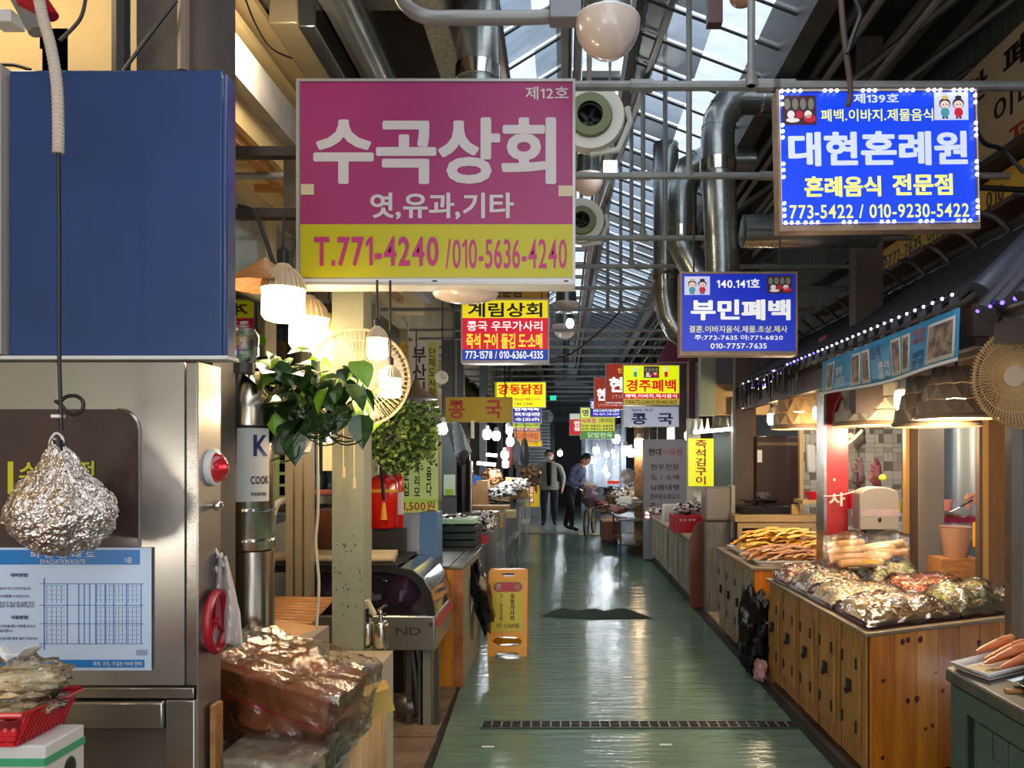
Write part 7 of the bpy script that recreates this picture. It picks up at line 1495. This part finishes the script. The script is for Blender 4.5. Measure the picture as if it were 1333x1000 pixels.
# bright white stall at the back, plastic curtain
pcv = mat('plastic_curtain', '#c8d0d8', .12, 0, bump=.8, bs=8, film=.25)
Y = 19
o = MB().grid(lambda u, v: Vector((X(762, Y)+u*.95, Y+.06*math.sin(u*20), .9+1.55*v)), 40, 4, pcv).build('plastic_curtain'); tag(o, 'clear hanging plastic curtain with light glints at the far stall', 'curtain')
struct(MB().bb(X(757, 20.5), X(815, 20.5), 20.5, 20.6, 0, 2.4, mat('pale_back', '#a9b4bc', .5, c2='#5a646c', vs=3)).build('wall_pale_stall'))
struct(MB().bb(X(809, 16), X(815, 16), 16, 16.1, 0, 3.0, mat('blue_white_post', '#b8c4d4', .4)).build('pillar_blue_white'))
struct(MB().bb(X(826, 13), X(838, 13), 13, 13.1, 0, 2.6, mat('tan_net', '#b08858', .6, c2='#6a4a30', vs=14)).build('partition_tan'))
fb = [(683+119, 571, 17, .09, bulb_b), (776, 586, 18.5, .08, bulb_b), (790, 592, 18.5, .05, bulb_b), (798, 588, 18.6, .04, bulb_b), (799, 594, 18.4, .04, bulb_b), (814, 586, 15, .085, bulb_b), (821, 589, 15.3, .08, bulb_b), (832, 577, 13, .085, bulb_w), (729, 590, 21, .07, bulb_b), (770, 600, 18.6, .05, bulb_b), (788, 612, 18.6, .06, bulb_b), (791, 618, 17.8, .05, bulb_b), (896, 567, 10.5, .055, bulb_c),
      (576, 557, 7.6, .055, bulb_b), (646, 567, 10, .055, bulb_b), (634, 565, 10.3, .06, bulb_b), (663, 560, 12, .055, bulb_b), (664, 575, 12, .06, bulb_b), (657, 592, 11, .055, bulb_c), (658, 604, 11.2, .05, bulb_c), (662, 555, 13, .045, bulb_b)]
fl = ['white bulb just under the yellow green butcher sign', 'white bulb over the bending man', 'small white bulb behind the plastic curtain, upper', 'tiny white bulb at the curtain edge, upper', 'tiny white bulb at the curtain edge, lower', 'white bulb left of the paired ones by the pale post', 'white bulb paired right by the pale post', 'warm bulb at the tan partition', 'white bulb beside the standing man', 'small bulb left behind the plastic curtain', 'low bulb behind the plastic curtain', 'lowest bulb near the bicycle', 'round white bulb at the lime banner top',
      'bright white bulb beside the hanging ivy', 'right white bulb of the pair below the mustard sign', 'left white bulb of the pair below the mustard sign', 'upper white bulb beside the orange sign', 'lower white bulb beside the orange sign', 'warm white bulb above the tan cartons', 'warm white bulb lowest above the tan cartons', 'faint bulb behind the upper one beside the orange sign']
for (px, py, Y, r, m), lb in zip(fb, fl): bulb(lb, px, py, Y, r, m, group='bulbs of the far stalls', h=r*2.4)
for px, py, Y in ((640, 592, 11.3), (628, 603, 10.7), (638, 604, 10.9)): tag(MB().tube([P(px-7, py, Y), P(px+7, py+1, Y)], .022, bulb_c, 8).build('tube_light'), ['tube light above the cartons, highest', 'tube light lower left above the cartons', 'tube light lower right above the cartons'][(px, py).index(py)+(0 if px == 640 else 0)] if False else {640: 'tube light above the cartons, highest', 628: 'tube light lower left above the cartons', 638: 'tube light lower right above the cartons'}[px], 'light', 'tube lights at the left stalls')
# right far stalls
cab('low_table', 'low dark table heaped with bags in front of the far fan', X(806, 12.2), X(842, 12.2)+.5, 12.4, 14.2, .62, wood_d, top=steel_dk, legs=True)
cab('crate_table', 'brown crate table by the bicycle in the far lane', X(784, 14.3), X(806, 14.3), 14.2, 15.3, .45, wood_b, top=card)
for i, (px, py, Y, w, h, m) in enumerate([(812, 650, 13, .4, .15, m_bag), (826, 645, 13.2, .4, .18, m_bag), (818, 660, 12.6, .4, .16, mat('white_bag', '#d8d6d2', .35)), (833, 640, 13.8, .35, .2, m_bagb), (800, 655, 14.2, .35, .2, m_bagb), (790, 668, 15.3, .4, .16, m_bagb), (795, 648, 15, .3, .2, mat('dark_bag', '#1c1c20', .3)), (782, 662, 15.6, .3, .15, mat('red_sack', '#8a3828', .5)), (806, 668, 13, .3, .12, mat('pinkish_sack', '#a87068', .5))]):
    heap(['patterned bag in front on the low dark table', 'patterned bag behind on the low dark table', 'white bag at the front edge of the low dark table', 'brown patterned bag under the far fan', 'brown bag between bicycle and low table', 'brown bag on the crate table', 'black bag above the crate table', 'red brown sack by the bicycle wheel', 'pinkish sack beside the low dark table'][i], px, py, Y, w, h, m, 'bags on the far right stalls')
fan('far white round fan standing above the heaped bags', P(817, 621, 13.4), .14, (-.1, -1, 0), mat('fan_far', '#d8d0c4', .4), mat('fan_blade_grey', '#a09890', .4), name='desk_fan', n=36, wr=.003, stand=P(817, 650, 13.7))
tag(MB().bb(X(791, 14.5), X(806, 14.5), 14.5, 14.6, Z(630, 14.5), Z(626, 14.5), em('#d02818', .8)).build('red_strip'), 'small glowing red strip behind the bicycle handlebar', 'strip')
tag(MB().bb(X(804, 12.8), X(808, 12.8), 12.8, 12.9, .02, .2, mat('blue_bottle', '#3a78c8', .4)).build('blue_bottle'), 'small blue object under the low dark table', 'bottle')
for i, (px, y) in enumerate(((766, 15.9), (795, 15.1))): tag(MB().bb(X(px-12, y), X(px+18, y), y, y+.5, .006, .02, card2).build('floor_board'), ['pale flat board on the floor under the bicycle', 'pale flat board on the floor by the crate table'][i], 'board')
struct(MB().bb(-1.0, 1.35, 16.3, 16.42, 0, .02, mat('threshold', '#a09478', .6, var=.3)).build('trim_3'))
for px, cl, lb in ((663, '#7a2828', 'dark red hanging item at the left far stall'), (683, '#1a1a1c', 'black hanging bag beside the yellow bottom sign'), (672, '#3a3a3e', 'dark apron hanging at the left far stall'), (600, '#403e40', 'dark hanging coat behind the mustard sign')):
    Y = 12.5 if px > 610 else 7.6
    tag(MB().ell(P(px, 590 if px > 610 else 575, Y), (.08, .06, .22), mat('hang'+cl[1:], cl, .6), 12, 8, amp=.5, fr=3, seed=px).tube([P(px, 580, Y), P(px, 540, Y)], .006, black, 4).build('hanging_item'), lb, 'bag')
# bicycle
Y = 15.6; bc = thing('bicycle', 'old bicycle with pale frame and grocery bag standing behind the bending man', 'bicycle', (X(765, Y), Y, 0)); cxp = mat('cream_frame', '#cdbf90', .4)
cx = X(763, Y); F1 = Vector((cx, Y-.1, .29)); F2 = Vector((cx+.18, Y+.8, .29)); ax = (F2-F1).normalized()
for c in (F1, F2):
    MB().tube([c+ax*.27*math.cos(R(a))+Vector((0, 0, .27*math.sin(R(a)))) for a in range(0, 361, 12)], .02, black, 8).build('tyre', bc); MB().tube([c+ax*.245*math.cos(R(a))+Vector((0, 0, .245*math.sin(R(a)))) for a in range(0, 361, 15)], .008, cxp, 6).build('rim', bc)
    b = MB()
    for a in range(0, 180, 15): b.tube([c+ax*.24*math.cos(R(a))+Vector((0, 0, .24*math.sin(R(a)))), c-ax*.24*math.cos(R(a))-Vector((0, 0, .24*math.sin(R(a))))], .0025, chrome, 4)
    b.build('spokes', bc)['kind'] = 'stuff'
hd = F1+ax*.12+Vector((0, 0, .5)); bb_ = F1+ax*.5+Vector((0, 0, .02)); st3 = F1+ax*.6+Vector((0, 0, .5))
b = MB(); b.tube([F1, hd+Vector((0, 0, .1))], .018, cxp, 8).tube([hd, bb_], .02, cxp, 8).tube([bb_, st3], .018, cxp, 8).tube([F2, bb_], .012, cxp, 8).tube([F2, st3], .012, cxp, 8); b.build('frame', bc)
sd = Vector((ax.y, -ax.x, 0)); MB().tube(smooth([hd+Vector((0, 0, .2))-sd*.28+ax*.12, hd+Vector((0, 0, .22))-sd*.2, hd+Vector((0, 0, .12)), hd+Vector((0, 0, .22))+sd*.2, hd+Vector((0, 0, .2))+sd*.28+ax*.12]), .013, chrome, 8).build('handlebar', bc); MB().ell(st3+Vector((0, 0, .06)), (.08, .13, .035), black, 12, 6).build('saddle', bc)
tag(MB().ell(hd+Vector((0.05, -.12, .02)), (.17, .12, .2), mat('mauve_bag', '#6a5058', .4, bump=.5, bs=14), 14, 10, amp=.4, fr=3).build('shopping_bag'), 'dull mauve shopping bag hanging on the bicycle handlebar', 'bag')

# ---------------------------------------------------------------- people
def skin_body(name, root, joints, bones, zones, sub=2):
    names = list(joints); bm = bmesh.new(); vs = [bm.verts.new(joints[n][0]) for n in names]; bm.verts.ensure_lookup_table()
    for a, c in bones: bm.edges.new((vs[names.index(a)], vs[names.index(c)]))
    me = bpy.data.meshes.new('t'); bm.to_mesh(me); bm.free(); o = bpy.data.objects.new('t', me); COL.objects.link(o)
    sk = o.modifiers.new('skin', 'SKIN'); sk.use_smooth_shade = True
    for i, n in enumerate(names): r = joints[n][1]; me.skin_vertices[0].data[i].radius = r if isinstance(r, tuple) else (r, r); me.skin_vertices[0].data[i].use_root = (i == 0)
    s_ = o.modifiers.new('s', 'SUBSURF'); s_.levels = sub
    bpy.context.view_layer.update(); ev = o.evaluated_get(bpy.context.evaluated_depsgraph_get()); m2 = bpy.data.meshes.new_from_object(ev); bpy.data.objects.remove(o)
    mats = list({id(z[1]): z[1] for z in zones.values()}.values())
    for m in mats: m2.materials.append(m)
    segs = [(Vector(joints[a][0]), Vector(joints[c][0]), zones[c][1] if c in zones else mats[0]) for a, c in bones]
    for p in m2.polygons:
        best = None
        for a, c, m in segs:
            d = c-a; t = max(0, min(1, (p.center-a).dot(d)/max(d.length_squared, 1e-9))); dist = (p.center-(a+d*t)).length
            if best is None or dist < best[0]: best = (dist, m)
        p.material_index = mats.index(best[1]); p.use_smooth = True
    ob = bpy.data.objects.new(name, m2); COL.objects.link(ob); ob.parent = root; return ob
def person(label, c, H, yaw, lean, top, pants, arms, hairc, walk=.1, jacket=None, head_dn=0, mask=None, cap=False):
    root = thing('person', label, 'person', c, rot=(0, 0, yaw)); s = H/1.72; Vv = lambda x, y, z: Vector((x*s, y*s, z*s))
    def L(x, y, z):   # lean the upper body forward (-y) about the hips
        q = Vector((x, y, z-.9)); a = R(lean); return Vector((x, y*math.cos(a)-q.z*math.sin(a)+0, .9+q.z*math.cos(a)+y*math.sin(a)))*s
    J = {'pelvis': (Vv(0, 0, .92), (.155*s, .11*s)), 'waist': (L(0, 0, 1.08), (.145*s, .105*s)), 'chest': (L(0, 0, 1.28), (.17*s, .115*s)), 'neck0': (L(0, 0, 1.42), (.09*s, .075*s)), 'neck': (L(0, -.01, 1.50), .055*s)}
    B = [('pelvis', 'waist'), ('waist', 'chest'), ('chest', 'neck0'), ('neck0', 'neck')]; Zn = {'waist': (0, top), 'chest': (0, top), 'neck0': (0, top), 'neck': (0, skin)}
    for sd_, nm in ((-1, 'l'), (1, 'r')):
        w = walk*sd_
        J['hip'+nm] = (Vv(.09*sd_, 0, .86), .095*s); J['knee'+nm] = (Vv(.10*sd_, -.03+w*.6, .47), .062*s); J['ank'+nm] = (Vv(.10*sd_, .02+w, .1), .046*s); J['toe'+nm] = (Vv(.12*sd_, -.13+w, .045), (.045*s, .035*s))
        B += [('pelvis', 'hip'+nm), ('hip'+nm, 'knee'+nm), ('knee'+nm, 'ank'+nm), ('ank'+nm, 'toe'+nm)]
        for k in ('hip', 'knee', 'ank'): Zn[k+nm] = (0, pants)
        Zn['toe'+nm] = (0, black)
        el, wr, hand = arms[0 if sd_ < 0 else 1]
        J['sho'+nm] = (L(.19*sd_, 0, 1.37), .062*s); J['elb'+nm] = (L(*el), .046*s); J['wri'+nm] = (L(*wr), .03*s); J['pal'+nm] = (L(*hand), (.038*s, .022*s))
        B += [('neck0', 'sho'+nm), ('sho'+nm, 'elb'+nm), ('elb'+nm, 'wri'+nm), ('wri'+nm, 'pal'+nm)]
        for k in ('sho', 'elb', 'wri'): Zn[k+nm] = (0, top)
        Zn['pal'+nm] = (0, skin)
        d = (L(*hand)-L(*wr)).normalized(); side = d.orthogonal().normalized() if abs(d.z) < .9 else Vector((0, 1, 0))
        for f in range(4):
            n1, n2 = 'f%d%s' % (f, nm), 'g%d%s' % (f, nm); p = L(*hand)+side*(f-1.5)*.019*s; q = p+d*(.05-.008*abs(f-1.5))*s
            J[n1] = (q, .0095*s); J[n2] = (q+d*.028*s+Vector((0, -.012*s, -.01*s)), .008*s); B += [('pal'+nm, n1), (n1, n2)]; Zn[n1] = Zn[n2] = (0, skin)
        J['th'+nm] = (L(*hand)-side*.045*s+d*.02*s, .010*s); B.append(('wri'+nm, 'th'+nm)); Zn['th'+nm] = (0, skin)
    Zn = {k: v for k, v in Zn.items()}
    # head: shaped on the neck
    hc = L(0, -.02, 1.62)+Vector((0, -.03*head_dn, -.02*head_dn))
    skin_body('body', root, J, B, Zn)
    a = R(head_dn*35); M = Matrix.Rotation(a, 3, 'X'); T_ = lambda x, y, z: hc+M @ Vector((x*s, y*s, z*s))
    b = MB(); b.ell((0, 0, 0), (.078*s, .095*s, .118*s), skin, 20, 14); b.ell((0, -.02*s, -.06*s), (.055*s, .07*s, .06*s), skin, 16, 10)
    b.add([(-.014*s, -.09*s, -.02*s), (.014*s, -.09*s, -.02*s), (0, -.118*s, -.025*s), (0, -.092*s, .025*s)], [(0, 1, 2), (0, 2, 3), (1, 3, 2)], skin)
    for q in (-1, 1): b.ell((q*.08*s, 0, 0), (.012*s, .022*s, .032*s), skin, 10, 6); b.ell((q*.03*s, -.088*s, .012*s), (.013*s, .008*s, .006*s), black, 10, 6)
    b.ell((0, -.088*s, -.062*s), (.022*s, .006*s, .005*s), mat('lip', '#a05848', .5), 10, 5)
    b.v = [hc+M @ v for v in b.v]; b.build('head', root, local=True, sharp=70)
    b = MB(); b.ell((0, .018*s, .03*s), (.088*s, .098*s, .105*s), hairc, 20, 14, amp=.12, fr=8)
    b.v = [v for v in b.v]; b.f = [f for f in b.f if not (sum(b.v[k].y for k in f)/len(f) < -.045*s and sum(b.v[k].z for k in f)/len(f) < .055*s)]; b.mi = b.mi[:len(b.f)]
    b.v = [hc+M @ v for v in b.v]; b.build('hair', root, local=True, sharp=70)
    if mask:
        b = MB(); b.ell((0, -.035*s, -.055*s), (.066*s, .078*s, .052*s), mask, 16, 10); b.v = [hc+M @ v for v in b.v]; b.build('face_mask', root, local=True, sharp=70)
    return root, L, s
jk, jd = mat('jacket_grey', '#aaa698', .8, var=.12), mat('trousers_dark', '#2c2e34', .8); nav = mat('patterned_navy', '#2e3858', .8, c2='#8088a0', vs=40, pos=(.42, .6)); blk_cl = mat('black_cloth', '#141418', .8); hair = mat('dark_hair', '#151214', .6)
Y = 18.2
r1, L1, s1 = person('standing man in an open grey jacket, white mask and dark trousers', (X(715, Y), Y, .0), 1.78, 0, 2, jk, jd, [((-.27, .02, 1.12), (-.25, -.02, .90), (-.24, -.05, .82)), ((.27, .02, 1.12), (.25, -.02, .90), (.24, -.05, .82))], hair, walk=.05, mask=white_p)
b = MB(); b.add([L1(-.05, -.11, 1.46), L1(.05, -.11, 1.46), L1(.045, -.145, 1.25), L1(.035, -.14, .93), L1(-.035, -.14, .93), L1(-.045, -.145, 1.25)], [tuple(range(6))], blk_cl); b.build('shirt', r1, local=True, solid=.01)
b = MB(); b.lathe([(.185, .86), (.2, .93), (.195, 1.05)], (0, 0, 0), jk, 20, 'z', 1, .72); b.build('jacket_hem', r1, local=True, solid=.012)
r1.scale = (1.22, 1.1, 1)
Y = 16.9
r2, L2, s2 = person('man in patterned navy shirt and black trousers bending over the phone he holds', (X(741, Y), Y, .0), 1.74, R(62), 24, nav, blk_cl, [((-.25, -.08, 1.1), (-.16, -.30, 1.14), (-.1, -.37, 1.16)), ((.25, -.08, 1.1), (.16, -.30, 1.10), (.1, -.37, 1.14))], hair, walk=.12, head_dn=1)
r2.scale = (1.2, 1.2, 1.02)
bpy.context.view_layer.update(); hp_ = r2.matrix_basis @ L2(0, -.40, 1.17); ph = thing('mobile_phone', 'dark mobile phone held by the bending man', 'phone', hp_, rot=(R(-50), 0, R(62))); MB().bb(-.035, .035, -.004, .004, -.07, .07, black).build('case', ph, local=True, bev=.003)
tag(MB().ell(r2.location+Vector((.34, -.02, 1.05)), (.1, .1, .12), mat('pale_pouch', '#b8b0a8', .6), 14, 10, amp=.2).build('pouch'), 'pale round pouch bag in front of the bending man', 'bag')
